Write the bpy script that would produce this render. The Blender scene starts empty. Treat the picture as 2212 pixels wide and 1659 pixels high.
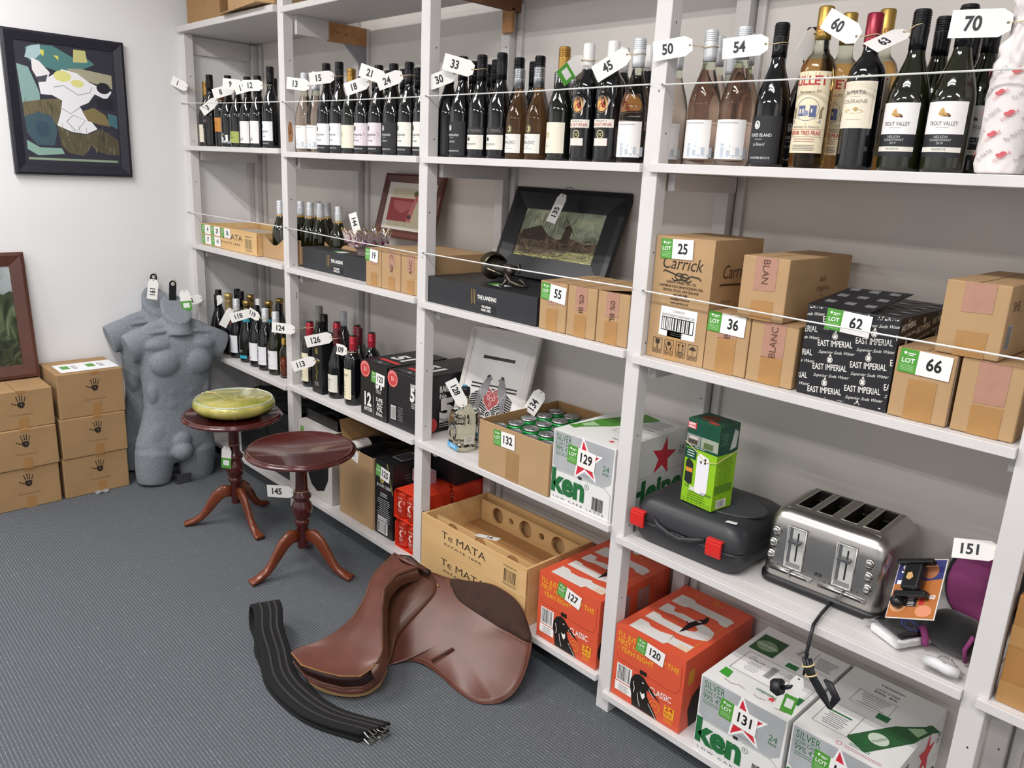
import bpy, math, random
from mathutils import Vector, Matrix
S=bpy.context.scene; COL=S.collection; PI=math.pi
random.seed(7)
# ---- camera ----
cam=bpy.data.cameras.new('camera'); co=bpy.data.objects.new('camera',cam); COL.objects.link(co)
CR,CU,CF=Vector((.69118913,.72110017,.04766691)),Vector((-.21972931,.14686239,.96444309)),Vector((-.68845959,.6770864,-.25995653))
mw=Matrix((CR,CU,-CF)).transposed().to_4x4(); mw.translation=Vector((4.18623,-1.70016,1.58998)); co.matrix_world=mw
cam.sensor_width=36; cam.lens=36*1699.7/2212; cam.clip_start=.05; S.camera=co
# ---- exposure, world ----
V=S.view_settings; V.view_transform='Standard'; V.look='None'; V.gamma=1; V.use_curve_mapping=False; V.exposure=0.14
W=bpy.data.worlds.new('world'); S.world=W; W.use_nodes=True
W.node_tree.nodes['Background'].inputs[0].default_value=(.9,.95,1,1); W.node_tree.nodes['Background'].inputs[1].default_value=.25
# ---- fluorescent ceiling light ----
CEIL=2.86
FIX=[(1.1,-1.35),(3.3,-1.35),(1.1,-3.2),(3.3,-3.2),(5.4,-2.2)]
def area(x,y,e):
    l=bpy.data.lights.new('tube_light','AREA'); l.shape='RECTANGLE'; l.size=1.25; l.size_y=.05; l.energy=e; l.color=(1,.97,.95)
    o=bpy.data.objects.new('tube_light',l); COL.objects.link(o); o.location=(x,y,CEIL-.085); return o
for fx,fy in FIX:
    for d in (-.08,.08): area(fx,fy+d,17)

# ---- materials ----
def lin(c): 
    c=c/255.; return c/12.92 if c<=.04045 else ((c+.055)/1.055)**2.4
_m={}
def mt(c,r=.55,m=0,**k):
    key=(c,r,m,tuple(sorted(k.items())))
    if key in _m: return _m[key]
    h=c.lstrip('#'); h=h if len(h)==6 else ''.join(a+a for a in h); rgb=[lin(int(h[i:i+2],16)) for i in (0,2,4)]+[1]
    M=bpy.data.materials.new('paint_'+h); M.use_nodes=True; nt=M.node_tree; b=nt.nodes['Principled BSDF']
    b.inputs['Base Color'].default_value=rgb; b.inputs['Roughness'].default_value=r; b.inputs['Metallic'].default_value=m
    if 'tr' in k: b.inputs['Transmission Weight'].default_value=k['tr']
    if 'ior' in k: b.inputs['IOR'].default_value=k['ior']
    if 'coat' in k: b.inputs['Coat Weight'].default_value=k['coat']; b.inputs['Coat Roughness'].default_value=.06
    if 'al' in k: b.inputs['Alpha'].default_value=k['al']
    if 'sheen' in k: b.inputs['Sheen Weight'].default_value=k['sheen']
    if 'an' in k: b.inputs['Anisotropic'].default_value=k['an']
    if 'em' in k: b.inputs['Emission Color'].default_value=rgb; b.inputs['Emission Strength'].default_value=k['em']
    if 'var' in k or 'bump' in k:
        tc=nt.nodes.new('ShaderNodeTexCoord'); mp=nt.nodes.new('ShaderNodeMapping'); nt.links.new(tc.outputs['Object'],mp.inputs[0])
        mp.inputs['Scale'].default_value=k.get('st',(1,1,1))
        n=nt.nodes.new('ShaderNodeTexNoise'); n.inputs['Scale'].default_value=k.get('sc',12); n.inputs['Detail'].default_value=k.get('det',4)
        nt.links.new(mp.outputs[0],n.inputs[0])
        if 'var' in k:
            v=k['var']; cr=nt.nodes.new('ShaderNodeValToRGB'); e=cr.color_ramp.elements
            e[0].position=.3; e[1].position=.7
            c2=k.get('c2')
            lo=[x*(1-v) for x in rgb[:3]]+[1]; hi=[min(1,x*(1+v)) for x in rgb[:3]]+[1]
            if c2: c2=c2.lstrip('#'); hi=[lin(int(c2[i:i+2],16)) for i in (0,2,4)]+[1]; lo=rgb
            e[0].color=lo; e[1].color=hi
            nt.links.new(n.outputs[0],cr.inputs[0]); nt.links.new(cr.outputs[0],b.inputs['Base Color'])
        if 'bump' in k:
            bn=nt.nodes.new('ShaderNodeBump'); bn.inputs['Strength'].default_value=k['bump']; bn.inputs['Distance'].default_value=k.get('bd',.004)
            nt.links.new(n.outputs[0],bn.inputs['Height']); nt.links.new(bn.outputs[0],b.inputs['Normal'])
    _m[key]=M; return M
# common
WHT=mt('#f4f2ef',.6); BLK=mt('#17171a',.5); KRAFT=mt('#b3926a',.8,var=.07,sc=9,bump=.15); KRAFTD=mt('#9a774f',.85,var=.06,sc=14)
def col(c): return c if not isinstance(c,str) else mt(c)

# ---- mesh builder ----
class MB:
    def __init__(s): s.v=[];s.f=[];s.fm=[];s.fs=[];s.mats=[]
    def mi(s,m):
        m=col(m)
        if m not in s.mats: s.mats.append(m)
        return s.mats.index(m)
    def add(s,vs,fs,m,sm=False,M=None):
        o=len(s.v); i=s.mi(m)
        s.v+= [tuple(M@Vector(v)) for v in vs] if M else [tuple(v) for v in vs]
        for f in fs: s.f.append([o+j for j in f]); s.fm.append(i); s.fs.append(sm)
        return s
    def box(s,a,b,m,M=None,skip=()):
        x0,y0,z0=a;x1,y1,z1=b
        vs=[(x0,y0,z0),(x1,y0,z0),(x1,y1,z0),(x0,y1,z0),(x0,y0,z1),(x1,y0,z1),(x1,y1,z1),(x0,y1,z1)]
        F={'b':(0,3,2,1),'t':(4,5,6,7),'f':(0,1,5,4),'r':(1,2,6,5),'k':(2,3,7,6),'l':(3,0,4,7)}
        return s.add(vs,[F[q] for q in F if q not in skip],m,False,M)
    def lathe(s,pr,m,n=24,M=None,sm=True,x=0,y=0):
        vs=[];fs=[];k=len(pr)
        for i in range(n):
            a=2*PI*i/n; c,d=math.cos(a),math.sin(a)
            vs+=[(x+r*c,y+r*d,z) for r,z in pr]
        for i in range(n):
            j=(i+1)%n
            for q in range(k-1): fs.append((i*k+q,j*k+q,j*k+q+1,i*k+q+1))
        if pr[0][0]>1e-5: fs.append([i*k for i in range(n)][::-1])
        if pr[-1][0]>1e-5: fs.append([i*k+k-1 for i in range(n)])
        return s.add(vs,fs,m,sm,M)
    def tube(s,pts,r,m,n=8,cl=False,M=None,rs=None,flat=None):
        P=[Vector(p) for p in pts]; N=len(P); vs=[];fs=[]; up=Vector((0,0,1)); last=None
        for i,p in enumerate(P):
            t=(P[(i+1)%N]-P[i-1]) if cl else (P[min(i+1,N-1)]-P[max(i-1,0)])
            t.normalize()
            if last is None: u=t.cross(up); u=u if u.length>.05 else t.cross(Vector((0,1,0)))
            else: u=last-t*last.dot(t)
            u.normalize(); last=u; w=t.cross(u); R=rs[i] if rs else r
            for k in range(n):
                a=2*PI*k/n; vs.append(p+u*R*math.cos(a)*(flat or 1)+w*R*math.sin(a))
        for i in range(N if cl else N-1):
            j=(i+1)%N
            for k in range(n): fs.append((i*n+k,i*n+(k+1)%n,j*n+(k+1)%n,j*n+k))
        if not cl: fs+= [list(range(n))[::-1],list(range((N-1)*n,N*n))]
        return s.add(vs,fs,m,n>6,M)
    def grid(s,fn,nu,nv,m,sm=True,M=None,cu=False):
        vs=[fn(i/nu,j/nv) for i in range(nu+1) for j in range(nv+1)]
        fs=[(i*(nv+1)+j,(i+1)*(nv+1)+j,(i+1)*(nv+1)+j+1,i*(nv+1)+j+1) for i in range(nu) for j in range(nv)]
        return s.add(vs,fs,m,sm,M)
    def build(s,name,par=None,loc=None,rz=0,bev=0,bs=2,sub=0,solid=0,rot=None):
        me=bpy.data.meshes.new(name); me.from_pydata(s.v,[],s.f); me.update()
        for m in s.mats: me.materials.append(m)
        me.polygons.foreach_set('material_index',s.fm); me.polygons.foreach_set('use_smooth',s.fs)
        o=bpy.data.objects.new(name,me); COL.objects.link(o)
        if par: o.parent=par
        if loc: o.location=loc
        if rz: o.rotation_euler=(0,0,rz)
        if rot: o.rotation_euler=rot
        if solid:
            d=o.modifiers.new('s','SOLIDIFY'); d.thickness=solid; d.offset=-1
        if bev:
            d=o.modifiers.new('b','BEVEL'); d.width=bev; d.segments=bs; d.limit_method='ANGLE'; d.angle_limit=.7
        if sub:
            d=o.modifiers.new('u','SUBSURF'); d.levels=sub; d.render_levels=sub
        return o
def tag(o,label,cat,group=None,kind=None):
    if label: o['label']=label
    if cat: o['category']=cat
    if group: o['group']=group
    if kind: o['kind']=kind
    return o
def thing(name,label,cat,loc=(0,0,0),rz=0,group=None,rot=None):
    o=bpy.data.objects.new(name,None); COL.objects.link(o); o.location=loc; o.rotation_euler=rot or (0,0,rz); o.empty_display_size=.05
    return tag(o,label,cat,group)
def dup(root,loc,rz=0,label=None,group=None):
    r=root.copy(); COL.objects.link(r); r.location=loc; r.rotation_euler=(root.rotation_euler[0],root.rotation_euler[1],rz)
    if label: r['label']=label
    if group: r['group']=group
    for ch in list(root.children):
        c=ch.copy(); COL.objects.link(c); c.parent=r
        for g in list(ch.children):
            d=g.copy(); COL.objects.link(d); d.parent=c
    return r

# ---- flat printing onto surfaces ----
_t={}
def glyphs(txt,bold,shear):
    k=(txt,bold,shear)
    if k in _t: return _t[k]
    c=bpy.data.curves.new('t','FONT'); c.body=txt; c.size=1; c.offset=bold; c.shear=shear; c.resolution_u=3; c.fill_mode='FRONT'
    o=bpy.data.objects.new('t',c); me=bpy.data.meshes.new_from_object(o)
    vs=[(v.co.x,v.co.y) for v in me.vertices]; fs=[list(p.vertices) for p in me.polygons]
    bpy.data.objects.remove(o); bpy.data.meshes.remove(me); bpy.data.curves.remove(c)
    if not vs: vs=[(0,0)]
    x0=min(v[0] for v in vs); x1=max(v[0] for v in vs)
    _t[k]=([(v[0]-x0,v[1]) for v in vs],fs,x1-x0); return _t[k]
CAP=.69
def front(ox=0,oz=0,y=0): 
    return lambda a,b,h:(ox+a,y-h,oz+b)
def side(Wd,oy=0,oz=0): return lambda a,b,h:(Wd+h,oy+a,oz+b)
def top(H,ox=0,oy=0): return lambda a,b,h:(ox+a,oy+b,H+h)
def cyl(R,a0=-PI/2,z0=0,rr=None): 
    f=lambda a,b,h:((((rr(b) if rr else R)+h)*math.cos(a0+a/R)),(((rr(b) if rr else R)+h)*math.sin(a0+a/R)),z0+b)
    f.curved=1; return f
def turn(mp,ang,cx,cy):
    c,s_=math.cos(ang),math.sin(ang)
    f=lambda a,b,h: mp(cx+(a-cx)*c-(b-cy)*s_, cy+(a-cx)*s_+(b-cy)*c, h)
    return f
def pr(mb,mp,items,h=.0005,dh=.00004):
    cv=getattr(mp,'curved',0)
    for it in items:
        k=it[0]; h+=dh
        if k=='r':
            _,x,y,w,g,c=it[:6]; n=max(1,int(math.ceil(abs(w)/.007))) if cv else 1
            vs=[];fs=[]
            for i in range(n+1): vs+=[mp(x+w*i/n,y,h),mp(x+w*i/n,y+g,h)]
            for i in range(n): fs.append((2*i,2*i+2,2*i+3,2*i+1))
            mb.add(vs,fs,c,bool(cv))
        elif k=='p': mb.add([mp(a,b,h) for a,b in it[1]],[list(range(len(it[1])))],it[2])
        elif k=='e':
            _,x,y,rx,ry,c=it[:6]; n=20
            mb.add([mp(x+rx*math.cos(2*PI*i/n),y+ry*math.sin(2*PI*i/n),h) for i in range(n)],[list(range(n))],c)
        elif k=='o': # ring
            _,x,y,rx,ry,w,c=it[:7]; n=24; vs=[]; fs=[]
            for i in range(n):
                a=2*PI*i/n; vs+=[mp(x+rx*math.cos(a),y+ry*math.sin(a),h),mp(x+(rx-w)*math.cos(a),y+(ry-w)*math.sin(a),h)]
                j=(i+1)%n; fs.append((2*i,2*j,2*j+1,2*i+1))
            mb.add(vs,fs,c)
        elif k=='l':
            _,pts,w,c=it[:4]; vs=[];fs=[]
            for i,(a,b) in enumerate(pts):
                p0=pts[max(i-1,0)]; p1=pts[min(i+1,len(pts)-1)]; dx,dy=p1[0]-p0[0],p1[1]-p0[1]; L=math.hypot(dx,dy) or 1
                nx,ny=-dy/L*w/2,dx/L*w/2; vs+=[mp(a+nx,b+ny,h),mp(a-nx,b-ny,h)]
            for i in range(len(pts)-1): fs.append((2*i,2*i+2,2*i+3,2*i+1))
            mb.add(vs,fs,c)
        elif k=='t':
            _,txt,x,y,g,c=it[:6]; o=it[6] if len(it)>6 else {}
            vs,fs,w=glyphs(txt,o.get('b',0),o.get('sh',0)); sy=g/CAP; sx=sy*o.get('sx',1)
            if 'w' in o and w: sx=o['w']/w
            ww=w*sx; ox={'l':0,'c':-ww/2,'r':-ww}[o.get('al','l')]; an=math.radians(o.get('rot',0)); ca,sa=math.cos(an),math.sin(an)
            out=[]
            for a,b in vs:
                a=a*sx+ox; b=b*sy; out.append(mp(x+a*ca-b*sa,y+a*sa+b*ca,h))
            mb.add(out,fs,c)
        elif k=='a': # text on an arc: txt,cx,cy,r,centre angle deg,glyph height,col
            _,txt,x,y,r,a0,g,c=it[:8]; st=g*1.15/r; n=len(txt)
            for i,ch in enumerate(txt):
                if ch==' ': continue
                an=math.radians(a0)-(i-(n-1)/2)*st
                pr(mb,mp,[('t',ch,x+r*math.cos(an),y+r*math.sin(an),g,c,{'al':'c','rot':math.degrees(an)-90,'b':.02})],h-dh)
        elif k=='b':
            _,x,y,w,g=it[:5]; c=it[5] if len(it)>5 else BLK; rs=random.Random(int(w*9999)); a=x
            while a<x+w-.001:
                t=rs.choice((.0009,.0014,.0022))*w/.04; 
                if a+t>x+w: break
                pr(mb,mp,[('r',a,y,t,g,c)],h-dh); a+=t+rs.choice((.0009,.0014,.0018))*w/.04
        elif k=='s': # star
            _,x,y,r,c=it[:5]; ro=math.radians(it[5] if len(it)>5 else 90); q=it[6] if len(it)>6 else .4
            mb.add([mp(x+(r if i%2==0 else r*q)*math.cos(ro+i*PI/5),y+(r if i%2==0 else r*q)*math.sin(ro+i*PI/5),h) for i in range(10)],[list(range(10))],c)
        elif k=='tl': # greeked text lines of tiny print: x,y,w,n lines,pitch,col
            _,x,y,w,n,p,c=it[:7]; rs=random.Random(n)
            for i in range(n):
                L=w*rs.uniform(.6,1); pr(mb,mp,[('r',x+(w-L)/2,y-i*p,L,p*.28,c)],h-dh)
    return mb
GRN='#4f9a35'
def lot(par,mp,num,x,y,w=.083,h=.048,ang=0,ar=None,name='lot_sticker',crop=None):
    """white and green lot sticker stuck to a box; a part of that box"""
    b=MB(); m2=turn(mp,math.radians(ang),x,y)
    g=w*.36
    pr(b,m2,[('r',x,y,w,h,WHT),('r',x,y,g,h,GRN),('t','LOT',x+g/2,y+h*.42,h*.19,WHT,{'al':'c','b':.02}),
      ('e',x+g*.28,y+h*.82,h*.06,h*.06,WHT),('r',x+g*.42,y+h*.8,g*.42,h*.04,WHT),('r',x+g*.42,y+h*.73,g*.3,h*.03,WHT)]+
      [('r',x+g*.12,y+h*(.1+.07*i),g*.75,h*.022,'#a9d49a') for i in range(4)]+
      [('t',num,x+g+(w-g)*.5,y+h*.28,h*.5,BLK,{'al':'c','b':.025,'sx':.85})],h=.0026)
    o=b.build(name,par); o['label']='white and green sticker reading '+num; return o
def tapepart(par,mp,pts,c='#b08a5e',name='packing_tape'):
    b=MB(); m=mt(c,.3,var=.05,sc=30); pr(b,mp,[('p',pts,m)],h=.0008); return b.build(name,par)
# ================= SETTING =================
PX=[0,.9886,1.9521,2.8985,3.8466,4.795]
SZ={1:[1.6407,1.6281,1.628,1.6295,1.6295],2:[1.1496,1.1434,1.1355,1.1286,1.1286],3:[.5958,.61,.6138,.5936,.5936],4:[.1014,.1109,.114,.0745,.0745]}
DEP=.40; RX=6.4; FY=-4.6
wall=mt('#e9e9ea',.7,var=.02,sc=3,bump=.12,bd=.002); wallb=mt('#d9d4ce',.75,var=.03,sc=4,bump=.1,bd=.002)
def struct(name,b,label=None):
    o=b.build(name); o['kind']='structure'; return o
struct('wall_left',MB().box((-.1,FY-.1,0),(0,DEP+.1,CEIL),wall))
struct('wall_back',MB().box((0,DEP,0),(RX,DEP+.1,CEIL),wallb))
struct('wall_right',MB().box((RX,FY-.1,0),(RX+.1,DEP+.1,CEIL),wall))
struct('wall_front',MB().box((0,FY-.1,0),(RX,FY,CEIL),wall))
struct('ceiling',MB().box((-.1,FY-.1,CEIL),(RX+.1,DEP+.1,CEIL+.1),mt('#efefef',.8)))
# carpet
def carpet():
    M=bpy.data.materials.new('carpet'); M.use_nodes=True; nt=M.node_tree; N=nt.nodes; L=nt.links; b=N['Principled BSDF']
    b.inputs['Roughness'].default_value=.95
    tc=N.new('ShaderNodeTexCoord'); sp=N.new('ShaderNodeSeparateXYZ'); L.new(tc.outputs['Object'],sp.inputs[0])
    def mth(op,a,b_=None,cl=False):
        n=N.new('ShaderNodeMath'); n.operation=op; n.use_clamp=cl
        for i,v in enumerate((a,b_)):
            if v is None: continue
            if isinstance(v,(int,float)): n.inputs[i].default_value=v
            else: L.new(v,n.inputs[i])
        return n.outputs[0]
    noi=N.new('ShaderNodeTexNoise'); noi.inputs['Scale'].default_value=120; L.new(tc.outputs['Object'],noi.inputs[0])
    wob=mth('MULTIPLY',mth('SUBTRACT',noi.outputs[0],.5),.004)
    yy=mth('ADD',sp.outputs[1],wob); row=mth('DIVIDE',yy,.0102); fr=mth('ABSOLUTE',mth('SUBTRACT',mth('FRACT',row),.5))
    line=mth('MULTIPLY',mth('SUBTRACT',.16,fr,),9,True)
    ri=mth('FLOOR',row); off=mth('FRACT',mth('MULTIPLY',ri,.37))
    xx=mth('ADD',mth('DIVIDE',sp.outputs[0],.0062),off); fx=mth('ABSOLUTE',mth('SUBTRACT',mth('FRACT',xx),.5))
    dot=mth('MULTIPLY',mth('SUBTRACT',.31,fx),6,True)
    n2=N.new('ShaderNodeTexNoise'); n2.inputs['Scale'].default_value=26; L.new(tc.outputs['Object'],n2.inputs[0])
    joined=mth('MULTIPLY',mth('SUBTRACT',n2.outputs[0],.61),12,True)
    dd=mth('MAXIMUM',dot,mth('MULTIPLY',joined,.7))
    fac=mth('MULTIPLY',line,dd)
    n3=N.new('ShaderNodeTexNoise'); n3.inputs['Scale'].default_value=420; L.new(tc.outputs['Object'],n3.inputs[0])
    n4=N.new('ShaderNodeTexNoise'); n4.inputs['Scale'].default_value=2.2; L.new(tc.outputs['Object'],n4.inputs[0])
    base=N.new('ShaderNodeMixRGB'); base.inputs[1].default_value=(.058,.066,.076,1); base.inputs[2].default_value=(.11,.122,.137,1)
    L.new(mth('ADD',mth('MULTIPLY',n3.outputs[0],.8),mth('MULTIPLY',mth('SUBTRACT',n4.outputs[0],.4),.3)),base.inputs[0])
    mx=N.new('ShaderNodeMixRGB'); mx.inputs[2].default_value=(.31,.335,.36,1); L.new(base.outputs[0],mx.inputs[1]); L.new(fac,mx.inputs[0])
    L.new(mx.outputs[0],b.inputs['Base Color'])
    bp=N.new('ShaderNodeBump'); bp.inputs['Strength'].default_value=.5; bp.inputs['Distance'].default_value=.002
    L.new(mth('ADD',n3.outputs[0],fac),bp.inputs['Height']); L.new(bp.outputs[0],b.inputs['Normal'])
    return M
struct('floor',MB().box((-.1,FY-.1,-.1),(RX+.1,DEP+.1,0),carpet()))
# ceiling fixtures
for i,(fx,fy) in enumerate(FIX):
    t=thing('ceiling_light','white twin-tube fluorescent batten on the ceiling','ceiling light',(fx,fy,CEIL),0,'fluorescent battens on the ceiling')
    MB().box((-.65,-.14,-.06),(.65,.14,0),mt('#f2f2f2',.5)).build('housing',t,bev=.006)
# ---- shelving ----
PW=.047
pain=mt('#d8d5d4',.42,var=.035,sc=7,bump=.25,bd=.002); pain2=mt('#cfccca',.5,var=.04,sc=6,bump=.3,bd=.002)
bare=mt('#a9794d',.7,var=.18,sc=5,st=(.4,6,6),det=6); nail=mt('#3a342e',.6)
SH=thing('shelving_unit','long white painted timber shelving unit against the back wall','shelving',(0,0,0))
TOPZ=2.2
rs=random.Random(3)
for i,x in enumerate(PX):
    b=MB().box((x,0,0),(x+PW,.044,CEIL-.01 if i else TOPZ-.03),pain)
    for k in range(9):
        zz=.35+.27*k+rs.uniform(-.05,.05)
        if zz>TOPZ-.1: continue
        pr(b,side(x+PW),[('e',.02+rs.uniform(-.008,.008),zz,.0022,.0028,nail)])
        if rs.random()<.3: pr(b,lambda a,bb,h:(x+a,-h,bb),[('e',.03,zz+.1,.002,.0026,nail)])
    pr(b,side(x+PW),[('l',[(.03,.9+.1*i),(.034,.93+.1*i)],.004,bare)] if i in(1,) else [])
    if i==1: pr(b,side(x+PW),[('p',[(.012,1.665),(.03,1.67),(.034,1.70),(.028,1.745),(.016,1.75),(.01,1.72)],bare),('e',.02,1.70,.003,.004,nail)])
    b.build('post',SH,bev=.002)
    b=MB().box((x,.356,0),(x+.044,DEP-.001,TOPZ-.04),pain2)
    b.box((x+.05,.385,0),(x+.075,DEP-.001,TOPZ-.04),pain2)
    for k in range(9):
        pr(b,lambda a,bb,h:(x+a,.356-h,bb),[('e',.03,.3+.21*k+rs.uniform(-.04,.04),.0022,.003,nail)])
    b.build('back_post',SH,bev=.002)
for lv in (1,2,3,4):
    for i in range(5):
        z=SZ[lv][i]-.0012; x0=PX[i]+(.028 if i else .012); x1=PX[i+1]
        if i==4: x1=RX-.05
        b=MB().box((x0,-.013,z-.022),(x1,0,z),pain).box((PX[i]+PW,.0,z-.022),(x1,.045,z),pain).box((PX[i]+(.025 if i else .002),.045,z-.022),(x1+(.024 if i<4 else 0),.355,z),pain).box((PX[i]+.078,.355,z-.022),(x1,DEP-.002,z),pain)
        b.build('shelf',SH,bev=.0015)
        for xx in (PX[i]+PW+.0005,PX[i+1]-.021):
            if i==4 and xx>PX[5]-.1: continue
            MB().box((xx,.05,z-.067),(xx+.02,.354,z-.0225),pain2).build('shelf_cleat',SH,bev=.002)
# top shelves
b=MB().box((.012,-.02,TOPZ-.03),(PX[1],DEP-.002,TOPZ),pain2); b.build('shelf',SH,bev=.004)
b=MB().box((PX[1]+.03,-.004,2.165),(PX[2],DEP-.1,2.19),pain2); b.build('shelf',SH,bev=.004)
b=MB().box((PX[2]+.03,.05,2.2),(RX-.05,DEP-.002,2.225),pain2); b.build('shelf',SH,bev=.004)
# side frame of first bay
b=MB().box((.001,.05,2.08),(.02,.355,2.165),pain2).box((.001,.325,.2),(.012,.355,2.08),pain2); b.build('end_frame',SH,bev=.002)
# timber bracket
b=MB().box((PX[1]+PW+.001,.05,2.09),(PX[1]+PW+.02,.2,2.165),pain2); b.build('shelf_cleat',SH,bev=.002)
b=MB().box((PX[1]+PW+.001,.2,2.085),(PX[1]+PW+.022,DEP-.01,2.16),bare); pr(b,side(PX[1]+PW+.022),[('e',.24,2.125,.004,.004,nail),('e',.28,2.12,.004,.004,nail)]); b.build('timber_cleat',SH,bev=.002)['label']='bare unpainted wooden cleat under the top shelf'
b=MB().add([(PX[1]+PW+.004,DEP-.12,2.085),(PX[1]+PW+.004,DEP-.012,2.085),(PX[1]+PW+.004,DEP-.012,1.985),(PX[1]+PW+.02,DEP-.12,2.085),(PX[1]+PW+.02,DEP-.012,2.085),(PX[1]+PW+.02,DEP-.012,1.985)],[(0,1,2),(3,5,4),(0,3,4,1),(1,4,5,2),(2,5,3,0)],mt('#8b8c92',.6)); b.build('gusset',SH)
b=MB().box((PX[2]+PW+.001,.05,2.13),(PX[2]+PW+.022,DEP-.01,2.2),mt('#7d5138',.7,var=.2,sc=5,st=(1,.3,6))).box((PX[2]+.02,DEP-.06,2.06),(PX[2]+PW+.022,DEP-.045,2.14),bare); b.build('timber_cleat',SH,bev=.002)['label']='dark bare wooden cleat at the back under the top shelf'
# strings
wire=mt('#e6e6e2',.35,.2)
def string(i,z0,z1,lab):
    x0=PX[i]+(PW if i else .01); x1=PX[i+1]
    b=MB().tube([(x0-.004,-.006,z0),((x0+x1)/2,-.006,(z0+z1)/2-.002),(x1+.004,-.006,z1)],.0021,wire,6)
    b.tube([(x0-.004,.004,z0),(x0-.004,-.012,z0)],.003,mt('#b9b9b9',.3,1),6)
    b.build('retaining_wire',SH)['label']=lab
ZA=[(1.845,1.826),(1.824,1.817),(1.818,1.818),(1.816,1.812),(1.812,1.81)]
ZB=[(1.309,1.312),(1.312,1.299),(1.304,1.306),(1.304,1.297),(1.3,1.3)]
for i in range(5):
    string(i,*ZA[i],'taut white wire across the top row of bottles'); string(i,*ZB[i],'taut white wire across the second shelf')
# ================= CARTONS AND CASES =================
def carton(name,label,cat,x0,x1,y,d,z,h,m,fr=(),sd=(),tp=(),group=None,rz=0,bev=.0025,loc=None,bulge=0,open_top=False,inner=None,t=.004):
    w=x1-x0; b=MB()
    if open_top:
        i=inner or m
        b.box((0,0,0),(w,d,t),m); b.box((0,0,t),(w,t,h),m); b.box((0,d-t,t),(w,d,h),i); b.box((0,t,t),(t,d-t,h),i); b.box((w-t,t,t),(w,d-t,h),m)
    else: b.box((0,0,0),(w,d,h),m)
    pr(b,front(),fr); pr(b,side(w),sd); pr(b,top(h),tp)
    if not open_top and m in (KRAFT,KRAFTD): pr(b,top(h),[('r',0,d/2-.001,w,.002,'#7a5a38')]) if d<w else pr(b,top(h),[('r',w/2-.001,0,.002,d,'#7a5a38')])
    o=b.build(name,None,loc or (x0,y,z),rz,bev=bev); tag(o,label,cat,group)
    o['w']=w; o['h']=h; o['d']=d; return o
def tape(o,fx=None,wd=.036,pink=.04,low=.05,topi=True):
    """clear packing tape strips on the front: pinkish upper, tan lower"""
    w,h=o['w'],o['h']; fx=w/2 if fx is None else fx
    if pink: tapepart(o,front(),[(fx-wd/2,h-pink),(fx+wd/2,h-pink+.003),(fx+wd/2,h),(fx-wd/2,h)],'#b08571')
    if low: tapepart(o,front(),[(fx-wd/2,0),(fx+wd/2,0),(fx+wd/2,low+.002),(fx-wd/2,low)],'#ae8350')
# --- second shelf, bay 2: three small cartons
z=SZ[2][1]; K=KRAFT; DK='#5a3a2c'
for i,(xa,xb,txt,rot,lb) in enumerate([(1.612,1.712,'AV.','r','leftmost of three small cartons beside the flat black wine box, bearing lot sticker 19'),(1.716,1.836,'C   0%','m','middle of three small cartons beside the flat black wine box, tape printed 0%'),(1.840,1.946,'ANC','r','rightmost of three small cartons beside the flat black wine box, against the third post')]):
    h=.142; w=xb-xa
    o=carton('carton',lb,'cardboard box',xa,xb,.012,.33,z,h,K,group='small wine cartons on the second shelf'); tape(o,w*.55,.04,.062,.05)
    b=MB(); pr(b,front(),[('t',txt,w*.55-.008,h-.012 if i<2 else h-.02,.0165,DK,{'rot':-90,'b':.01})] if i<2 else [('t',txt,w*.55+.008,h-.07,.017,DK,{'rot':90})],h=.0014); b.build('tape_print',o)
    if i==0: lot(o,front(),'19',-.002,h-.045,.085,.046,-4)
    if i==2: b=MB(); pr(b,side(w),[('t','daily',.2,.04,.016,'#6b4a32',{'b':.01}),('t','organics',.19,.02,.01,'#8a6747')]); b.build('side_print',o)
def landing(x0,x1,y,d,z,h,label,big):
    w=x1-x0; dk=mt('#25272b',.42,var=.12,sc=25,bump=.08); cx=w*(.5 if big else .44)
    it=[('l',[(cx-.035+.008*k,h*.30+.004*(k%2)),(cx-.035+.008*k,h*.84)],.0022,'#b5914e') for k in range(3)]
    it+=[('t','THE LANDING',cx-.006,h*.53,.0125,WHT,{'b':.03,'w':.092}),('r',cx-.006,h*.46,.09,.0008,'#777')]
    it+=[('r',cx+.012,h*.07,.072,h*.28,'#18191c'),('t','THE LANDING',cx+.016,h*.24,.007,WHT,{'b':.03,'w':.045}),('t','ROSE | 2021',cx+.016,h*.12,.007,WHT,{'b':.03,'w':.045})]
    o=carton('wine_box',label,'wine box',x0,x1,y,d,z,h,dk,fr=it,bev=.004)
    b=MB(); a=.06 if big else .02
    pr(b,turn(top(h),math.radians(-6),cx,a),[('r',cx-.02,a-.01,.03,.045,GRN),('r',cx+.01,a-.01,.05,.045,'#e3e2de')],h=.001); b.build('lot_sticker',o)['label']='white and green sticker lying on the box lid'
    return o
landing(1.062,1.600,.052,.11,SZ[2][1],.09,'smaller flat black wine box with white lettering on its front, under the cut glass bowl',0)
landing(2.0005,2.538,.012,.34,SZ[2][2],.09,'larger flat black wine box with white lettering, under the bronze ornament',1)
z=SZ[2][2]
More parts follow.
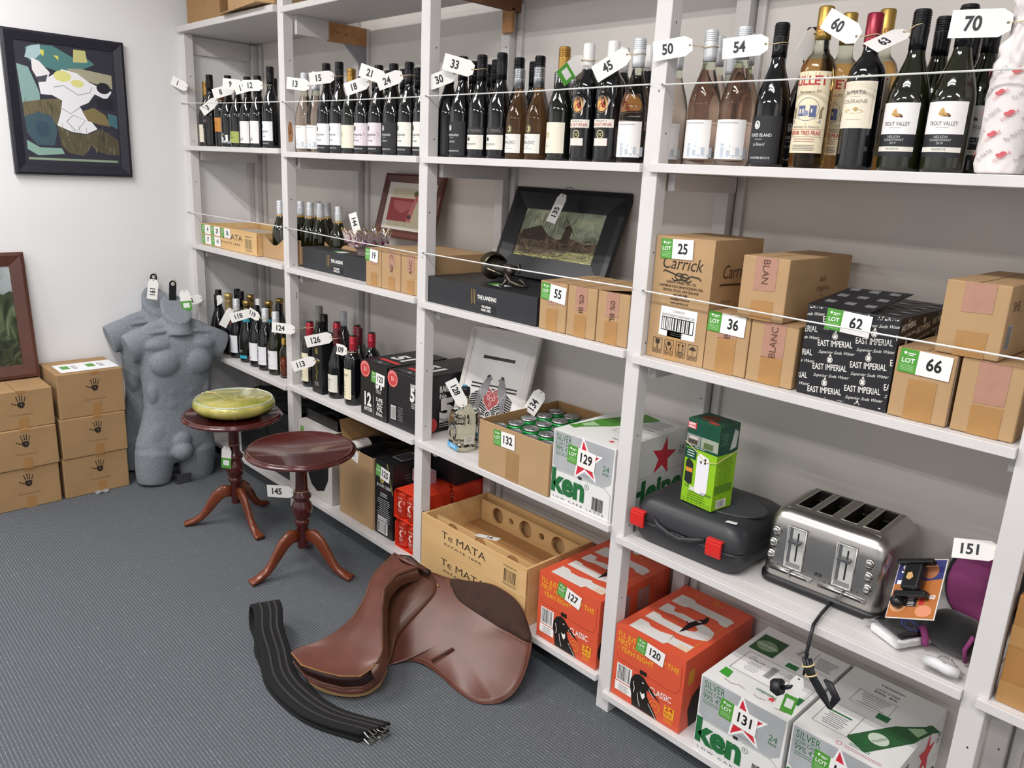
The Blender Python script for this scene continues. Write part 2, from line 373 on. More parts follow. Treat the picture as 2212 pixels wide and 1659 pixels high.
for i,(xa,xb,lb) in enumerate([(2.55,2.658,'left of three small cartons under the windmill picture, bearing lot sticker 55'),(2.662,2.772,'middle of three small cartons under the windmill picture'),(2.776,2.888,'right one of three small cartons under the windmill picture, its lid lifted, against the post')]):
    h=.146; w=xb-xa
    o=carton('carton',lb,'cardboard box',xa,xb,.010,.245,z,h,K,group='small wine cartons on the second shelf'); tape(o,w*.48,.045,.07,.065)
    b=MB(); pr(b,front(),[('t',['H %','0% BI','0% BL'][i],w*.48-.007,h-.022,.0165,DK,{'rot':-90,'b':.01})],h=.0014); b.build('tape_print',o)
    if i==0: lot(o,front(),'55',.004,h-.053,.1,.05,-5)
    if i==2: MB().add([(0.01,0,h+.001),(w,0,h+.012),(w,.12,h+.001),(.01,.12,h+.001)],[(0,1,2,3)],K).build('lid_flap',o)
# --- second shelf, bay 4
z=SZ[2][3]
TX='#33261c'
def carrick():
    w,h=.176,.322; it=[('t','Carrick',w*.5,h*.745,.032,TX,{'al':'c','w':.122,'sh':.25})]
    cx,cy=w*.5,h*.69
    it+=[('l',[(.03,cy+.008),(.034,cy+.012),(.06,cy+.006),(cx-.02,cy+.003),(cx+.02,cy-.003),(.115,cy+.004),(.14,cy+.002),(.146,cy-.004)],.0042,TX),
         ('o',cx-.008,cy,.014,.0095,.0032,TX),('o',cx+.008,cy,.014,.0095,.0032,TX),('l',[(cx-.03,cy-.006),(cx-.022,cy-.012),(cx,cy-.008),(cx+.022,cy-.012),(cx+.03,cy-.006)],.0035,TX)]
    for k,(s,ww) in enumerate([('CARRICK WINERY 2021 LTD.',.092),('CAIRNMUIR ROAD, BANNOCKBURN, RD2,',.135),('CENTRAL OTAGO, NEW ZEALAND',.11),('+64 3 445 3480',.045),('wines@carrick.co.nz',.06),('www.carrick.co.nz',.055)]):
        it.append(('t',s,w*.5,h*.63-.0105*k,.0062,TX,{'al':'c','w':ww,'b':.015}))
    sd=[('t','Carrick',.05,h*.7,.034,'#4c3726',{'w':.13,'sh':.25}),('l',[(.04,h*.64),(.045,h*.652),(.17,h*.64)],.005,'#4c3726'),('t','CENTRAL',.05,h*.5,.008,'#6b4f38')]
    for k in range(4):
        x=.019+.037*k; y=.014; it+=[('o',x+.014,y+.02,.0001,.0001,.0001,TX)]
        for a in [((x,y),(x+.028,y)),((x+.028,y),(x+.028,y+.04)),((x+.028,y+.04),(x,y+.04)),((x,y+.04),(x,y)),((x,y+.01),(x+.028,y+.01))]: it.append(('l',list(a),.0011,TX))
        c=x+.014; it.append(('t',['FRAGILE','HANDLE WITH CARE','UPWARD','KEEP DRY'][k],c,y+.0025,.0048,TX,{'al':'c','w':.022,'b':.02}))
        if k==0: it+=[('p',[(c-.007,y+.037),(c+.007,y+.037),(c+.006,y+.026),(c+.001,y+.023),(c+.001,y+.015),(c+.005,y+.013),(c-.005,y+.013),(c-.001,y+.015),(c-.001,y+.023),(c-.006,y+.026)],TX)]
        if k==1: it+=[('e',c,y+.03,.006,.006,TX),('p',[(c-.011,y+.03),(c-.002,y+.013),(c-.007,y+.013)],TX),('p',[(c+.011,y+.03),(c+.002,y+.013),(c+.007,y+.013)],TX)]
        if k==2: 
            for q in (-.006,.006): it+=[('l',[(c+q,y+.016),(c+q,y+.034)],.002,TX),('p',[(c+q-.004,y+.031),(c+q+.004,y+.031),(c+q,y+.037)],TX)]
            it.append(('r',c-.01,y+.0125,.02,.002,TX))
        if k==3: it+=[('p',[(c-.011,y+.025),(c-.006,y+.032),(c,y+.035),(c+.006,y+.032),(c+.011,y+.025),(c+.004,y+.027),(c,y+.025),(c-.004,y+.027)],TX),('l',[(c,y+.026),(c,y+.013),(c+.003,y+.013)],.0012,TX)]
    o=carton('carton','tall wine carton with a knot emblem, barcode label and lot sticker 25','cardboard box',2.949,3.125,.022,.235,z,h,K,fr=it,sd=sd)
    b=MB(); pr(b,turn(front(),math.radians(-1),.05,.1),[('r',.034,.063,.112,.078,WHT),('t','CARRICK',.09,.128,.0062,BLK,{'al':'c'}),('t','BANNOCKBURN CHARDONNAY 2022',.09,.117,.006,BLK,{'al':'c','w':.1,'b':.01}),('r',.04,.078,.1,.0365,BLK),('r',.0425,.0805,.095,.0315,WHT),('b',.046,.081,.088,.031),('tl',.07,.073,.04,2,.005,'#555')],h=.0008)
    b.build('barcode_label',o)['label']='white barcode label'; lot(o,front(),'25',.018,h-.058,.098,.05,2); tapepart(o,front(),[(.06,0),(.105,0),(.105,.085),(.06,.085)],'#b78f5d')
carrick()
ds='dimly printed '
o=carton('carton','short carton bearing lot sticker 36, between the tall knot carton and its twin','cardboard box',3.129,3.248,.018,.33,z,.149,K,group='small wine cartons on the second shelf'); tape(o,.06,.052,.062,.088)
b=MB(); pr(b,front(),[('t','BL',.068,.09,.0165,DK,{'rot':90})],h=.0014); b.build('tape_print',o); lot(o,front(),'36',.002,.102,.104,.05,-2)
o=carton('carton','short carton with BLANC tape, wedged between the lot 36 carton and the black soda case','cardboard box',3.252,3.372,.015,.33,z,.149,K,group='small wine cartons on the second shelf'); tape(o,.062,.056,.085,.065)
b=MB(); pr(b,front(),[('t','BLANC',.07,.066,.0165,DK,{'rot':90})],h=.0014); b.build('tape_print',o)
o=carton('carton','carton with BLAN tape stacked on top of the lot 36 carton and its neighbour','cardboard box',3.213,3.332,.008,.33,z+.1505,.148,K,sd=[('t','daily',.16,.09,.014,'#6b4a32',{'sh':.2}),('t','organics',.15,.068,.014,'#6b4a32',{'sh':.2,'w':.07}),('r',.17,.055,.02,.0012,'#6b4a32'),('tl',.15,.045,.07,1,.004,'#6b4a32')]); tape(o,.062,.056,.08,.045)
b=MB(); pr(b,front(),[('t','BLAN',.054,.142,.0165,DK,{'rot':-90})],h=.0014); b.build('tape_print',o)
# black soda case
def soda():
    w,h,d=.205,.205,.33; m=mt('#1c1c20',.45); c='#e9e6e0'; it=[]
    def motif(x,y,s=1):
        return [('t','EAST IMPERIAL',x,y,.0135*s,c,{'w':.078*s,'b':.012,'rot':6}),('t','Superior Soda Water',x+.004*s,y-.016*s,.0068*s,c,{'w':.082*s,'sh':.5,'rot':6}),
                ('o',x+.036*s,y+.0275*s,.0065*s,.0075*s,.0012*s,c),('r',x+.0325*s,y+.023*s,.007*s,.009*s,c),('p',[(x+.033*s,y+.036*s),(x+.039*s,y+.036*s),(x+.036*s,y+.041*s)],c)]
    clip=[]
    for cx,off in ((-.055,.02),(.028,0),(.111,.022),(.194,.044)):
        for k in range(-1,5):
            x,y=cx+.004*k,off+.0545*k+.008-cx*.02
            clip.append((x,y))
    b=MB().box((0,0,0),(w,d,h),m)
    def keep(n0,mp,W,H,lst):
        q=MB(); pr(q,mp and (lambda a,b_,h_:(a,b_,h_)),lst,dh=.000002)
        # drop faces lying beyond the panel edges
        for f,fm in zip(q.f,q.fm):
            P=[q.v[i] for i in f]
            if all(0.001<p[0]<W-.001 and .001<p[1]<H-.001 for p in P):
                b.add([mp(*p) for p in P],[list(range(len(P)))],q.mats[fm])
    its=[i for (x,y) in clip for i in motif(x,y)]
    keep(0,front(),w,h,its)
    keep(0,side(w),d,h,[i for k in range(4) for j in range(4) for i in motif(.01+.09*k,.01+.055*j-.012*(k%2))])
    rs=random.Random(5)
    pr(b,top(h),[('r',.015+.05*(i%4)+rs.uniform(-.004,.004),.02+.052*j+.012*(i%2),.024,.014,'#77767a') for i in range(4) for j in range(6)])
    pr(b,top(h),[('r',0,d*.5,w,.002,'#000')])
    o=b.build('soda_case',None,(3.385,.014,z),0,bev=.002); tag(o,'black soda water case covered in white lettering, its lid flap lifted, bearing lot sticker 62','drinks case')
    b=MB().add([(0,0,h+.002),(w*.68,0,h+.002),(w*.8,.16,h+.035),(.02,.16,h+.03)],[(0,1,2,3)],m)
    pr(b,lambda a,c_,hh:(a+.1*c_,c_,h+.003+hh+c_*.2),[('r',.02+.045*i,.03+.05*j,.022,.014,'#77767a') for i in range(3) for j in range(3)])
    b.build('lid_flap',o,solid=.002)
    lot(o,front(),'62',.045,h-.047,.1,.047,-3)
soda()
o=carton('carton','front carton bearing lot sticker 66, right of the black soda case','cardboard box',3.594,3.710,.010,.33,z,.149,K,group='small wine cartons on the second shelf'); tape(o,.06,.056,0,.085); lot(o,front(),'66',.006,.098,.102,.05,-2)
pr(b:=MB(),side(.116),[('r',.004,.004,.006,.14,'#d8d6d0')]); b.build('box_edge',o)
o=carton('carton','carton with pinkish tape at the end of the second shelf, under the topmost one','cardboard box',3.718,3.832,.012,.33,z,.149,K,group='small wine cartons on the second shelf'); tape(o,.06,.056,.085,.06)
o=carton('carton','carton sitting on top of two others at the right end of the second shelf','cardboard box',3.662,3.778,.016,.33,z+.1505,.147,K,sd=[('r',.02,.02,.03,.05,'#a8a8b0'),('b',.022,.022,.026,.045),('t','SHE',.03,.095,.02,'#6b4a32')]); tape(o,.062,.056,.06,.05)
# --- third shelf bay 2: black bottle cartons
z=SZ[3][1]
def barrel(x0,x1,label,first):
    w,h,d=x1-x0,.225,.36 if not first else .3; m=mt('#1b1b1e',.35,bump=.1,sc=30); R_='#c9403f'; G='#e8e6e2'
    it=[('r',0,h*.44,w,.0012,'#3a3a3e'),('e',.03,h-.034,.034,.034,R_),('o',.03,h-.034,.03,.03,.0022,'#f0c0bd'),('t','51',.03,h-.042,.016,'#f0c0bd',{'al':'c','b':.03}),('a','BREWING',.03,h-.034,.021,90,.005,'#f0c0bd')]
    if first: it+=[('t','12',w*.14,h*.19,.052,G,{'b':.04,'w':w*.27}),('t','BOTTLES',w*.14,h*.09,.014,G,{'b':.03,'w':w*.3}),('l',[(w*.49,.01),(w*.49,h*.42)],.001,G),
        ('t','5.0%',w*.6,h*.34,.014,G,{'b':.03,'w':w*.25}),('t','ALC',w*.62,h*.25,.016,G,{'b':.03,'w':w*.22}),('t','VOL',w*.62,h*.16,.016,G,{'b':.03,'w':w*.22}),('t','330mL',w*.6,h*.08,.012,G,{'b':.02,'w':w*.25}),
        ('t','51',w*.58,h*.58,.055,G,{'b':.05,'w':w*.24}),('tl',w*.56,h*.54,w*.26,3,.006,G)]
    else: it+=[('r',.02,.03,.032,.055,G),('b',.022,.033,.028,.048),('tl',.062,.085,.04,9,.0065,'#8a8a8e'),('t','BARREL',w-.05,h*.82,.012,G,{'w':.045,'b':.03}),('t','51',w-.052,h*.58,.05,G,{'b':.05,'w':.048}),('tl',w-.05,h*.54,.045,4,.006,G)]
    sd=[('t','BARREL',.1,h*.7,.024,G,{'w':.075,'b':.03}),('t','No',.1,h*.59,.018,G,{'b':.03}),('t','51',.1,h*.25,.07,G,{'b':.06,'w':.12}),('t','BREWERY',.1,h*.16,.014,G,{'w':.07,'b':.03}),('tl',.1,h*.12,.08,2,.008,G),('r',.245,h*.35,.04,h*.62,R_),('e',.06,.032,.03,.03,R_)]
    tp=[('e',w*.5,.03,w*.34,.02,'#3c3c40'),('t','51',w*.5,.024,.012,G,{'al':'c','b':.03}),('r',w*.2,.06,w*.7,.022,R_),('t','51',w*.5,.11,.07,G,{'al':'c','b':.05}),('tl',w*.2,.24,w*.6,4,.012,'#8a8a8e')]
    o=carton('beer_case',label,'beer case',x0,x1,.022,d,z,h,m,fr=it,sd=sd,tp=tp,bev=.005)
    if first: lot(o,front(),'123',w*.42,h*.66,w*.5,.046,-3)
barrel(1.562,1.742,'black beer case reading 12 BOTTLES with lot sticker 123, beside the red-capped wines',1)
barrel(1.75,1.945,'black beer case with a barcode on its front, wedged behind the shelf post',0)
b=MB().box((0,0,0),(.082,.082,.262),mt('#16191a',.4))
G2='#9c8848'
pr(b,front(),[('r',0,.158,.082,.0008,'#3a3d3c'),('o',.041,.19,.011,.014,.003,G2),('r',.036,.178,.01,.02,G2),('t','1851',.041,.138,.012,G2,{'al':'c','b':.02,'w':.03}),('r',.02,.153,.04,.002,'#cfcfcf'),('l',[(.04,.13),(.033,.11),(.045,.095),(.034,.08),(.044,.06)],.004,G2),('l',[(.045,.125),(.05,.1),(.038,.07)],.002,G2),('tl',.014,.05,.05,4,.005,'#b9b9b9')])
pr(b,top(.262),[('r',.02,.03,.04,.02,'#3c3f3e')])
tag(b.build('gift_carton',None,(1.175,.022,z),0,bev=.002),'tall slim black gift carton with gold emblem among the red-capped wines','gift box')
# --- third shelf bay 3: open carton of cans, beer case
z=SZ[3][2]
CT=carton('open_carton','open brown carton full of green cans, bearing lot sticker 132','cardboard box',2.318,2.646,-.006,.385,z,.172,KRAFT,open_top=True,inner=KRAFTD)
lot(CT,front(),'132',.075,.105,.1,.052,2); tapepart(CT,front(),[(.135,0),(.195,0),(.195,.1),(.135,.1)],'#a58258')
silver=mt('#b9bcbd',.28,.9); can_g=mt('#2aa04e',.25,.6); 
def can():
    t=thing('beverage_can','green and silver drink can packed in the open brown carton','can',(0,0,0),0,'green cans in the open carton')
    b=MB().lathe([(.024,0),(.030,.004),(.0325,.01),(.0325,.104),(.031,.109)],can_g,20); b.build('body',t)
    MB().lathe([(.031,.109),(.0275,.1135),(.0272,.116),(.0262,.116),(.0255,.1125),(0,.1125)],silver,20).build('lid',t)
    b=MB().box((-.006,-.004,.1127),(.012,.004,.1142),silver); b.build('pull_tab',t,bev=.001); return t
c0=None; k=0
for iy in range(5):
    for ix in range(4):
        x=2.362+.0742*ix+(.01 if iy%2 else 0); y=.042+.0705*iy
        lab='green drink can in the brown carton, %s row back, %s from the left'%(['first','second','third','fourth','fifth'][iy],['first','second','third','last'][ix])
        if c0 is None: c0=can(); c0.location=(x,y,z+.036); c0['label']=lab; c0.rotation_euler=(0,0,.4)
        else: dup(c0,(x,y,z+.036),rs.uniform(0,6),lab)
def hein(x0,label,num,z,w,h,tpk,name='beer_case',yo=0):
    m=mt('#e6e6e4',.45,bump=.08,sc=14); d=.36; g='#1e6b38'; sv=mt('#b9bcbf',.35,.15,var=.12,sc=8)
    red='#d2283a'
    up=[(0.004,h*.5),(0.02,h*.45),(w-.03,h*.45),(w-.008,h*.52),(w-.004,h-.003),(.004,h-.003)]
    it=[('p',up,sv),('s',w*.53,h*.70,.075,'#f2f2f2',97,.44),('s',w*.53,h*.70,.062,red,97),
        ('t','SILVER',.012,h*.865,.021,g,{'w':.062,'b':.0}),('t','LOW CARB',.012,h*.80,.0105,g,{'w':.06}),('t','99% 4%',.012,h*.72,.0155,g,{'w':.058}),('tl',.012,h*.69,.05,2,.006,g),
        ('t','24',w*.83,h*.66,.017,g,{}),('t','PACK',w*.83,h*.61,.007,g,{'w':.024,'b':.02}),('tl',w*.47,h*.5,.05,1,.004,'#555'),
        ('r',w*.45,h*.425,.014,.009,'#141414'),('l',[(0,h*.44),(w-.03,h*.44),(w-.006,h*.37),(w-.006,0)],.0009,'#6b5b50'),
        ('t','ken',.002,h*.14,.07,g,{'b':.045,'w':w*.56}),('o',w*.6,h*.36,.0085,.0085,.0012,g),('t','R',w*.6,h*.345,.007,g,{'al':'c'}),
        ('t','L O W   C A R B   L A G E R',w*.05,h*.045,.0062,'#555',{'w':w*.85}),('b',w*.7,h*.09,.042,.04),('tl',w*.7,h*.08,.042,1,.003,'#333')]
    it=[('p',[(0,h*.135),(.009,h*.14),(.004,h*.22),(.001,h*.3),(0,h*.36)],g) if i[0]=='t' and i[1]=='zz' else i for i in it]
    sd=[('s',.24,h*.68,.078,'#e8e8e8',80,.44),('s',.24,h*.68,.066,red,80),('t','SILVER',.03,h*.78,.028,'#555d58',{'w':.085}),('t','LOW CARB',.03,h*.7,.013,'#555d58',{'w':.08}),('t','99% 4%',.03,h*.6,.02,'#555d58',{'w':.08}),('t','24',.32,h*.68,.02,'#555d58',{}),('t','PACK',.32,h*.63,.008,'#555d58'),
        ('t','Heine',.085,h*.1,.07,g,{'b':.045,'w':.268}),('r',0,h*.46,.36,.001,'#999')]
    o=carton(name,label,'beer case',x0,x0+w,yo,d,z,h,m,fr=it,sd=sd,tp=tpk(w,d,g,red),bev=.004)
    if num: lot(o,front(),num,w*.255,h*.62,.108,.056,-3)
    return o
def bott(x,y,s,rot,g='#2e7a34'):
    P=[(-.5,-.12),(-.52,.1),(-.48,.13),(.1,.13),(.2,.1),(.42,.05),(.46,.06),(.5,.05),(.5,-.05),(.46,-.06),(.42,-.05),(.2,-.1),(.1,-.13),(-.48,-.13)]
    c,s_=math.cos(math.radians(rot)),math.sin(math.radians(rot)); f=lambda a,b:(x+(a*c-b*s_)*s,y+(a*s_+b*c)*s)
    return [('p',[f(a,b) for a,b in P],g),('e',*f(-.22,0),.1*s,.1*s,'#c9d6c4'),('t','Heineken',*f(-.3,-.03),.045*s,'#1e5a30',{'rot':rot,'w':.17*s}),('p',[f(.2,-.07),f(.36,-.03),f(.36,.03),f(.2,.07)],'#a8c79c')]
def top129(w,d,g,red): return bott(w*.28,.2,.3,70+180,'#4a8a2c')+[('s',w*.78,.045,.012,red,90),('t','Heineken',w*.7,.07,.009,'#4a5a50',{'w':.05}),('r',w*.5,.2,.03,.012,g),('l',[(w*.5,.13),(w*.97,.13),(w*.97,.34),(w*.5,.34),(w*.5,.13)],.001,'#555'),('tl',w*.55,.32,w*.38,8,.011,'#777'),('t','LOW CARB',w*.6,.22,.008,'#555')]
def top131(w,d,g,red):
    return [('l',[(w*.12,.09),(w*.95,.09),(w*.95,.2),(w*.12,.2),(w*.12,.09)],.0013,'#333'),('r',w*.14,.095,w*.78,.1,'#f0f0ef'),('t','CNCH',w*.18,.165,.011,'#333',{'rot':0}),('t','1/1',w*.2,.178,.009,'#333'),('tl',w*.2,.155,w*.2,7,.007,'#888'),('b',w*.45,.12,.02,.06),('tl',w*.6,.18,w*.15,4,.01,'#999'),('t','AUCKLAND',w*.62,.12,.005,'#555'),
        ('r',w*.06,.215,w*.3,.1,'#2b5230'),('e',w*.2,.26,.03,.028,'#7d9a78'),('t','Heineken',w*.09,.255,.012,'#dfe6dc',{'w':w*.24}),('r',w*.52,.21,.032,.024,g),('r',w*.84,.075,w*.11,.035,g),('t','24',w*.5,.3,.02,'#555'),('t','PACK',w*.49,.288,.008,'#555'),
        ('l',[(w*.5,.25),(w*.95,.25)],.001,'#555'),('l',[(w*.68,.25),(w*.68,.34)],.001,'#555'),('tl',w*.7,.32,w*.24,6,.01,'#777'),('s',w*.72,.045,.012,'#e2384a',90),('t','Heineken',w*.74,.062,.013,g,{'w':.055,'rot':180}),
        ('p',[(w*.1,.045),(w*.22,.04),(w*.2,.075),(w*.1,.08)],'#3c9a30'),('l',[(w*.2,.03),(w*.3,.025),(w*.36,.035),(w*.44,.03)],.0022,'#a58a72'),('l',[(w*.55,.03),(w*.6,.024),(w*.68,.03)],.002,'#a58a72'),('l',[(w*.8,.02),(w*.92,.024)],.002,'#a58a72')]
def top136(w,d,g,red):
    return bott(w*.8,.15,.24,62,'#2b5c33')+[('t','Heineken',w*.36,.325,.011,'#39463e',{'w':.06}),('t','LOW CARB',w*.34,.3,.009,'#555',{'w':.06}),('t','99% 4%',w*.34,.283,.011,'#555',{'w':.06}),('l',[(w*.22,.27),(w*.22,.2),(w*.62,.2),(w*.62,.27),(w*.22,.27)],.001,'#555'),('tl',w*.26,.26,w*.32,6,.01,'#888'),
        ('l',[(w*.1,.05),(w*.46,.05),(w*.46,.16),(w*.1,.16),(w*.1,.05)],.001,'#444'),('r',w*.13,.12,w*.26,.006,g),('tl',w*.13,.11,w*.28,7,.008,'#777'),('r',w*.53,.18,.03,.026,g),('t','24',w*.52,.055,.022,g),('t','PACK',w*.52,.044,.008,g),('tl',w*.52,.036,.05,2,.006,g),('o',w*.45,.016,.007,.007,.0012,red),('tl',w*.5,.018,.09,2,.006,'#c9888a')]
hein(2.652,'silver beer case with a red star and lot sticker 129, beside the green cans','129',z,.24,.228,top129)
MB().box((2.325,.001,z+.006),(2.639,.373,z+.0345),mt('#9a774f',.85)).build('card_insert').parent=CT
bpy.data.objects['card_insert'].location=(-2.318,.006,-z)
# --- third shelf bay 4: green dispenser box
z4=SZ[3][3]+.143
b=MB(); w,h,d=.104,.238,.085; gr=mt('#8ec21f',.35); dg=mt('#0f4a38',.35)
b.box((0,0,0),(w,d,h),gr)
pr(b,front(),[('r',0,h*.66,w,h*.34,dg),('r',0,h*.69,w*.44,h*.13,'#8a8d88'),('r',w*.46,h*.69,w*.54,h*.13,'#9da393'),('r',w*.05,h*.71,w*.3,h*.05,'#4a3c34'),('r',w*.55,h*.7,w*.3,h*.07,'#55683c'),('r',w*.08,h*.77,w*.28,h*.03,'#c9c0b4'),('r',0,h*.885,w*.27,h*.075,'#c8303a'),('t','NEW',w*.02,h*.925,.007,WHT,{'w':w*.22,'b':.03}),('t','MODEL',w*.02,h*.893,.0055,WHT,{'w':w*.23,'b':.03}),
  ('r',0,h*.53,w*.36,h*.12,dg),('tl',w*.04,h*.62,w*.28,3,.007,WHT),('tl',w*.2,h*.675,w*.5,1,.004,WHT),
  ('p',[(w*.4,h*.18),(w*.4,h*.58),(w*.47,h*.63),(w*.74,h*.6),(w*.8,h*.56),(w*.8,h*.2),(w*.74,h*.15),(w*.45,h*.155)],'#eceaf0'),('r',w*.63,h*.52,.006,.016,'#26302c'),('e',w*.53,h*.53,.004,.004,'#666'),
  ('p',[(w*.06,h*.25),(w*.06,h*.49),(w*.12,h*.53),(w*.24,h*.51),(w*.3,h*.47),(w*.3,h*.24),(w*.2,h*.22)],'#1d211e'),('r',w*.07,h*.37,w*.22,h*.05,'#d98a2b'),
  ('t','THE',w*.08,h*.185,.006,'#234'),('t','SMART',w*.24,h*.16,.012,WHT,{'w':w*.36,'b':.03,'sh':.2}),('t','DISPENSER',w*.62,h*.155,.006,'#234',{'w':w*.34}),('tl',w*.08,h*.14,w*.8,4,.0065,'#4f7a12')]+[('o',w*(.1+.135*k),h*.035,.0045,.0045,.0008,'#2c4a10') for k in range(7)])
pr(b,side(w),[('r',0,h*.66,d,h*.34,dg),('p',[(d*.6,h*.7),(d*.9,h*.72),(d*.95,h*.9),(d*.75,h*.94)],'#c9ccc8'),('tl',d*.1,h*.9,d*.4,6,.006,'#5f8a78'),('tl',d*.1,h*.6,d*.75,14,.0055,'#5f8a1a'),('r',d*.05,h*.2,d*.85,h*.1,'#5d8a22'),('r',d*.2,h*.02,d*.5,h*.1,WHT),('b',d*.25,h*.03,d*.4,h*.08)])
pr(b,top(h),[('r',0,0,w,d,dg),('e',w*.4,d*.5,w*.25,d*.3,'#6b3a1c'),('r',w*.55,d*.08,w*.3,d*.14,'#c8303a')])
GB=b.build('dispenser_box',None,(3.075,.07,z4),-.1,bev=.0015); tag(GB,'tall lime green box picturing a white dispenser, standing on the black tool case','product box')
b=MB().tube([(-.002,-.002,h*.72),(.03,-.003,h*.66),(.07,-.003,h*.55),(w+.002,-.003,h*.58),(w+.003,.03,h*.62),(w+.002,d+.002,h*.68)],.0011,mt('#d9c89a',.6),6); b.build('rubber_band',GB)['label']='pale rubber band round the box'
# --- bottom shelf bay 4/3 : orange cases
def tui(x0,w,num,label,z,ry=0):
    m=mt('#d9583a',.42,bump=.12,sc=10); h,d=.236,.36; Y='#f2b32b'; Wt='#dcdad6'
    it=[('t',"I'LL JUST",.012,h*.86,.0165,Y,{'w':.075,'b':.01}),('t','FIRST HALF',.012,h*.765,.0165,Y,{'w':.1,'b':.01}),('t','- YEAH RIGHT',.012,h*.67,.0165,Y,{'w':.13,'b':.01}),('t','OF THE',w*.62,h*.82-.01,.0165,Y,{'w':.075,'b':.01}),
        ('l',[(.01,h*.62),(.02,h*.55),(w*.8,h*.5),(w*.92,h*.52),(w*.96,h*.6),(w*.96,h*.9)],.0009,'#8a2a18'),('r',w*.4,h*.5,.024,.014,'#171310'),
        ('r',.016,h*.24,.056,.058,WHT),('b',.02,h*.26,.048,.05),('r',.014,h*.1,.062,.03,WHT),('tl',.02,h*.19,.05,4,.006,'#333'),
        ('t','CLASSIC',w*.56,h*.33,.019,WHT,{'w':.075,'b':.01,'rot':2}),('o',w*.645,h*.17,.018,.018,.0016,Y),('t','100%',w*.645,h*.17,.006,Y,{'al':'c'}),('r',w*.78,h*.13,.034,.036,Y),('t','24',w*.79,h*.215,.015,'#c2401f',{'w':.028,'b':.03}),('t','PACK',w*.79,h*.15,.01,'#c2401f',{'w':.028,'b':.03}),('tl',w*.77,h*.11,.038,3,.006,Y)]
    bx,by=w*.33,h*.01
    bird=[(0,0),(-.004,.03),(-.012,.055),(-.01,.078),(0,.095),(.016,.103),(.03,.1),(.04,.09),(.052,.081),(.088,.054),(.05,.068),(.042,.068),(.046,.05),(.056,.035),(.07,.02),(.083,0)]
    it+=[('p',[(bx+a*1.1,by+b_*1.1) for a,b_ in bird],'#16120f'),('p',[(bx+a,by+b_) for a,b_ in [(.024,.06),(.03,.045),(.036,.038),(.043,.05),(.04,.062),(.033,.055)]],WHT),('e',bx+.032,by+.092,.0035,.0025,WHT),('e',bx+.032,by+.092,.0018,.0018,'#111'),
        ('l',[(bx+.052,by+.083),(bx+.063,by+.073),(bx+.073,by+.064)],.0014,WHT),('l',[(bx-.002,by+.08),(bx+.004,by+.06),(bx+.002,by+.045)],.002,WHT),('l',[(bx+.016,by+.05),(bx+.02,by+.03),(bx+.028,by+.01)],.0018,WHT),('l',[(bx+.056,by+.036),(bx+.072,by+.018),(bx+.088,by+.0)],.0016,WHT)]
    it.append(('r',0,0,w,.003,'#cfa9a0'))
    tp=[('t','Tui',w*.88,.045,.20,Wt,{'rot':90,'b':.035,'w':.27})]
    tp=[('p',[(.02,.03),(.06,.03),(.068,.05),(.11,.05),(.118,.03),(w*.84,.03),(w*.84,.085),(.118,.085),(.11,.065),(.068,.065),(.06,.085),(.02,.085)],Wt)]
    tp=[ # big T U I letters running from the front to the back
       ('p',[(.03,.02),(w*.62,.02),(w*.64,.035),(w*.9,.035),(w*.9,.075),(w*.64,.07),(w*.6,.078),(.15,.078),(.11,.066),(.075,.066),(.06,.078),(.03,.078)],Wt),
       ('p',[(.03,.098),(.16,.098),(.2,.11),(.232,.13),(.236,.155),(.22,.182),(.19,.195),(.1,.2),(.07,.19),(.06,.215),(.03,.215),(.03,.165),(.06,.165),(.08,.172),(.16,.172),(.178,.16),(.178,.145),(.16,.132),(.07,.132),(.055,.142),(.03,.142)],Wt),
       ('p',[(.03,.235),(.075,.235),(.09,.247),(.19,.247),(.205,.235),(w*.92,.235),(w*.92,.262),(.235,.275),(.215,.285),(.09,.285),(.075,.297),(.03,.297)],Wt)]
    tp=[('p',[(min(a,w*.93),b_) for a,b_ in q[1]],q[2]) for q in tp]
    B=[(.03,.0),(.055,.01),(.08,.012),(.1,.02),(.12,.03),(.135,.028),(.15,.018),(.146,.005),(.14,.012),(.13,.01),(.12,.0),(.09,-.01),(.06,-.006)]
    B=[(a*1.0,b_) for a,b_ in B]
    tp+=[('p',[(w*.60+b_*.9,.07+a*1.15) for a,b_ in B],'#16120f'),('l',[(w*.62,.17),(w*.55,.165),(w*.53,.175)],.0035,'#16120f'),('e',w*.63,.2,.008,.005,'#cfa'+'9a0'),('l',[(w*.9,.03),(w*.9,.25)],.0012,Y),('tl',w*.72,.055,.05,4,.006,Y),('o',w*.3,.33,.014,.014,.0012,Y),('t','24',w*.5,.335,.012,Y),('t','PACK',w*.5,.32,.01,Y)]
    sd=[('t','TUI',.03,h*.3,.13,'#9c7a76',{'b':.05,'w':.22}),('e',.055,h*.25,.05,.05,'#16120f'),('e',.09,h*.2,.05,.04,'#16120f')] if num=='127' else [('r',.02,h*.62,.03,.05,'#c98a2c'),('p',[(.05,.0),(.035,.06),(.05,.1),(.09,.12),(.14,.1),(.16,.0)],'#16120f')]
    o=carton('beer_case',label,'beer case',x0,x0+w,0.004,d,z,h,m,fr=it,sd=sd,tp=tp,bev=.004)
    lot(o,front(),num,w*.31,h*.80,.098,.046,-10 if num=='127' else -6); return o
tui(2.626,.256,'127','orange beer case with a black bird and lot sticker 127, beside the wooden crates',SZ[4][2])
tui(2.9475,.246,'120','orange beer case with a black bird and lot sticker 120, beside the silver cases',SZ[4][3])
hein(3.25,'silver and white beer case with lot sticker 131 and a torn courier label on top','131',SZ[4][3],.25,.232,top131,yo=-.006)
hein(3.51,'silver and white beer case with lot sticker 136, rightmost on the bottom shelf','136',SZ[4][3],.24,.232,top136,yo=.0)
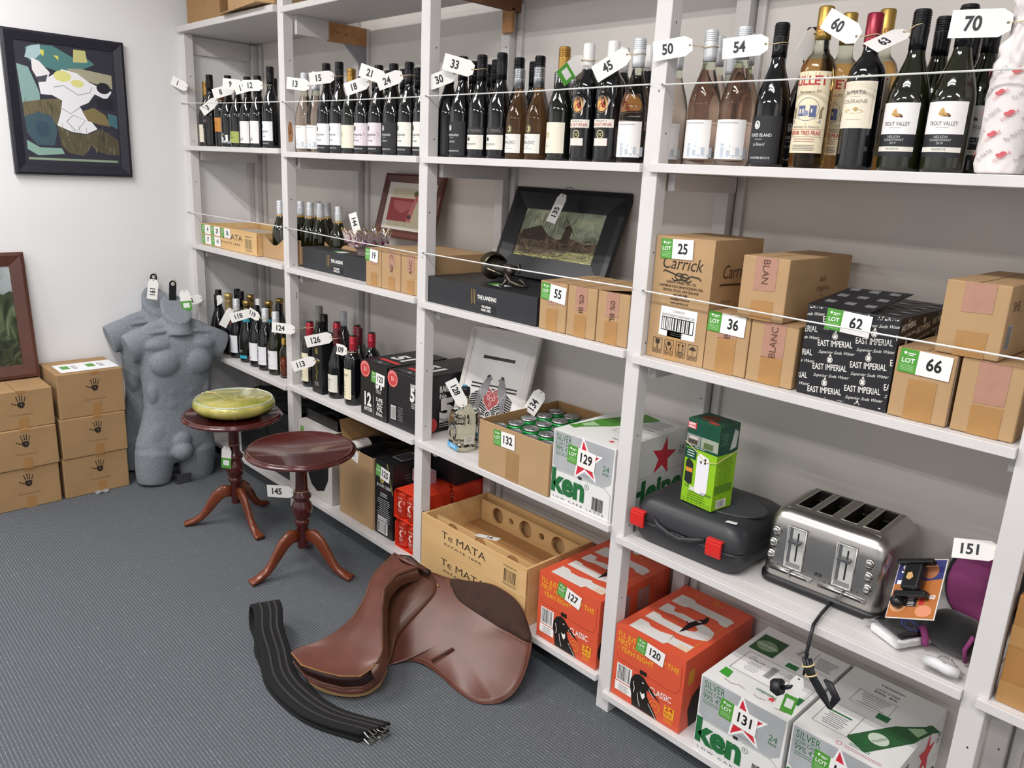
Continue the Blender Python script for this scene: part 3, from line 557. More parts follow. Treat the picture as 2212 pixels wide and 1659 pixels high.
# --- bottom shelf bay 2
z=SZ[4][1]
m=mt('#cdc9c4',.45,bump=.06)
o=carton('appliance_box','white appliance box with a large black oval and a red and silver printed top','product box',1.042,1.328,.022,.34,z,.335,m,
 fr=[('p',[(.09,.22),(.08,.1),(.11,.05),(.16,.03),(.22,.05),(.255,.11),(.262,.2),(.262,.3),(.09,.3)],'#121214'),('r',.02,.25,.03,.06,'#6f9a4c')],
 sd=[('t','DOLCE',.05,.085,.024,'#222',{'w':.1}),('t','DOLCE',.05,.045,.024,'#222',{'w':.1}),('r',0,.2,.34,.135,'#6a5445')],
 tp=[('r',0,0,.286,.34,'#c2bdb8'),('p',[(.06,.05),(.16,.05),(.14,.2),(.05,.22)],'#d4402c'),('p',[(.13,.06),(.16,.02),(.24,.02),(.27,.2),(.16,.2)],'#a9a6a2'),('r',.2,.04,.03,.14,'#1d1a10'),('r',.204,.045,.022,.13,'#d6c52e'),('tl',.02,.3,.22,3,.012,'#8a8580')])
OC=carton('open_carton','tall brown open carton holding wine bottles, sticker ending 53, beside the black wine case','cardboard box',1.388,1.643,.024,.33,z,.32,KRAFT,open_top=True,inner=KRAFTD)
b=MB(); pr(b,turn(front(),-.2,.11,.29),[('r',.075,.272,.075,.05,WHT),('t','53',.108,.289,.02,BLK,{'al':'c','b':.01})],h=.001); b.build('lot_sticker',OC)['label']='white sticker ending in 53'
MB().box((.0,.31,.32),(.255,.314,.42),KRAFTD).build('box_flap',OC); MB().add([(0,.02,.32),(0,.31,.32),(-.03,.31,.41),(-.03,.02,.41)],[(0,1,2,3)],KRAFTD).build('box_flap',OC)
m=mt('#17171a',.35,bump=.1,sc=20); h=.325; w=.125
it=[('e',.05,h*.755,.013,.015,'#c6b85e'),('t','S',.05,h*.735,.014,'#17171a',{'al':'c','b':.04}),('t',"JACOB'S CREEK",.062,h*.655,.013,WHT,{'al':'c','w':.1}),('t','RESERVE',.062,h*.61,.007,'#7c3434',{'al':'c','w':.05}),('t','CABERNET',.062,h*.56,.0075,WHT,{'al':'c','w':.05}),('t','SAUVIGNON',.062,h*.53,.0075,WHT,{'al':'c','w':.05}),('tl',.012,h*.49,.1,12,.0085,'#c9c9c9'),('r',.02,h*.2,.065,.02,'#c9c9c9'),('r',.02,h*.03,.07,.052,WHT),('b',.024,h*.04,.062,.045),('l',[(w,h*.62),(w-.02,h*.8),(w-.04,h)],.006,'#8f8a4a')]
o=carton('wine_case','black wine case with white lettering and lot sticker 125, leaning by the red can packs','wine case',1.652,1.777,.03,.33,z,h,m,fr=it,sd=[('tl',.05,.27,.2,6,.012,'#55555a')],tp=[('r',.03,.06,.07,.1,'#8d8f90'),('r',.035,.07,.06,.08,'#3a3a3e')])
lot(o,front(),'125',.006,h-.068,.095,.052,-8)
o=carton('wine_case','black case lying on the can packs behind the shelf post on the bottom shelf','wine case',1.795,1.945,.215,.17,z+.2515,.1,m,sd=[('t','WINE',.12,.02,.014,'#8a8a8e',{'rot':90}),('t','BOX',.09,.05,.02,'#8a8a8e')])
# red can packs
rd=mt('#dd4027',.35); cardb=mt('#b08b5c',.8)
def canpack(x,y,z,label,rz=0):
    W,D,H=.127,.188,.122; t=thing('can_pack',label,'can pack',(x,y,z),rz,'red six-packs of cans')
    b=MB(); 
    b.add([(0,.0,0),(W,0,0),(W,D,0),(0,D,0),(0,0,H*.86),(.014,0,H),(W-.014,0,H),(W,0,H*.86),(0,D,H*.86),(.014,D,H),(W-.014,D,H),(W,D,H*.86)],[(0,1,2,3),(0,3,8,4),(4,8,9,5),(5,9,10,6),(6,10,11,7),(7,11,2,1)],rd)
    pr(b,side(W),[('a','BREWING CO',.095,.02,.05,90,.0105,'#e9b0a2'),('tl',.17,.09,.008,9,.008,'#e9b0a2'),('o',.095,.025,.014,.014,.002,'#e9b0a2')],h=.0012)
    pr(b,top(H),[('t','DROP OF',.045,.02,.018,'#f1d9d2',{'rot':90,'b':.03,'w':.13}),('t','HONEY',.085,.04,.018,'#f1d9d2',{'rot':90,'b':.03,'w':.1}),('e',.068,.1,.012,.02,'#2a1a14')])
    b.build('card_sleeve',t,solid=.0015)['label']='red printed card sleeve'
    for i in range(2):
        for j in range(3):
            c=MB(); X=.0325+.062*i; Y=.0325+.0618*j
            c.lathe([(.024,.002),(.029,.006),(.0302,.012),(.0302,.1),(.028,.108),(.025,.112),(.0,.11)],mt('#cf3a24',.25,.4),18,x=X,y=Y)
            if j==0:
                f=cyl(.0302); g=lambda a,bb,hh,f=f,X=X,Y=Y:(lambda q:(q[0]+X,q[1]+Y,q[2]))(f(a,bb,hh)); g.curved=1
                pr(c,g,[('a','BREWING CO',0,.066,.02,90,.006,'#f1cfc6'),('p',[(-.006,.068),(.004,.078),(.014,.074),(.004,.07),(.002,.06),(.01,.048),(.004,.046),(-.006,.052),(-.01,.06)],'#f1cfc6'),('t','HOPPED',0,.036,.005,'#f1cfc6',{'al':'c'}),('t','PILSNER',0,.029,.005,'#f1cfc6',{'al':'c'})])
            c.build('can',t)
    return t
canpack(1.806,.022,z,'red card pack of cans, lower of the two stacked beside the black wine case')
canpack(1.799,.02,z+.1245,'red card pack of cans, upper of the two stacked beside the black wine case')
canpack(1.814,.2118,z,'red card pack of cans behind the third post, lower one at the back')
canpack(1.818,.2118,z+.1245,'red card pack of cans at the back, on top, seen right of the third post')
# ================= BOTTLES =================
SP=PI*2
GD=mt('#07080c',.06,0,coat=.5); GG=mt('#0d120c',.05,0,coat=.5); GO=mt('#1a1c0c',.05,0,coat=.5)
ROSE=mt('#f5e4d8',.0,0,tr=1,ior=1.34); GOLDL=mt('#f2c27a',.0,0,tr=1,ior=1.34); CLR=mt('#e9eedd',.0,0,tr=1,ior=1.2); PALEY=mt('#efe7a8',.0,0,tr=1,ior=1.34)
AMB=mt('#8a3a1c',.02,0,tr=.6,ior=1.34)
CB=mt('#131316',.22,.2); CW=mt('#dfe2e6',.3,.3); CG=mt('#b58d4a',.28,.75); CGB=mt('#b3924a',.38,.7); CS=mt('#b9bcc0',.25,.9); CR=mt('#8e2436',.3,.4); CRB=mt('#b02a3a',.3,.35); CM=mt('#5a1c28',.35,.3)
CR2=mt('#f1e9da',.6); 
BUR=[(0,.004),(.03,.002),(.037,.0),(.0395,.004),(.04,.01),(.04,.135),(.0385,.15),(.034,.17),(.028,.19),(.022,.208),(.0175,.222),(.0155,.235),(.0148,.25),(.0145,.298),(.0148,.3)]
BOR=[(0,.004),(.03,.002),(.035,.0),(.0375,.004),(.038,.01),(.038,.188),(.0365,.2),(.032,.212),(.024,.222),(.0175,.231),(.015,.242),(.0145,.298),(.0148,.3)]
GIT=[(0,.004),(.03,.002),(.036,.0),(.0385,.004),(.039,.01),(.039,.196),(.037,.208),(.032,.218),(.025,.228),(.0185,.238),(.0155,.25),(.0145,.298),(.0148,.3)]
LIL=[(0,.004),(.03,.002),(.0355,.0),(.038,.004),(.0385,.01),(.0385,.2),(.037,.215),(.032,.228),(.025,.237),(.019,.243),(.0165,.252),(.0155,.262),(.015,.32)]
HOC=[(0,.004),(.028,.002),(.035,.0),(.0375,.006),(.038,.02),(.0375,.10),(.035,.14),(.029,.175),(.022,.205),(.017,.23),(.0148,.25),(.0145,.3)]
CHA=[(0,.004),(.03,.002),(.041,.0),(.0435,.005),(.044,.012),(.044,.12),(.042,.14),(.036,.165),(.028,.19),(.021,.215),(.0165,.24),(.0155,.26),(.017,.29),(.0175,.3)]
def sc(p,s,r=1): return [(a*r,b*s) for a,b in p]
def cap(r,z0,z1,m,ribs=1,wire=0):
    P=[(r,z0),(r,z1-.058)] if z1-z0>.062 else [(r,z0)]
    if ribs:
        for k in range(6):
            q=z1-.03+.0045*k; P+=[(r+.0008,q),(r+.0008,q+.002),(r-.0005,q+.0025),(r-.0005,q+.004)]
    P+=[(r,z1-.003),(r-.002,z1),(0,z1)]
    return P
def cork(r,z0,z1): # foil over a wired cork
    return [(r+.002,z0),(r+.0005,z0+(z1-z0)*.45),(r,z1-.045),(r+.002,z1-.04),(r-.002,z1-.034),(r+.001,z1-.028),(r+.004,z1-.018),(r+.004,z1-.008),(r,z1-.001),(0,z1)]
def rad(P):
    def f(z):
        for (a,b),(c,d) in zip(P[2:],P[3:]):
            if b<=z<=d and d>b: return a+(c-a)*(z-b)/(d-b)
        return P[5][0]
    return f
def bottle(kind,labels,P,glass,capm,z0,z1,crn=.0165,corked=0,extra=None,airm=None,fill=None,ribs=1,n=28):
    """builds one bottle: body, cap and each paper label as parts"""
    t=thing('wine_bottle',kind,'bottle')
    if airm and fill:
        lo=[q for q in P if q[1]<fill]; r_=rad(P)(fill); b=MB().lathe(lo+[(r_,fill)],glass,n); b.f.pop(); b.fm.pop(); b.fs.pop()
        hi=[(r_,fill)]+[q for q in P if q[1]>fill]; k=MB().lathe(hi,airm,n); k.f=k.f[:-2]; k.fm=k.fm[:-2]; k.fs=k.fs[:-2]
        b.add(k.v,k.f,airm,True); b.build('glass_body',t)
    else: MB().lathe(P,glass,n).build('glass_body',t)
    MB().lathe(cork(crn,z0,z1) if corked else cap(crn,z0,z1,capm,ribs),capm,20).build('foil_capsule' if corked else 'cap',t)
    R=P[5][0]
    for (za,zb,w,bg,items) in labels:
        b=MB(); mp=cyl(R,z0=za,rr=lambda z,za=za:rad(P)(za+z) if za+z>.12 else R)
        if bg: pr(b,mp,[('r',-w/2,0,w,zb-za,bg)],h=.0003)
        pr(b,mp,items,h=.0006); b.build('label',t)
    if extra: extra(t,R)
    return t
W1='#eceae8'; BK='#1b1b20'; FX='#e9eaee'
def kitu(dark=0):
    g='#b9c2cc' if not dark else '#f2f2f2'
    return [('t','kitu',-.045,.004,.034,g,{'w':.1,'b':.02}),('tl',-.04,.082,.08,1,.01,'#b9b9b9')] if not dark else [('t','kitu',-.055,.003,.05,g,{'w':.11,'b':.03})]
def foxes(bg,fg,art=0):
    L=[(.03,.112,.092,bg,([('p',[(-.03,.0),(-.01,.04),(.0,.082),(.03,.082),(.03,.0)],'#e3a7b8'),('p',[(0,.0),(.02,.03),(.035,.0)],'#33405e'),('p',[(.01,.03),(.03,.05),(.036,.035)],'#c24a48'),('p',[(-.01,.05),(.0,.07),(.012,.066)],'#e8c9a0')] if art else [])+[('e',-.012,.062,.008,.0095,fg if bg!=BK else W1),('o',-.012,.062,.0055,.007,.0012,'#888'),
       ('t','FOXES ISLAND',-.03,.036,.0068,fg,{'w':.055,'b':.015}),('tl',-.02,.03,.03,1,.003,fg),('t','Le Renard' if bg==BK else 'Marlborough',-.018,.016,.0068,fg,{'w':.03,'sh':.4})]),
       (.008,.03,.092,'#1b1c21',[('t','AWATERE ESTATE',-.024,.009,.0042,'#cfcfcf',{'w':.05,'b':.02})])]
    return L
def cream_ms(): return [(.02,.105,.086,'#e9e3d0',[('t','ms',-.03,.042,.022,'#c2ac7a',{'w':.026,'sh':.3,'rot':0}),('t','CUVEE',-.025,.018,.004,'#b5a98c',{'w':.02})])]
rg=random.Random(11)
def ring(t,R,z=.262,c='#8b8b90'):
    b=MB(); mp=cyl(.0168,z0=0); pr(b,mp,[('o',-.0,z,.0065,.0075,.0009,c)]); pr(b,mp,[('r',-.026,z+.004,.018,.0007,c),('r',.007,z+.004,.018,.0007,c)]); b.build('neck_badge',t)
KIND={}
def reg(n,**k): KIND[n]=k
reg('ms',labels=cream_ms(),P=BUR,glass=GG,capm=CG,z0=.24,z1=.312)
reg('faint',labels=[(.085,.135,.08,'#15131a',[('t','ilish',-.02,.028,.016,'#8f8a84',{'w':.04,'sh':.3})])],P=sc(BUR,1.07),glass=GD,capm=CB,z0=.26,z1=.338)
reg('orange',labels=[(.07,.135,.07,'#c98a3a',[('t','NAUTI',-.016,.038,.006,'#4a2c12',{'w':.03}),('o',.006,.026,.008,.008,.0012,'#8a5a20'),('tl',-.02,.012,.03,2,.004,'#8a5a20')])],P=sc(BOR,.88,.95),glass=GD,capm=mt('#9a6a50',.35,.5),z0=.22,z1=.268)
reg('kit',labels=[(.016,.08,.11,None,kitu(1))],P=BUR,glass=GD,capm=CB,z0=.25,z1=.325,)
reg('green',labels=[(.018,.07,.084,'#a2ae5c',[('t','TAKE N',-.02,.022,.0045,'#3f4a20',{'w':.035,'b':.03}),('o',0,.036,.005,.006,.001,'#7f8c40')])],P=BUR,glass=GD,capm=CGB,z0=.245,z1=.3)
reg('black',labels=[(.018,.115,.086,W1,[('t','Black',-.03,.012,.016,'#55555c',{'w':.045}),('tl',-.03,.07,.025,2,.006,'#777'),('tl',-.03,.05,.022,3,.006,'#777')])],P=BUR,glass=GD,capm=CB,z0=.235,z1=.31)
reg('foxw',labels=foxes(FX,'#55565e'),P=sc(BUR,1.08),glass=GD,capm=CB,z0=.262,z1=.341,extra=ring)
reg('foxw2',labels=foxes('#ebe8df','#4e4e54'),P=BUR,glass=GD,capm=CB,z0=.24,z1=.314,extra=ring)
reg('foxg',labels=foxes('#8f8f80','#2a2a2c'),P=BUR,glass=GO,capm=CB,z0=.24,z1=.312,extra=ring)
reg('foxd',labels=foxes(BK,'#d9d9dc'),P=BUR,glass=GD,capm=CB,z0=.24,z1=.314,extra=ring)
reg('foxa',labels=foxes('#e3dbe0','#5a5560',1),P=BUR,glass=GD,capm=CB,z0=.24,z1=.314,extra=ring)
reg('kitu',labels=[(.014,.105,.092,W1,kitu())],P=BUR,glass=ROSE,capm=CW,z0=.243,z1=.314,airm=CLR,fill=.222)
reg('kituK',labels=[],P=BUR,glass=ROSE,capm=CW,z0=.243,z1=.31,airm=CLR,fill=.2)
reg('bound',labels=[(.026,.07,.086,'#e9e7dc',[('e',-.012,.031,.0075,.006,'#23242a'),('t','THE BOUNDER',-.03,.013,.006,'#666',{'w':.048}),('tl',-.02,.009,.03,1,.003,'#999')]),(.072,.092,.086,'#232226',[('t','HART TOWN',-.036,.006,.0088,'#8e8a80',{'w':.07})])],P=BUR,glass=GD,capm=CB,z0=.235,z1=.313)
reg('emal',labels=[(.018,.073,.074,'#e7e5df',[('t','EMALRIC',-.028,.026,.009,'#5a5a60',{'w':.05}),('o',-.006,.03,.011,.013,.0008,'#888'),('t','DOMAINE',-.028,.044,.004,'#777',{'w':.02}),('tl',-.028,.012,.05,1,.004,'#999')]),(.075,.1,.02,'#1d1b14',[('o',0,.012,.0085,.0115,.001,'#b8a764'),('t','3',-.004,.005,.014,'#d8cf9a',{'b':.04})])],P=[(a*.88,b*.83) for a,b in BUR],glass=mt('#c79a6a',.0,0,tr=.92,ior=1.34),capm=CS,z0=.205,z1=.262)
def gitana():
    D=[(0,.075),(.034,.04),(.012,.012),(.012,.0),(-.012,.0),(-.012,.012),(-.034,.04)]
    return [(.108,.184,.07,None,[('p',[(0,.076),(.018,.058),(.035,.04),(.012,.014),(-.012,.014),(-.035,.04),(-.018,.058)],'#e9ded0'),('o',0,.042,.018,.022,.0012,'#b58f70'),('e',0,.043,.0155,.019,'#d9a860'),('p',[(-.011,.028),(-.008,.04),(-.003,.046),(.005,.045),(.01,.036),(.012,.028)],'#a8392c'),('e',.001,.052,.0055,.0065,'#b87a58'),('p',[(-.005,.053),(-.004,.062),(.004,.062),(.008,.055),(.003,.057)],'#1d1512')]),
            (.09,.112,.074,'#ebe3d8',[('t','LA GITANA',0,.004,.0085,'#a83a3a',{'al':'c','w':.064,'b':.01}),('t','MANZANILLA',0,.0155,.0035,'#444',{'al':'c','w':.036})]),
            (.06,.086,.03,None,[('e',0,.012,.011,.012,'#c9bb8a'),('e',0,.012,.008,.009,'#1d1c18'),('t','92',0,.008,.007,'#d9cf9a',{'al':'c'})]),
            (.042,.062,.044,'#e3ddd6',[('p',[(-.022,.005),(.022,.0085),(.022,.0145),(-.022,.011)],'#c23436'),('t','225',0,.0072,.004,'#f0d8c8',{'al':'c'})])]
def gneck(t,R):
    b=MB(); pr(b,cyl(.0168),[('t','La GITANA',0,.252,.005,'#8a4a4a',{'al':'c','w':.024})]); b.build('cap_print',t)
reg('git',labels=gitana(),P=GIT,glass=GD,capm=mt('#e4e3e1',.35),z0=.245,z1=.314,ribs=0,extra=gneck)
def lillet():
    R_='#b5343c'; B_='#56618c'
    it=[('l',[(-.044,.168),(.044,.168),(.044,.003),(-.044,.003),(-.044,.168)],.0006,'#c9ab6a'),('t','LILLET',0,.143,.0185,R_,{'al':'c','w':.074,'b':.02}),('t','Maison fondee en 1872',0,.126,.006,'#8a6a5a',{'al':'c','w':.05,'sh':.4}),
        ('o',0,.092,.026,.0245,.0008,B_),('r',-.02,.078,.016,.022,B_),('r',-.017,.083,.004,.01,'#e9dfc0'),('r',-.01,.083,.004,.01,'#e9dfc0'),('r',.006,.076,.014,.024,B_),('r',.009,.085,.003,.008,'#e9dfc0'),('p',[(-.024,.076),(.024,.076),(.018,.071),(-.018,.071)],'#8b90ab'),('e',-.002,.084,.006,.006,'#8b90ab'),
        ('p',[(-.032,.07),(.032,.07),(.03,.063),(0,.06),(-.03,.063)],B_),('p',[(-.026,.068),(.026,.068),(.024,.0645),(0,.062),(-.024,.0645)],'#d9c47a'),('p',[(.027,.072),(.034,.074),(.033,.09),(.037,.096),(.032,.098),(.028,.09)],'#8a7a5a'),('p',[(-.027,.072),(-.034,.074),(-.033,.09),(-.037,.096),(-.032,.098),(-.028,.09)],'#8a7a5a'),
        ('t','PREPARED IN FRANCE',0,.053,.004,'#777',{'al':'c','w':.06}),('r',-.04,.0495,.08,.0006,'#b5343c'),('t','SERVIR TRES FRAIS',0,.038,.0085,R_,{'al':'c','w':.072,'b':.01}),('r',-.04,.034,.08,.0006,'#555'),('tl',-.024,.029,.048,2,.005,'#c09a8a'),('tl',-.036,.016,.072,4,.0035,'#777')]
    return [(.032,.203,.092,'#ebdfc0',it)]
def lneck(t,R):
    b=MB(); pr(b,cyl(.0166),[('t','LILLET',0,.29,.0075,'#a83a2c',{'al':'c','w':.026}),('t','1872',0,.282,.004,'#a83a2c',{'al':'c'})]); b.build('cap_print',t)
reg('lil',labels=lillet(),P=LIL,glass=GOLDL,capm=CGB,z0=.272,z1=.338,airm=CLR,fill=.228,extra=lneck,ribs=0)
reg('col',labels=[(.084,.178,.082,'#e9dfcb',[('l',[(-.034,.012),(.034,.012),(.034,.078),(-.034,.078),(-.034,.012)],.0006,'#a08c78'),('t','Te MATA',-.004,.067,.0085,'#7d7266',{'al':'c','w':.046}),('tl',-.02,.063,.035,1,.003,'#b5a896'),('t','COLERAINE',-.004,.05,.0075,'#8a7f73',{'al':'c','w':.056}),('e',-.002,.034,.02,.0045,'#c9b07a'),('e',.003,.038,.005,.004,'#b89a5c'),('tl',-.026,.017,.05,1,.003,'#b5a896')])],P=BOR,glass=GD,capm=CR,z0=.25,z1=.314,ribs=0)
reg('tro',labels=[(.072,.133,.084,W1,[('e',.002,.036,.008,.0035,'#8a5a34'),('p',[(-.012,.037),(-.008,.046),(-.003,.05),(.001,.04),(.006,.036),(-.004,.033)],'#c9a05c'),('e',.009,.034,.0028,.0022,'#5a3a24'),('t','TROUT VALLEY',0,.016,.0078,'#5a5a60',{'al':'c','w':.054}),('tl',-.018,.012,.036,1,.003,'#aaa')]),
   (.048,.072,.084,'#1c1d22',[('t','NELSON',0,.0165,.0046,'#c9c9cc',{'al':'c'}),('t','CHARDONNAY',0,.0105,.0046,'#c9c9cc',{'al':'c','w':.04}),('t','2019',0,.0045,.0044,'#c9c9cc',{'al':'c'})]),(.038,.0475,.084,'#e3dfd4',[('t','RESERVE',0,.003,.0042,'#777',{'al':'c','w':.026})]),(.028,.0378,.084,'#1c1d22',[])],P=sc(BUR,1.0,1.03),glass=GO,capm=CB,z0=.235,z1=.312)
reg('dark',labels=[(.03,.11,.08,'#26262b',[])],P=BUR,glass=GD,capm=CB,z0=.24,z1=.312,extra=ring)
reg('plain',labels=[],P=BUR,glass=GD,capm=CB,z0=.235,z1=.312)
reg('silver',labels=[],P=[(a*.88,b*.83) for a,b in BUR],glass=GD,capm=CS,z0=.205,z1=.262)
reg('gold',labels=[],P=BUR,glass=GD,capm=CG,z0=.24,z1=.305)
# savvy style (short bottles in trays)
def yring(t,R): MB().lathe([(.0172,.186),(.0176,.188),(.0172,.192)],mt('#c9992c',.4),20).build('neck_ring',t); b=MB(); pr(b,cyl(.033,z0=0,rr=rad([(a,b_*.83) for a,b_ in BUR])),[('p',[(-.014,.135),(.014,.135),(.012,.15),(-.012,.15)],'#e3e3e1')]); b.build('shoulder_label',t)
reg('tray',labels=[],P=[(a,b*.83) for a,b in BUR],glass=GO,capm=CW,z0=.19,z1=.258,extra=yring)
# third shelf kinds
def toi(gold=1):
    def f(t,R):
        b=MB(); pr(b,cyl(.036,z0=0,rr=rad(BUR)),[('e',-.018,.145,.011,.012,'#b98f45'),('o',-.018,.145,.008,.009,.0008,'#7a5a24')]); b.build('gold_medallion',t)
        b=MB(); pr(b,cyl(.0168),[('t','Brancott',0,.248,.005,'#8a8f98',{'al':'c','w':.02,'sh':.3})]); b.build('cap_print',t)
    return f
TL=[(.028,.118,.084,'#e4e4ea',[('t','toi',-.03,.06,.016,'#4a4a55',{'w':.035,'sh':.5}),('tl',-.03,.048,.03,3,.008,'#9a9aa2'),('l',[(.0,.03),(.02,.06)],.0006,'#999'),('r',-.042,.018,.084,.0007,'#999'),('tl',-.03,.012,.06,1,.003,'#aaa')])]
reg('toi',labels=TL,P=BUR,glass=GD,capm=CW,z0=.235,z1=.302,extra=toi())
reg('toiw',labels=TL,P=BUR,glass=GO,capm=CW,z0=.235,z1=.302,extra=toi())
reg('tel',labels=[(.03,.105,.084,'#d6d6cd',[('t','MARTEL',-.03,.038,.007,'#333',{'w':.05,'b':.02}),('tl',-.03,.03,.05,3,.007,'#8f8f88')])],P=BUR,glass=GD,capm=CB,z0=.235,z1=.303)
def champ(t,R): b=MB(); pr(b,cyl(.03,z0=0,rr=rad(CHA)),[('r',-.04,.16,.08,.016,'#a83228'),('tl',-.02,.172,.03,1,.004,'#e9d9c0')]); b.build('shoulder_label',t)
reg('chg',labels=[],P=sc(CHA,1.0),glass=GD,capm=mt('#c7b078',.3,.7),z0=.19,z1=.318,crn=.0185,corked=1,extra=champ)
def teal(t,R): b=MB(); pr(b,cyl(.02,z0=0,rr=rad(CHA)),[('r',-.03,.205,.06,.014,'#2f9fb5')]); b.build('neck_band',t)
reg('cht',labels=[(.02,.036,.07,'#2f9fb5',[]),(.036,.07,.06,None,[('t','IAN',-.02,.018,.009,W1,{'w':.03}),('tl',-.02,.012,.04,1,.004,'#aaa')])],P=sc(CHA,1.0),glass=GG,capm=mt('#b99a5c',.22,.9),z0=.215,z1=.312,corked=1,extra=teal)
reg('red',labels=[(.03,.12,.086,'#e6e6ea',[('t','ESCHEN',-.036,.045,.005,'#777',{'w':.03}),('tl',-.036,.035,.04,3,.008,'#999'),('e',-.002,.012,.006,.006,'#c2383c')])],P=BUR,glass=GD,capm=CB,z0=.235,z1=.302)
reg('tempr',labels=[(.025,.155,.06,'#e9e0c4',[('t','Tempr',-.025,.1,.012,'#5a4a3a',{'w':.045,'sh':.5}),('l',[(-.012,.075),(-.006,.07),(-.012,.065),(-.004,.06),(-.01,.052)],.002,'#4a3a2c'),('tl',-.025,.04,.03,3,.012,'#9a8a70')])],P=sc(BOR,.98),glass=GD,capm=CRB,z0=.225,z1=.29)
reg('lad',labels=[(.028,.105,.084,'#dcd9d0',[('t','LADERAS',-.036,.05,.008,'#4a4a4a',{'w':.05}),('tl',-.036,.042,.045,5,.007,'#9a9a92')])],P=sc(BUR,.99),glass=GD,capm=CM,z0=.225,z1=.298)
reg('redp',labels=[],P=sc(BOR,.98),glass=GD,capm=CRB,z0=.225,z1=.29)
reg('greyc',labels=[],P=sc(BUR,1.08),glass=GG,capm=mt('#9c9a98',.4,.3),z0=.255,z1=.328)
# small clear bottle
def small():
    t=thing('spirit_bottle','small clear bottle of dark amber liquor with a gold screw cap','bottle')
    P=[(0,.003),(.018,0),(.021,.004),(.021,.12),(.018,.135),(.011,.148),(.0095,.155),(.0095,.168)]
    MB().lathe(P,mt('#f0efe6',.02,0,tr=1,ior=1.1),24).build('glass_body',t); MB().lathe([(0,.008),(.0185,.008),(.0185,.1),(0,.1)],mt('#6a2a16',.1),20).build('liquor',t)
    MB().lathe(cap(.0115,.163,.19,CGB),CGB,18).build('cap',t); b=MB(); pr(b,cyl(.0212),[('l',[(-.006,.03),(.004,.045),(-.004,.06),(.005,.075)],.0025,'#c98a6a')]); b.build('label',t); return t
SEEN={}
def place(kind,x,y,z,label,group=None,rz=None):
    rz=rg.uniform(-.06,.12) if rz is None else rz
    if kind not in SEEN:
        k=dict(KIND[kind]); t=bottle('',k.pop('labels'),**k); SEEN[kind]=t; t.location=(x,y,z+.0005); t.rotation_euler=(0,0,rz); t['label']=label
        if group: t['group']=group
        return t
    return dup(SEEN[kind],(x,y,z+.0005),rz,label,group)
G1='wine bottles on the top shelf'; G3='bottles on the third shelf'
z=SZ[1][0]
for k,x,l in [('ms',.066,'gold-capped bottle with cream label, leftmost on the top shelf'),('faint',.165,'tall dark bottle with faint label, second from the corner'),('orange',.27,'short dark bottle with an orange label'),('kit',.369,'dark bottle with large white letters kit'),('green',.467,'gold-capped dark bottle with olive green label'),('black',.568,'white-labelled bottle reading Black, beside the green-labelled one'),('black',.669,'white-labelled bottle reading Black, farther from the green-labelled one'),('foxw',.787,'tall bottle with white and black label, last before the second post')]:
    place(k,x,(.088 if x<.07 else .066) if k!='orange' else .075,z,l,G1)
for k,x,y,l in [('gold',.74,.16,'gold-topped bottle behind the bottle of lot 12'),('plain',.45,.17,'black-capped bottle behind the green-labelled one'),('plain',.62,.17,'black-capped bottle behind the Black-labelled pair')]: place(k,x,y,z,l,G1)
z=SZ[1][1]
for k,x,y,l in [('foxw2',.973+.1,.2,'dark bottle half hidden just right of the second post, back row'),('kitu',1.078,.068,'left rosé bottle of the pair under lot tag 13'),('kitu',1.166,.068,'right rosé bottle of the pair under lot tag 13'),('foxw',1.25,.068,'white-labelled tall bottle under lot tag 15, left of its twin'),('foxw',1.345,.068,'white-labelled tall bottle tied with lot tag 15'),('ms',1.43,.068,'gold-capped cream-labelled bottle between lot tags 15 and 18'),('foxa',1.52,.068,'left bottle with pink painted label'),('foxa',1.613,.068,'right bottle with pink painted label'),('foxd',1.707,.068,'bottle with black label and white oval under lot tag 21'),('foxw2',1.80,.068,'white-labelled bottle tied with lot tag 24'),('foxw2',1.89,.068,'white-labelled bottle mostly hidden by the third post'),
    ('plain',1.062,.3,'black-capped bottle behind the rosé pair'),('plain',1.358,.165,'black-capped bottle behind the cream-labelled one'),('dark',1.446,.17,'dark bottle behind the left pink-labelled bottle'),('dark',1.53,.17,'dark bottle behind the right pink-labelled bottle'),('dark',1.63,.17,'dark bottle behind lot tag 21'),('dark',1.72,.17,'dark bottle behind lot tag 24')]:
    place(k,x,y,z,l,G1)
z=SZ[1][2]
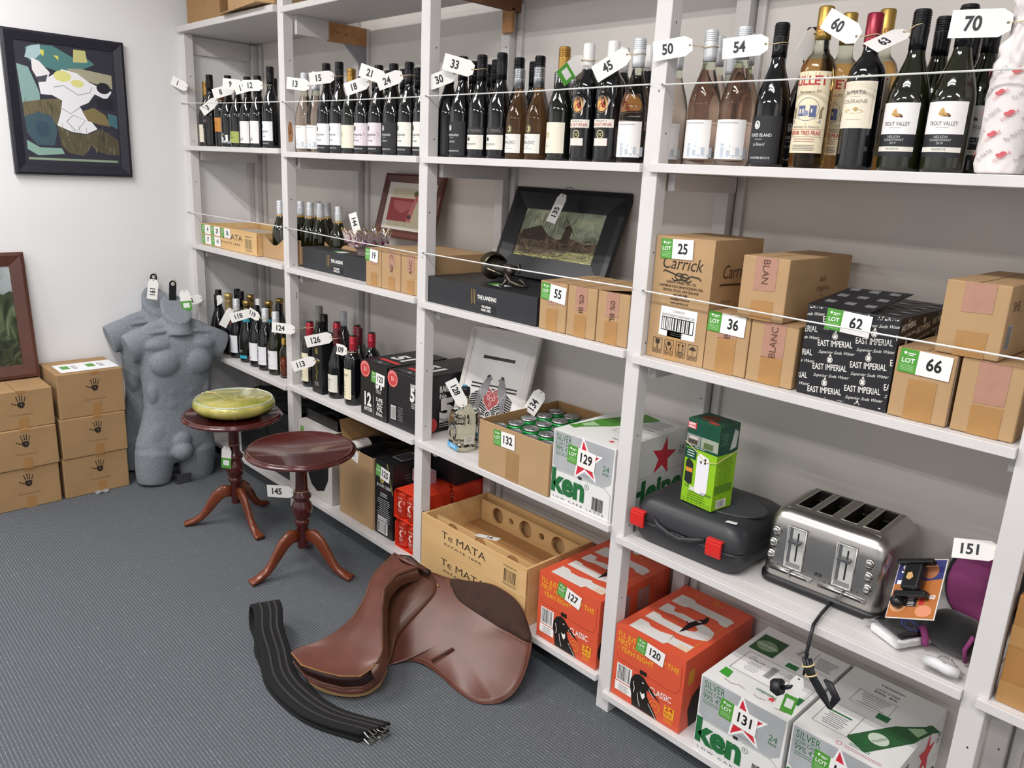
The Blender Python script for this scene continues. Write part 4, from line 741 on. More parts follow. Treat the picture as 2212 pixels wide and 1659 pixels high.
for k,x,y,l in [('plain',1.995,.089,'dark bottle hard against the third post'),('foxg',2.05,.15,'bottle with grey-green label under lot tag 30'),('foxd',2.09,.068,'black-labelled bottle beside lot tag 30, with white oval'),('bound',2.183,.068,'left bottle with black and cream label, tied with lot tag 33'),('bound',2.276,.068,'right bottle with black and cream label'),('emal',2.362,.062,'left small silver-capped rosé bottle'),('emal',2.446,.062,'right small silver-capped rosé bottle'),('ms',2.537,.068,'gold-capped bottle with cream label beside the silver-capped pair'),('git',2.629,.068,'left dark sherry bottle with diamond label and white cap'),('git',2.717,.068,'right dark sherry bottle with diamond label and white cap'),('kitu',2.804,.068,'rosé bottle tied with lot tag 45'),('kitu',2.868,.15,'rosé bottle half hidden by the fourth post, left side of it'),
    ('foxd',2.02,.24,'black-capped bottle behind lot tag 33'),('foxd',2.14,.17,'black-capped bottle between lots 30 and 33, back row'),('plain',2.258,.16,'black-capped bottle behind the left silver-capped one'),('plain',2.345,.165,'black-capped bottle behind the right silver-capped one'),('plain',2.235,.25,'black-capped bottle deep behind the cream-black pair'),('silver',2.427,.17,'silver-capped bottle behind the right small rosé'),('silver',2.50,.16,'silver-capped bottle behind the gold-capped one'),('silver',2.588,.17,'silver-capped bottle behind the left sherry bottle'),('git',2.673,.165,'white-capped sherry bottle behind the right one of the pair'),('git',2.762,.17,'white-capped sherry bottle behind lot tag 45')]:
    place(k,x,y,z,l,G1)
z=SZ[1][3]
for k,x,y,l in [('kitu',2.99,.15,'rosé bottle behind lot tag 50'),('kitu',3.022,.066,'front rosé bottle tied with lot tag 50'),('kitu',3.112,.066,'front rosé bottle beside the dark one of lot 54'),('foxd',3.205,.068,'black-labelled bottle tied with lot tag 54'),('lil',3.305,.068,'golden aperitif bottle with large cream label, front one'),('col',3.415,.066,'claret bottle with cream label and dark red capsule'),('tro',3.508,.068,'left bottle with white square label, tied with lot tag 63'),('tro',3.594,.068,'right bottle with white square label'),
    ('kituK',2.94,.30,'white-capped rosé bottle farthest behind lot tag 50'),('kitu',3.01,.235,'white-capped rosé bottle, third row, behind lot 50'),('kitu',3.072,.158,'white-capped rosé bottle between the two front rosés'),('kituK',3.11,.245,'white-capped rosé bottle deep behind the right front rosé'),('kitu',3.156,.158,'white-capped rosé bottle behind lot tag 54'),('foxd',3.238,.155,'dark bottle between lot 54 and the golden bottles'),
    ('lil',3.318,.157,'middle golden aperitif bottle, behind the front one'),('lil',3.40,.16,'golden aperitif bottle behind the claret bottle'),('tro',3.52,.16,'dark bottle just behind the left white-labelled one'),('tro',3.55,.25,'dark bottle in the third row near lot tag 70'),('tro',3.612,.165,'dark bottle behind lot tag 70'),('tro',3.64,.26,'dark bottle behind the paper-wrapped one')]:
    place(k,x,y,z,l,G1)
place('plain',3.80,.07,z,'dark bottle at the right edge of the photo, top shelf',G1)
# wrapped bottle
def wrapped():
    m=mt('#e6e0de',.75,var=.05,sc=14,bump=.9,bd=.006); t=thing('wrapped_bottle','bottle wrapped in white printed tissue paper, tied with lot tag 70','bottle',(3.7,.07,z+.0005))
    b=MB(); P=[(.036,0),(.043,.002),(.0455,.02),(.045,.17),(.042,.195),(.034,.222),(.026,.245),(.021,.262),(.019,.275),(.022,.285),(.027,.3),(.026,.32),(.02,.338),(.0,.342)]
    rr=random.Random(4); n=48
    def f(u,v):
        k=v*(len(P)-1); i=min(int(k),len(P)-2); q=k-i; r=P[i][0]*(1-q)+P[i+1][0]*q; zz=P[i][1]*(1-q)+P[i+1][1]*q; a=u*2*PI
        am=.0014+(.0035 if zz>.19 else 0); r*=1+0; r+=am*(math.sin(a*7+zz*60)+.7*math.sin(a*13-zz*90)+.5*math.sin(a*3+zz*150)); return (max(r,.0001)*math.cos(a),max(r,.0001)*math.sin(a),zz)
    b.grid(f,48,60,m); b.build('tissue_wrap',t)
    b=MB(); mp=cyl(.0485,z0=0)
    for i in range(5):
        for j in range(5):
            x=-.07+.035*i+(.012*(j%2)); y=.02+.037*j
            it=[('t','Te MATA',x,y,.0075,'#a8a0a0',{'w':.036,'rot':35})] if (i+j)%2 else [('t','COLERAINE',x,y,.0055,'#cf6a70',{'w':.032,'rot':35}),('e',x+.008,y+.014,.007,.0035,'#cf5a62'),('e',x+.013,y+.018,.005,.003,'#cf5a62')]
            pr(b,mp,it)
    b.build('wrap_print',t)
wrapped()
# second shelf bottles in trays
G2n='white wines in cardboard trays'
z=SZ[2][0]
TP=[(.735,.125),(.815,.12),(.842,.2),(.78,.205),(.80,.285),(.865,.205),(.885,.285),(.955,.205),(1.095,.214)]
LB=['left white-capped bottle in the tray before the second post','right white-capped bottle in the tray before the second post','white-capped bottle hidden behind the second post','bottle deep in the tray, left rear','bottle deep in the tray, right rear','white-capped bottle nearest the right side of the second post','left bottle of the tray seen right of the second post','middle bottle of the tray seen right of the second post','rightmost white-capped bottle, standing free in its tray']
for (x,y),l in zip(TP,LB):
    if x in (.842,): continue
    place('tray',x,y,(z if x<PX[1] else SZ[2][1]+.002)+.003,l,G2n)
# third shelf
z=SZ[3][0]
for k,x,y,l in [('plain',.096,.088,'dark bottle tied with lot tag 112'),('tel',.172,.048,'pale-labelled dark bottle beside the mannequin shoulder'),('chg',.257,.07,'sparkling wine with gold foil and red neck label'),('toi',.352,.068,'leftmost of three white-capped bottles with gold medallions'),('cht',.466,.07,'sparkling wine with teal bands under lot tag 118'),('red',.574,.066,'black-capped bottle with white label and red dot'),('toi',.665,.066,'middle of three white-capped bottles with gold medallions'),('toiw',.768,.066,'olive glass bottle, rightmost of three with gold medallions'),
   ('plain',.112,.185,'taller black-capped bottle behind the gold foil bottle'),('plain',.2,.165,'black-capped bottle behind the leftmost medallion bottle'),('cht',.31,.165,'sparkling wine behind lot tag 118, back row'),('toi',.40,.165,'white-capped bottle in the back row'),('cht',.482,.24,'taller gold-foiled bottle in the back row'),('cht',.527,.156,'lower gold-foiled bottle in the middle row'),('plain',.635,.155,'black-capped bottle behind the olive medallion bottle')]:
    place(k,x,y,z,l,G3)
s_=small(); s_.location=(.855,.06,z+.0005)
z=SZ[3][1]
for k,x,y,l in [('tempr',1.085,.066,'red-capped wine beside the second post, tied with lot tag 124'),('lad',1.312,.066,'wine with dark red cap and pale label reading LADERAS'),('tempr',1.437,.066,'red-capped wine with tall cream label beside the black beer case'),('greyc',.94,.2,'grey-capped tall bottle behind lot tag 124'),('toi',.86+.13,.30,'white-capped bottle beside the second post, back row'),('plain',1.05,.16,'dark bottle behind the red-capped one, lot 124'),('redp',1.15,.165,'red-capped wine behind the gift carton'),('greyc' if 0 else 'redp',1.262,.2,'taller red-capped wine in the back row'),('lad',1.335,.16,'wine with dark red cap in the middle row'),('redp',1.425,.165,'red-capped wine behind the cream-labelled one')]:
    place(k,x,y,z,l,G3)
# ---- lot tags ----
def tagc(num,p,ang,lab,yaw=.0,green=0,L=.098,H=.048,neck=None,nr=.0190,flip=0,curl=0):
    """card tag: hole at p, card running to the left; ang turns it in its plane; yaw about the vertical"""
    t=thing('lot_tag',lab,'tag',p,0,rot=(0,0,yaw))
    b=MB(); c=H/2*.45; m=mt('#efede9',.6); A=math.radians(ang); ca,sa=math.cos(A),math.sin(A)
    def mp(a,bb,h): return (a*ca-bb*sa, -h-curl*a*a, a*sa+bb*ca)
    o=[(.006,-H/2+c),(.006,H/2-c),(-.012,H/2),(-L,H/2),(-L,-H/2),(-.012,-H/2)]
    n=len(o); vs=[mp(a,bb,.0) for a,bb in o]+[mp(a,bb,-.0006) for a,bb in o]
    b.add(vs,[list(range(n)),list(range(n,2*n))[::-1]]+[(i,(i+1)%n,n+(i+1)%n,n+i) for i in range(n)],m)
    it=[('e',0,0,.0026,.0026,'#6b6258')]
    if green: it+=[('r',-L,-H/2,L*.5,H,GRN),('r',-L*.85,-H*.3,L*.25,H*.6,'#e8e8e6')]
    elif num: it+=[('t',num,-L*.6,-H*.24,H*.5,'#26282e',{'al':'c','b':.03,'sx':.85})]
    if flip and num and not green: it[-1]=('t',num,-L*.62,H*.23,H*.46,'#33363c',{'al':'c','b':.012,'rot':180})
    pr(b,mp,it,h=.0004); b.build('card',t)
    if neck:
        nx,ny,nz=[neck[i]-p[i] for i in range(3)]; cy,sy=math.cos(-yaw),math.sin(-yaw); nx,ny=nx*cy-ny*sy,nx*sy+ny*cy
        b=MB(); ring=[(nx+nr*math.cos(a*PI/8),ny+nr*math.sin(a*PI/8),nz+.0015*math.sin(a)) for a in range(16)]
        b.tube(ring,.0011,mt('#cdb98e',.7),6,cl=True); b.build('string',t)
        dx,dy=-nx,-ny; d=math.hypot(dx,dy) or 1
        b=MB().tube([(nx+dx/d*nr,ny+dy/d*nr,nz),(0,-.001,.0)],.0011,mt('#cdb98e',.7),6); b.build('string_loop',t)
    return t
Y0=-.004
# ================= LOT TAGS ON BOTTLE NECKS =================
def ntag(num,nx,ny,nz,ang,yaw,lab,L=.094,green=0,H=.046,nr=.0190,dx=-.028,flip=0,dz=0):
    return tagc(num,(nx+dx*math.cos(yaw),ny-.016,nz+dz),ang,lab,yaw,green,L,H,neck=(nx,ny,nz),nr=nr,flip=flip)
a=math.radians
z=SZ[1][0]
tagc('1',(.072,-.012,z+.275),-24,'card lot tag reading 1, leftmost on the top shelf',a(40),L=.08,H=.044,neck=(.066,.088,z+.268))
ntag('3',.27,.073,z+.215,35,a(35),'card lot tag reading 3, hanging tilted below tag 8')
ntag('8',.467,.066,z+.262,16,a(38),'card lot tag reading 8, on the green-labelled bottle',L=.1)
ntag('9',.60,.05,z+.27,-4,a(35),'card lot tag reading 9, left of tag 11 over the two Black-labelled bottles')
ntag('11',.70,.05,z+.268,15,a(38),'small card lot tag reading 11, squeezed beside tag 12',L=.085)
ntag('12',.80,.045,z+.262,2,a(35),'card lot tag reading 12, last before the second shelf post',L=.09)
z=SZ[1][1]
ntag('13',1.16,.066,z+.262,-5,a(35),'card lot tag reading 13, on the rosé pair')
ntag('15',1.345,.066,z+.288,8,a(40),'card lot tag reading 15, tied to a tall white-labelled bottle')
ntag('18',1.613,.05,z+.255,18,a(30),'card lot tag reading 18, over the two pink-labelled bottles')
ntag('21',1.72,.05,z+.262,-17,a(30),'card lot tag reading 21, tilted down over the black-labelled bottle',L=.1)
ntag('24',1.80,.064,z+.27,20,a(35),'card lot tag reading 24, last tag before the third shelf post',L=.092)
z=SZ[1][2]
ntag('30',2.09,.066,z+.262,20,a(32),'card lot tag reading 30, just right of the third shelf post',L=.09)
ntag('33',2.183,.066,z+.27,-14,a(25),'card lot tag reading 33, over the black-labelled bottles',L=.105,H=.05,dx=-.03)
ntag('',2.629,.066,z+.27,40,a(72),'green and white lot tag seen edge-on, on the left sherry bottle',L=.085,green=1)
ntag('45',2.804,.066,z+.275,30,a(22),'card lot tag reading 45, tilted upward on the rosé bottle',L=.1)
z=SZ[1][3]
tagc('50',(3.0,.01,z+.275),8,'card lot tag reading 50, across the fourth post',a(18),L=.092,H=.046,neck=(3.022,.066,z+.275))
ntag('54',3.205,.066,z+.27,4,a(14),'card lot tag reading 54, tied to the black-labelled bottle beside the rosés',L=.1,H=.046)
ntag('',3.295,.075,z+.285,60,a(75),'white lot tag edge-on behind the golden aperitif bottle',L=.06)
ntag('60',3.415,.066,z+.27,-30,a(0),'card lot tag reading 60, on the claret bottle',L=.085,H=.044)
ntag('63',3.508,.064,z+.27,40,a(35),'card lot tag reading 63, hanging obliquely',L=.09,H=.04).rotation_euler=(a(-50),0,a(35))
ntag('70',3.7,.068,z+.272,-2,a(8),'card lot tag reading 70, on the paper-wrapped bottle',L=.098,H=.05,dx=-.03,nr=.0265)
z=SZ[3][0]
tagc('112',(.10,-.01,z+.275),16,'card lot tag reading 112, at the left end of the third shelf',a(48),L=.1,H=.046,neck=(.096,.088,z+.27))
ntag('',.243,.066,z+.287,30,a(20),'small card lot tag beside the gold foil bottle',L=.05)
ntag('',.352,.062,z+.245,62,a(50),'card lot tag hanging down edge-on by the medallion bottle',L=.1,H=.04)
ntag('118',.574,.062,z+.265,18,a(50),'card lot tag reading 118, in front of the teal-banded sparkling wine',L=.105)
ntag('119',.665,.06,z+.255,-20,a(20),'small card lot tag reading 119, beside the middle medallion bottle',L=.065)
z=SZ[3][1]
tagc('124',(1.075,-.008,z+.262),-3,'card lot tag reading 124, over the second post',a(40),L=.1,H=.046,neck=(1.085,.066,z+.268))
ntag('126',1.312,.062,z+.262,14,a(45),'card lot tag reading 126, across the black gift carton',L=.11,H=.05)
ntag('109',1.437,.062,z+.225,-3,a(20),'small card lot tag reading 109, on the cream-labelled red-capped wine',L=.05)
ntag('113',1.245,.018,z+.152,20,a(45),'card lot tag reading 113, banded to the gift carton',L=.1,nr=.002)
MB().add([],[],WHT)
# ================= SECOND SHELF GOODS =================
PINE=mt('#d3a970',.6,var=.12,c2='#dfbd88',sc=3.2,st=(.6,5,5),det=8,bump=.1); PINED=mt('#b98b58',.65,var=.12,sc=3,st=(.6,5,5))
z=SZ[2][0]
def tray(x0,x1,y,d,z,h,label,txt,extra=(),inner=0,group=None,name='wooden_wine_crate',tilt=0):
    w=x1-x0; t=thing(name,label,'wooden crate',(x0,y,z+.0006),tilt,group); T=.009
    b=MB().box((0,0,0),(w,T,h),PINE); pr(b,front(),list(txt)+list(extra)); b.build('front_board',t,bev=.001)
    MB().box((0,d-T,0),(w,d,h),PINE).build('back_board',t,bev=.001)
    for x in (0,w-T): 
        b=MB().box((x,T+.0003,0),(x+T,d-T-.0003,h),PINE)
        if x: pr(b,side(w,0,0),[('r',.0,h*.1,.006,h*.8,'#b98a58'),('l',[(.15,h*.55),(.16,h*.8),(.19,h*.8)],.004,'#3a2c20'),('t','Lob',.12,h*.3,h*.3,'#3a2c20')])
        b.build('end_board',t,bev=.001)
    MB().box((T+.0003,T+.0003,.002),(w-T-.0003,d-T-.0003,.008),PINED).build('base_board',t); return t
def temata(w,h,x=.13): 
    return [('t','Te MATA',x,h*.5,h*.26,'#33281e',{'w':w*.43,'b':-.004}),('t','ESTATE 1896',x+w*.03,h*.28,h*.085,'#4a3c2c',{'w':w*.36}),('r',w*.8,h*.2,w*.13,h*.5,'#d9b57c'),('b',w*.81,h*.24,w*.11,h*.42),('t','COLERAINE 2017',w*.8,h*.74,h*.06,'#4a3c2c',{'w':w*.12}),('tl',w*.8,h*.17,w*.12,2,h*.05,'#4a3c2c')]
T0=tray(.07,.682,.028,.36-.03,z,.107,'shallow wooden wine crate with five small numbered stickers, leftmost on the second shelf',temata(.612,.107,.2))
for i,(n,x,zz) in enumerate([('4',.004,.058),('29',.116,.058),('56',.232,.058),('17',.004,.006),('41',.116,.006)]): 
    o=lot(T0,front(),n,x,zz,.11,.045); 
MB().box((.012,.012,.07),(.6,.3,.074),mt('#c9c9c6',.3,var=.15,sc=8)).build('plastic_film',T0)
# cardboard bottle trays with a scooped front
def btray(x0,x1,y,d,z,label):
    w=x1-x0; t=thing('bottle_tray',label,'cardboard tray',(x0,y,z+.0006),0,'cardboard trays holding white wine'); h=.105
    N=14; vs=[]
    for i in range(N+1):
        q=i/N; zz=h*(1-.42*max(0,math.sin(PI*min(1,q*1.6)))**1.5*(1 if q<.62 else 0)); vs+=[(w*q,0,0),(w*q,0,zz)]
    b=MB().add(vs,[(2*i,2*i+2,2*i+3,2*i+1) for i in range(N)],KRAFT); b.build('front_panel',t,solid=.003)
    b=MB().box((0,.004,0),(.003,d,h*.75),KRAFT).box((w-.003,.004,0),(w,d,h*.75),KRAFT).box((.004,d-.003,0),(w-.004,d,h),KRAFT).box((.0035,.0035,0),(w-.0035,d-.0035,.0018),KRAFT); b.build('tray_body',t); return t
btray(.692,1.04,.055,.275,z,'cardboard bottle tray with a scooped front, passing behind the second post')
btray(1.05,1.31,.168,.18,SZ[2][1],'cardboard bottle tray behind the smaller black wine box')
# framed pictures
def framed(label,cx,y0,z0,w,h,fw,fm,depth,lean,items,matc=None,rz=0,glass=0,name='framed_picture',group=None,extra=None,inner=None,rot=None,cat='picture'):
    t=thing(name,label,cat,(cx,y0,z0),0,group,rot=rot or (-lean,0,rz))
    for nm,a,b_ in [('l',(-w/2,0,0),(-w/2+fw,depth,h)),('r',(w/2-fw,0,0),(w/2,depth,h)),('b',(-w/2+fw,0,0),(w/2-fw,depth,fw)),('t',(-w/2+fw,0,h-fw),(w/2-fw,depth,h))]:
        pass
    b=MB(); o=[(-w/2,0),(w/2,0),(w/2,h),(-w/2,h)]; i=[(-w/2+fw,fw),(w/2-fw,fw),(w/2-fw,h-fw),(-w/2+fw,h-fw)]; k=[(x*(1-.25*fw/(w/2)),fw*.25+(zz)*(1-.5*fw/h)) for x,zz in o]
    vs=[(x,depth,zz) for x,zz in o]+[(x,.003,zz) for x,zz in o]+[(x,0,zz) for x,zz in k]+[(x,depth*.35,zz) for x,zz in i]+[(x,depth,zz) for x,zz in i]
    fs=[]
    for a_ in range(4):
        n=(a_+1)%4
        for r_ in range(4): fs.append((r_*4+a_,r_*4+n,r_*4+4+n,r_*4+4+a_))
    b.add(vs,fs,fm); b.build('frame',t,bev=.0012)
    b=MB(); yb=depth*.5; b.box((-w/2+fw*.9,yb,fw*.9),(w/2-fw*.9,yb+.003,h-fw*.9),matc or WHT); pr(b,front(0,0,yb),items); b.build(inner or 'artwork',t)
    return t
DKF=mt('#17181c',.4,bump=.05,sc=40)
def painterly(cols,scale=9,dist=2.5,sy=1):
    M=bpy.data.materials.new('paint_canvas'); M.use_nodes=True; nt=M.node_tree; N=nt.nodes; L=nt.links; b=N['Principled BSDF']; b.inputs['Roughness'].default_value=.35
    tc=N.new('ShaderNodeTexCoord'); mp=N.new('ShaderNodeMapping'); mp.inputs['Scale'].default_value=(1,1,sy); n=N.new('ShaderNodeTexNoise'); n.inputs['Scale'].default_value=scale; n.inputs['Detail'].default_value=8; n.inputs['Distortion'].default_value=dist
    L.new(tc.outputs['Object'],mp.inputs[0]); L.new(mp.outputs[0],n.inputs[0]); cr=N.new('ShaderNodeValToRGB'); L.new(n.outputs[0],cr.inputs[0]); L.new(cr.outputs[0],b.inputs['Base Color'])
    e=cr.color_ramp.elements
    while len(e)<len(cols): e.new(.5)
    for i,c in enumerate(cols):
        e[i].position=.32+.36*i/(len(cols)-1); c=c.lstrip('#'); e[i].color=[lin(int(c[j:j+2],16)) for j in (0,2,4)]+[1]
    return M
# plain country landscape in a wide black frame
sky=painterly(['#6f7663','#98a18a','#b8bb9c'],14,1.5); mud=painterly(['#33281e','#5c4936','#77684f'],22,3); gr_=painterly(['#55512f','#85834d','#aeac6e'],20,3,2.5)
w,h=.53,.33; X0=-.185; 
it=[('r',-.185,.078,.37,.174,sky),('p',[(-.185,.07),(.185,.07),(.185,.15),(.13,.145),(.06,.16),(.0,.15),(-.06,.165),(-.12,.16),(-.185,.165)],mud),('p',[(-.185,.07),(.185,.07),(.185,.118),(.08,.112),(-.03,.095),(-.1,.085),(-.185,.092)],gr_),
    ('p',[(-.172,.14),(-.172,.172),(-.09,.195),(-.05,.165),(-.05,.14)],'#33231a'),('p',[(.018,.14),(.026,.185),(.022,.195),(.04,.206),(.06,.192),(.058,.14)],'#3a2a20'),('l',[(.02,.225),(.075,.17)],.003,'#3a3228'),('l',[(.066,.226),(.026,.175)],.003,'#3a3228')]
rr=random.Random(9)
for k in range(26):
    x=-.18+.0085*k; y=.155; it.append(('l',[(x,y),(x+rr.uniform(-.006,.006),y+rr.uniform(.03,.08)),(x+rr.uniform(-.014,.014),y+rr.uniform(.05,.09))],.0012,'#4c4030'))
for k in range(14): it.append(('l',[(.07+.008*k,.15),(.07+.008*k+rr.uniform(-.003,.003),.165+rr.uniform(0,.015))],.001,'#4c4030'))
for k in range(30): x=rr.uniform(-.17,.15); y=rr.uniform(.078,.11); it.append(('l',[(x,y),(x+.03,y+rr.uniform(-.004,.006))],.0018,rr.choice(['#a39c62','#7c7a48','#4a4228'])))
for k in range(30): x=rr.uniform(-.17,.15); y=rr.uniform(.11,.155); it.append(('l',[(x,y),(x+rr.uniform(-.02,.03),y+rr.uniform(-.01,.01))],.002,rr.choice(['#1f1813','#5a4836','#6f5a44'])))
FW=framed('country landscape with a mill in a wide black frame, leaning behind the bronze ornament',2.305,.264,SZ[2][2]+.1005,w,h,.078,DKF,.022,math.radians(22),it,'#4a4636')
t=tagc('135',(2.335,.345,SZ[2][2]+.367),84,'card lot tag reading 135, hanging on the black-framed landscape',0,L=.098,H=.044); t.location=(2.335,.318,SZ[2][2]+.385); t.rotation_euler=(-a(22),a(4),0); 
b=MB().tube([(0,0,0),(.002,-.004,.02),(.004,.0,.032),(.012,.012,.036),(.02,.02,.03)],.0012,mt('#5a554c',.7),6); b.build('string',t)
# red figure print in a brown frame
it=[('r',-.155,.05,.31,.36,'#dcd8ce'),('r',-.13,.07,.26,.3,'#cfc5a8'),('r',-.14,.115,.17,.18,'#9a3a3c'),('p',[(-.115,.275),(.02,.27),(.03,.25),(-.02,.19),(-.05,.18),(-.1,.22)],'#b5605e'),('p',[(.0,.115),(.03,.115),(.05,.3),(.035,.3),(.01,.22)],'#c4746e'),('e',.035,.335,.016,.02,'#6a6a3c'),('p',[(.02,.32),(.05,.32),(.045,.305),(.055,.27),(.05,.27),(.035,.3)],'#b5504a'),('e',.015,.155,.012,.018,'#4a3040'),('l',[(-.06,.115),(-.062,.08)],.0015,'#443'),('l',[(.0,.115),(-.002,.075)],.0015,'#443')]
framed('picture of a red block and small figure in a brown frame behind the glass bowl',1.455,.285,SZ[2][1]+.155,.405,.272,.036,mt('#5e3026',.4,var=.2,sc=4,st=(1,1,.3)),.018,math.radians(15),[(q[0],q[1],.036+(q[2]-.05)*.55,q[3],q[4]*.55)+q[5:] if q[0] in 're' else (q[0],[(u,.036+(v-.05)*.55) for u,v in q[1]])+q[2:] for q in it],'#dcd8ce')
# white framed print of two birds and a heart
Wf=mt('#dedad6',.45); it=[('r',-.118,.035,.236,.345,'#e6e4e2'),('p',[(-.075,.318),(.065,.318),(.065,.306),(-.075,.306)],BLK)]
for y in (.205,.192): it.append(('r',-.1,y,.2,.006,BLK))
it+=[('p',[(-.1,.055),(-.09,.165),(-.06,.185),(.06,.185),(.09,.165),(.09,.055)],'#1b1b1e')]
for k in range(9): it.append(('l',[(-.095+.0*k,.165-.009*k),(-.04,.18-.009*k),(0,.15-.007*k),(.04,.18-.009*k),(.088,.165-.009*k)],.0022,'#e4e2e0'))
for cx,cy,r_ in [(-.07,.08,.02),(-.025,.072,.022),(.022,.075,.02),(.065,.085,.02),(-.045,.105,.014),(.045,.108,.014),(0,.1,.015)]: it+=[('e',cx,cy,r_,r_,'#e4e2e0'),('e',cx,cy,r_*.72,r_*.72,'#1b1b1e'),('o',cx+.002,cy-.002,r_*.45,r_*.45,r_*.16,'#e4e2e0')]
H_=[(0,.115),(-.03,.145),(-.036,.175),(-.03,.192),(-.018,.197),(-.006,.19),(0,.18),(.006,.19),(.018,.197),(.03,.192),(.036,.175),(.03,.145)]
it+=[('p',[(x*1.12,(y-.16)*1.12+.162) for x,y in H_],'#e6d9d6'),('p',H_,'#a8474a')]+[('o',x,y,r_,r_,.0016,'#e9d4d2') for x,y,r_ in [(-.016,.178,.009),(.016,.178,.009),(0,.158,.008),(-.012,.16,.006),(.012,.16,.006),(0,.138,.007)]]
def bird(sx):
    f=lambda L:[(sx*x,y) for x,y in L]
    return [('p',f([(-.07,.11),(-.05,.105),(-.042,.15),(-.026,.172),(-.018,.2),(-.02,.225),(-.018,.235),(-.022,.245),(-.03,.248),(-.037,.243),(-.04,.23),(-.056,.2),(-.064,.175),(-.062,.15)]),'#8f8c90'),('p',f([(-.018,.237),(-.012,.231),(-.02,.23)]),'#333'),('p',f([(-.022,.246),(-.03,.249),(-.037,.243),(-.038,.236),(-.028,.236)]),'#3a383c'),('e',sx*-.025,.238,.0016,.0016,'#eee')]+[('l',f([(-.06+.006*k,.17),(-.068+.008*k,.112)]),.0016,'#3a383c') for k in range(3)]+[('l',f([(-.055,.19),(-.045,.165)]),.002,'#c9c6c6')]
it+=bird(1)+bird(-1)
framed('black and white print of two birds with a red heart in a white frame',2.14,.16,SZ[3][2]+.0095,.30,.425,.018,Wf,.02,math.radians(21),it,'#e2dfdb',rz=math.radians(15),cat='picture')
tagc('134',(2.365,.235,SZ[3][2]+.235),62,'card lot tag ending in 34, tucked between the bird print and open carton',a(25),L=.09,H=.05)
# cut glass bowl
def cutbowl():
    t=thing('glass_bowl','cut glass bowl with scalloped gilt rim and purple bosses on the smaller black box','bowl',(1.475,.108,SZ[2][1]+.0915),0)
    g=mt('#d9c9cf',.02,0,tr=.9,ior=1.45); ro=[(.0,.0),(.036,.0),(.04,.005),(.035,.015),(.042,.026),(.072,.043),(.086,.064),(.096,.09)]
    def f(r0):
        def q(u,v):
            k=v*(len(ro)-1); i=min(int(k),len(ro)-2); s=k-i; r=ro[i][0]*(1-s)+ro[i+1][0]*s; zz=ro[i][1]*(1-s)+ro[i+1][1]*s; A=u*2*PI
            r*=1+.05*v*math.cos(14*A)+.02*math.cos(28*A+v*20); zz+=(.012*math.cos(14*A) if v>.9 else 0); r=max(r-r0,0.0); zz+=r0*1.2
            return (r*math.cos(A),r*math.sin(A),zz)
        return q
    b=MB().grid(f(0),112,21,g); b.grid(f(.006),112,21,g); b.build('bowl_body',t)
    b=MB()
    for k in range(14):
        A=2*PI*(k+.5)/14; m=mt('#6a2350',.1,0,coat=.6); q=.084
        o=MB().lathe([(0,.006),(.005,.004),(.008,.002),(.0095,0)],m,12,M=Matrix.Translation((q*math.cos(A),q*math.sin(A),.058))@Matrix.Rotation(A,4,'Z')@Matrix.Rotation(a(68),4,'Y')); o.build('purple_boss',t)
    P=[((.096*(1+.05*math.cos(14*A)))*math.cos(A),(.096*(1+.05*math.cos(14*A)))*math.sin(A),.09+.0072*1+.012*math.cos(14*A)) for A in [2*PI*k/112 for k in range(112)]]
    MB().tube(P,.002,mt('#a8925e',.15,.8),6,cl=True).build('gilt_rim',t)
cutbowl()
tagc('144',(1.43,.095,SZ[2][1]+.17),-72,'card lot tag reading 144, standing up out of the cut glass bowl',a(12),L=.09,H=.04).rotation_euler=(0,0,a(20))
# bronze cannon-like ornament
def ornament():
    br=mt('#4b463f',.33,.85,var=.3,sc=30,bump=.3); br2=mt('#6a6352',.28,.9,var=.25,sc=40,bump=.4)
    t=thing('bronze_ornament','dark bronze ornament with a round shell end lying on the larger black box','ornament',(2.20,.135,SZ[2][2]+.0915),a(-14))
    t.scale=(.88,.88,.88); M=Matrix.Translation((0,0,.052))@Matrix.Rotation(a(90),4,'Y')
    b=MB().lathe([(0,-.012),(.02,-.014),(.03,-.006),(.043,-.002),(.045,.006),(.04,.012),(.034,.02),(.03,.05),(.032,.06),(.028,.075),(.02,.1),(.017,.13),(.02,.134),(.014,.15),(.0,.152)],br,28,M=M); b.build('barrel',t)
    MB().lathe([(.04,-.016),(.046,-.012),(.048,-.004),(.046,.004),(.041,.006)],br2,28,M=M).build('end_ring',t)
    MB().lathe([(0,-.04),(.004,-.04),(.006,-.03),(.003,-.02),(.008,-.012)],br2,12,M=M).build('spigot',t)
    b=MB().grid(lambda u,v:((-.035+.06*v),(.044+.008*v)*math.cos(PI*(.12+.76*u)),.055+(.05+.008*math.sin(PI*v))*math.sin(PI*(.12+.76*u))),16,6,br2); b.build('shell_hood',t,solid=.003)
    b=MB().tube([(.12,-.01,.05),(.15,-.018,.035),(.18,-.02,.018),(.215,-.01,.012),(.25,-.004,.012)],.012,br,8,rs=[.012,.015,.011,.008,.004]); b.build('figure',t)
    for p in ([(.15,-.02,.04),(.165,-.035,.02),(.16,-.045,.004),(.145,-.05,.003)],[(.19,.01,.03),(.2,.025,.012),(.215,.03,.004)],[(.10,.0,.04),(.1,.012,.01),(.095,.02,.003)],[(.13,.02,.06),(.15,.03,.075),(.165,.02,.05)]): MB().tube(p,.006,br,8,rs=[.009,.007,.005,.004][:len(p)]).build('limb',t)
    MB().box((.1,-.012,.066),(.15,.014,.076),br2).build('plinth_plate',t,bev=.003)
    MB().tube([(.0,-.046,.05),(.04,-.045,.052),(.08,-.034,.045),(.12,-.03,.04)],.003,br2,6).build('side_chain',t)
ornament()
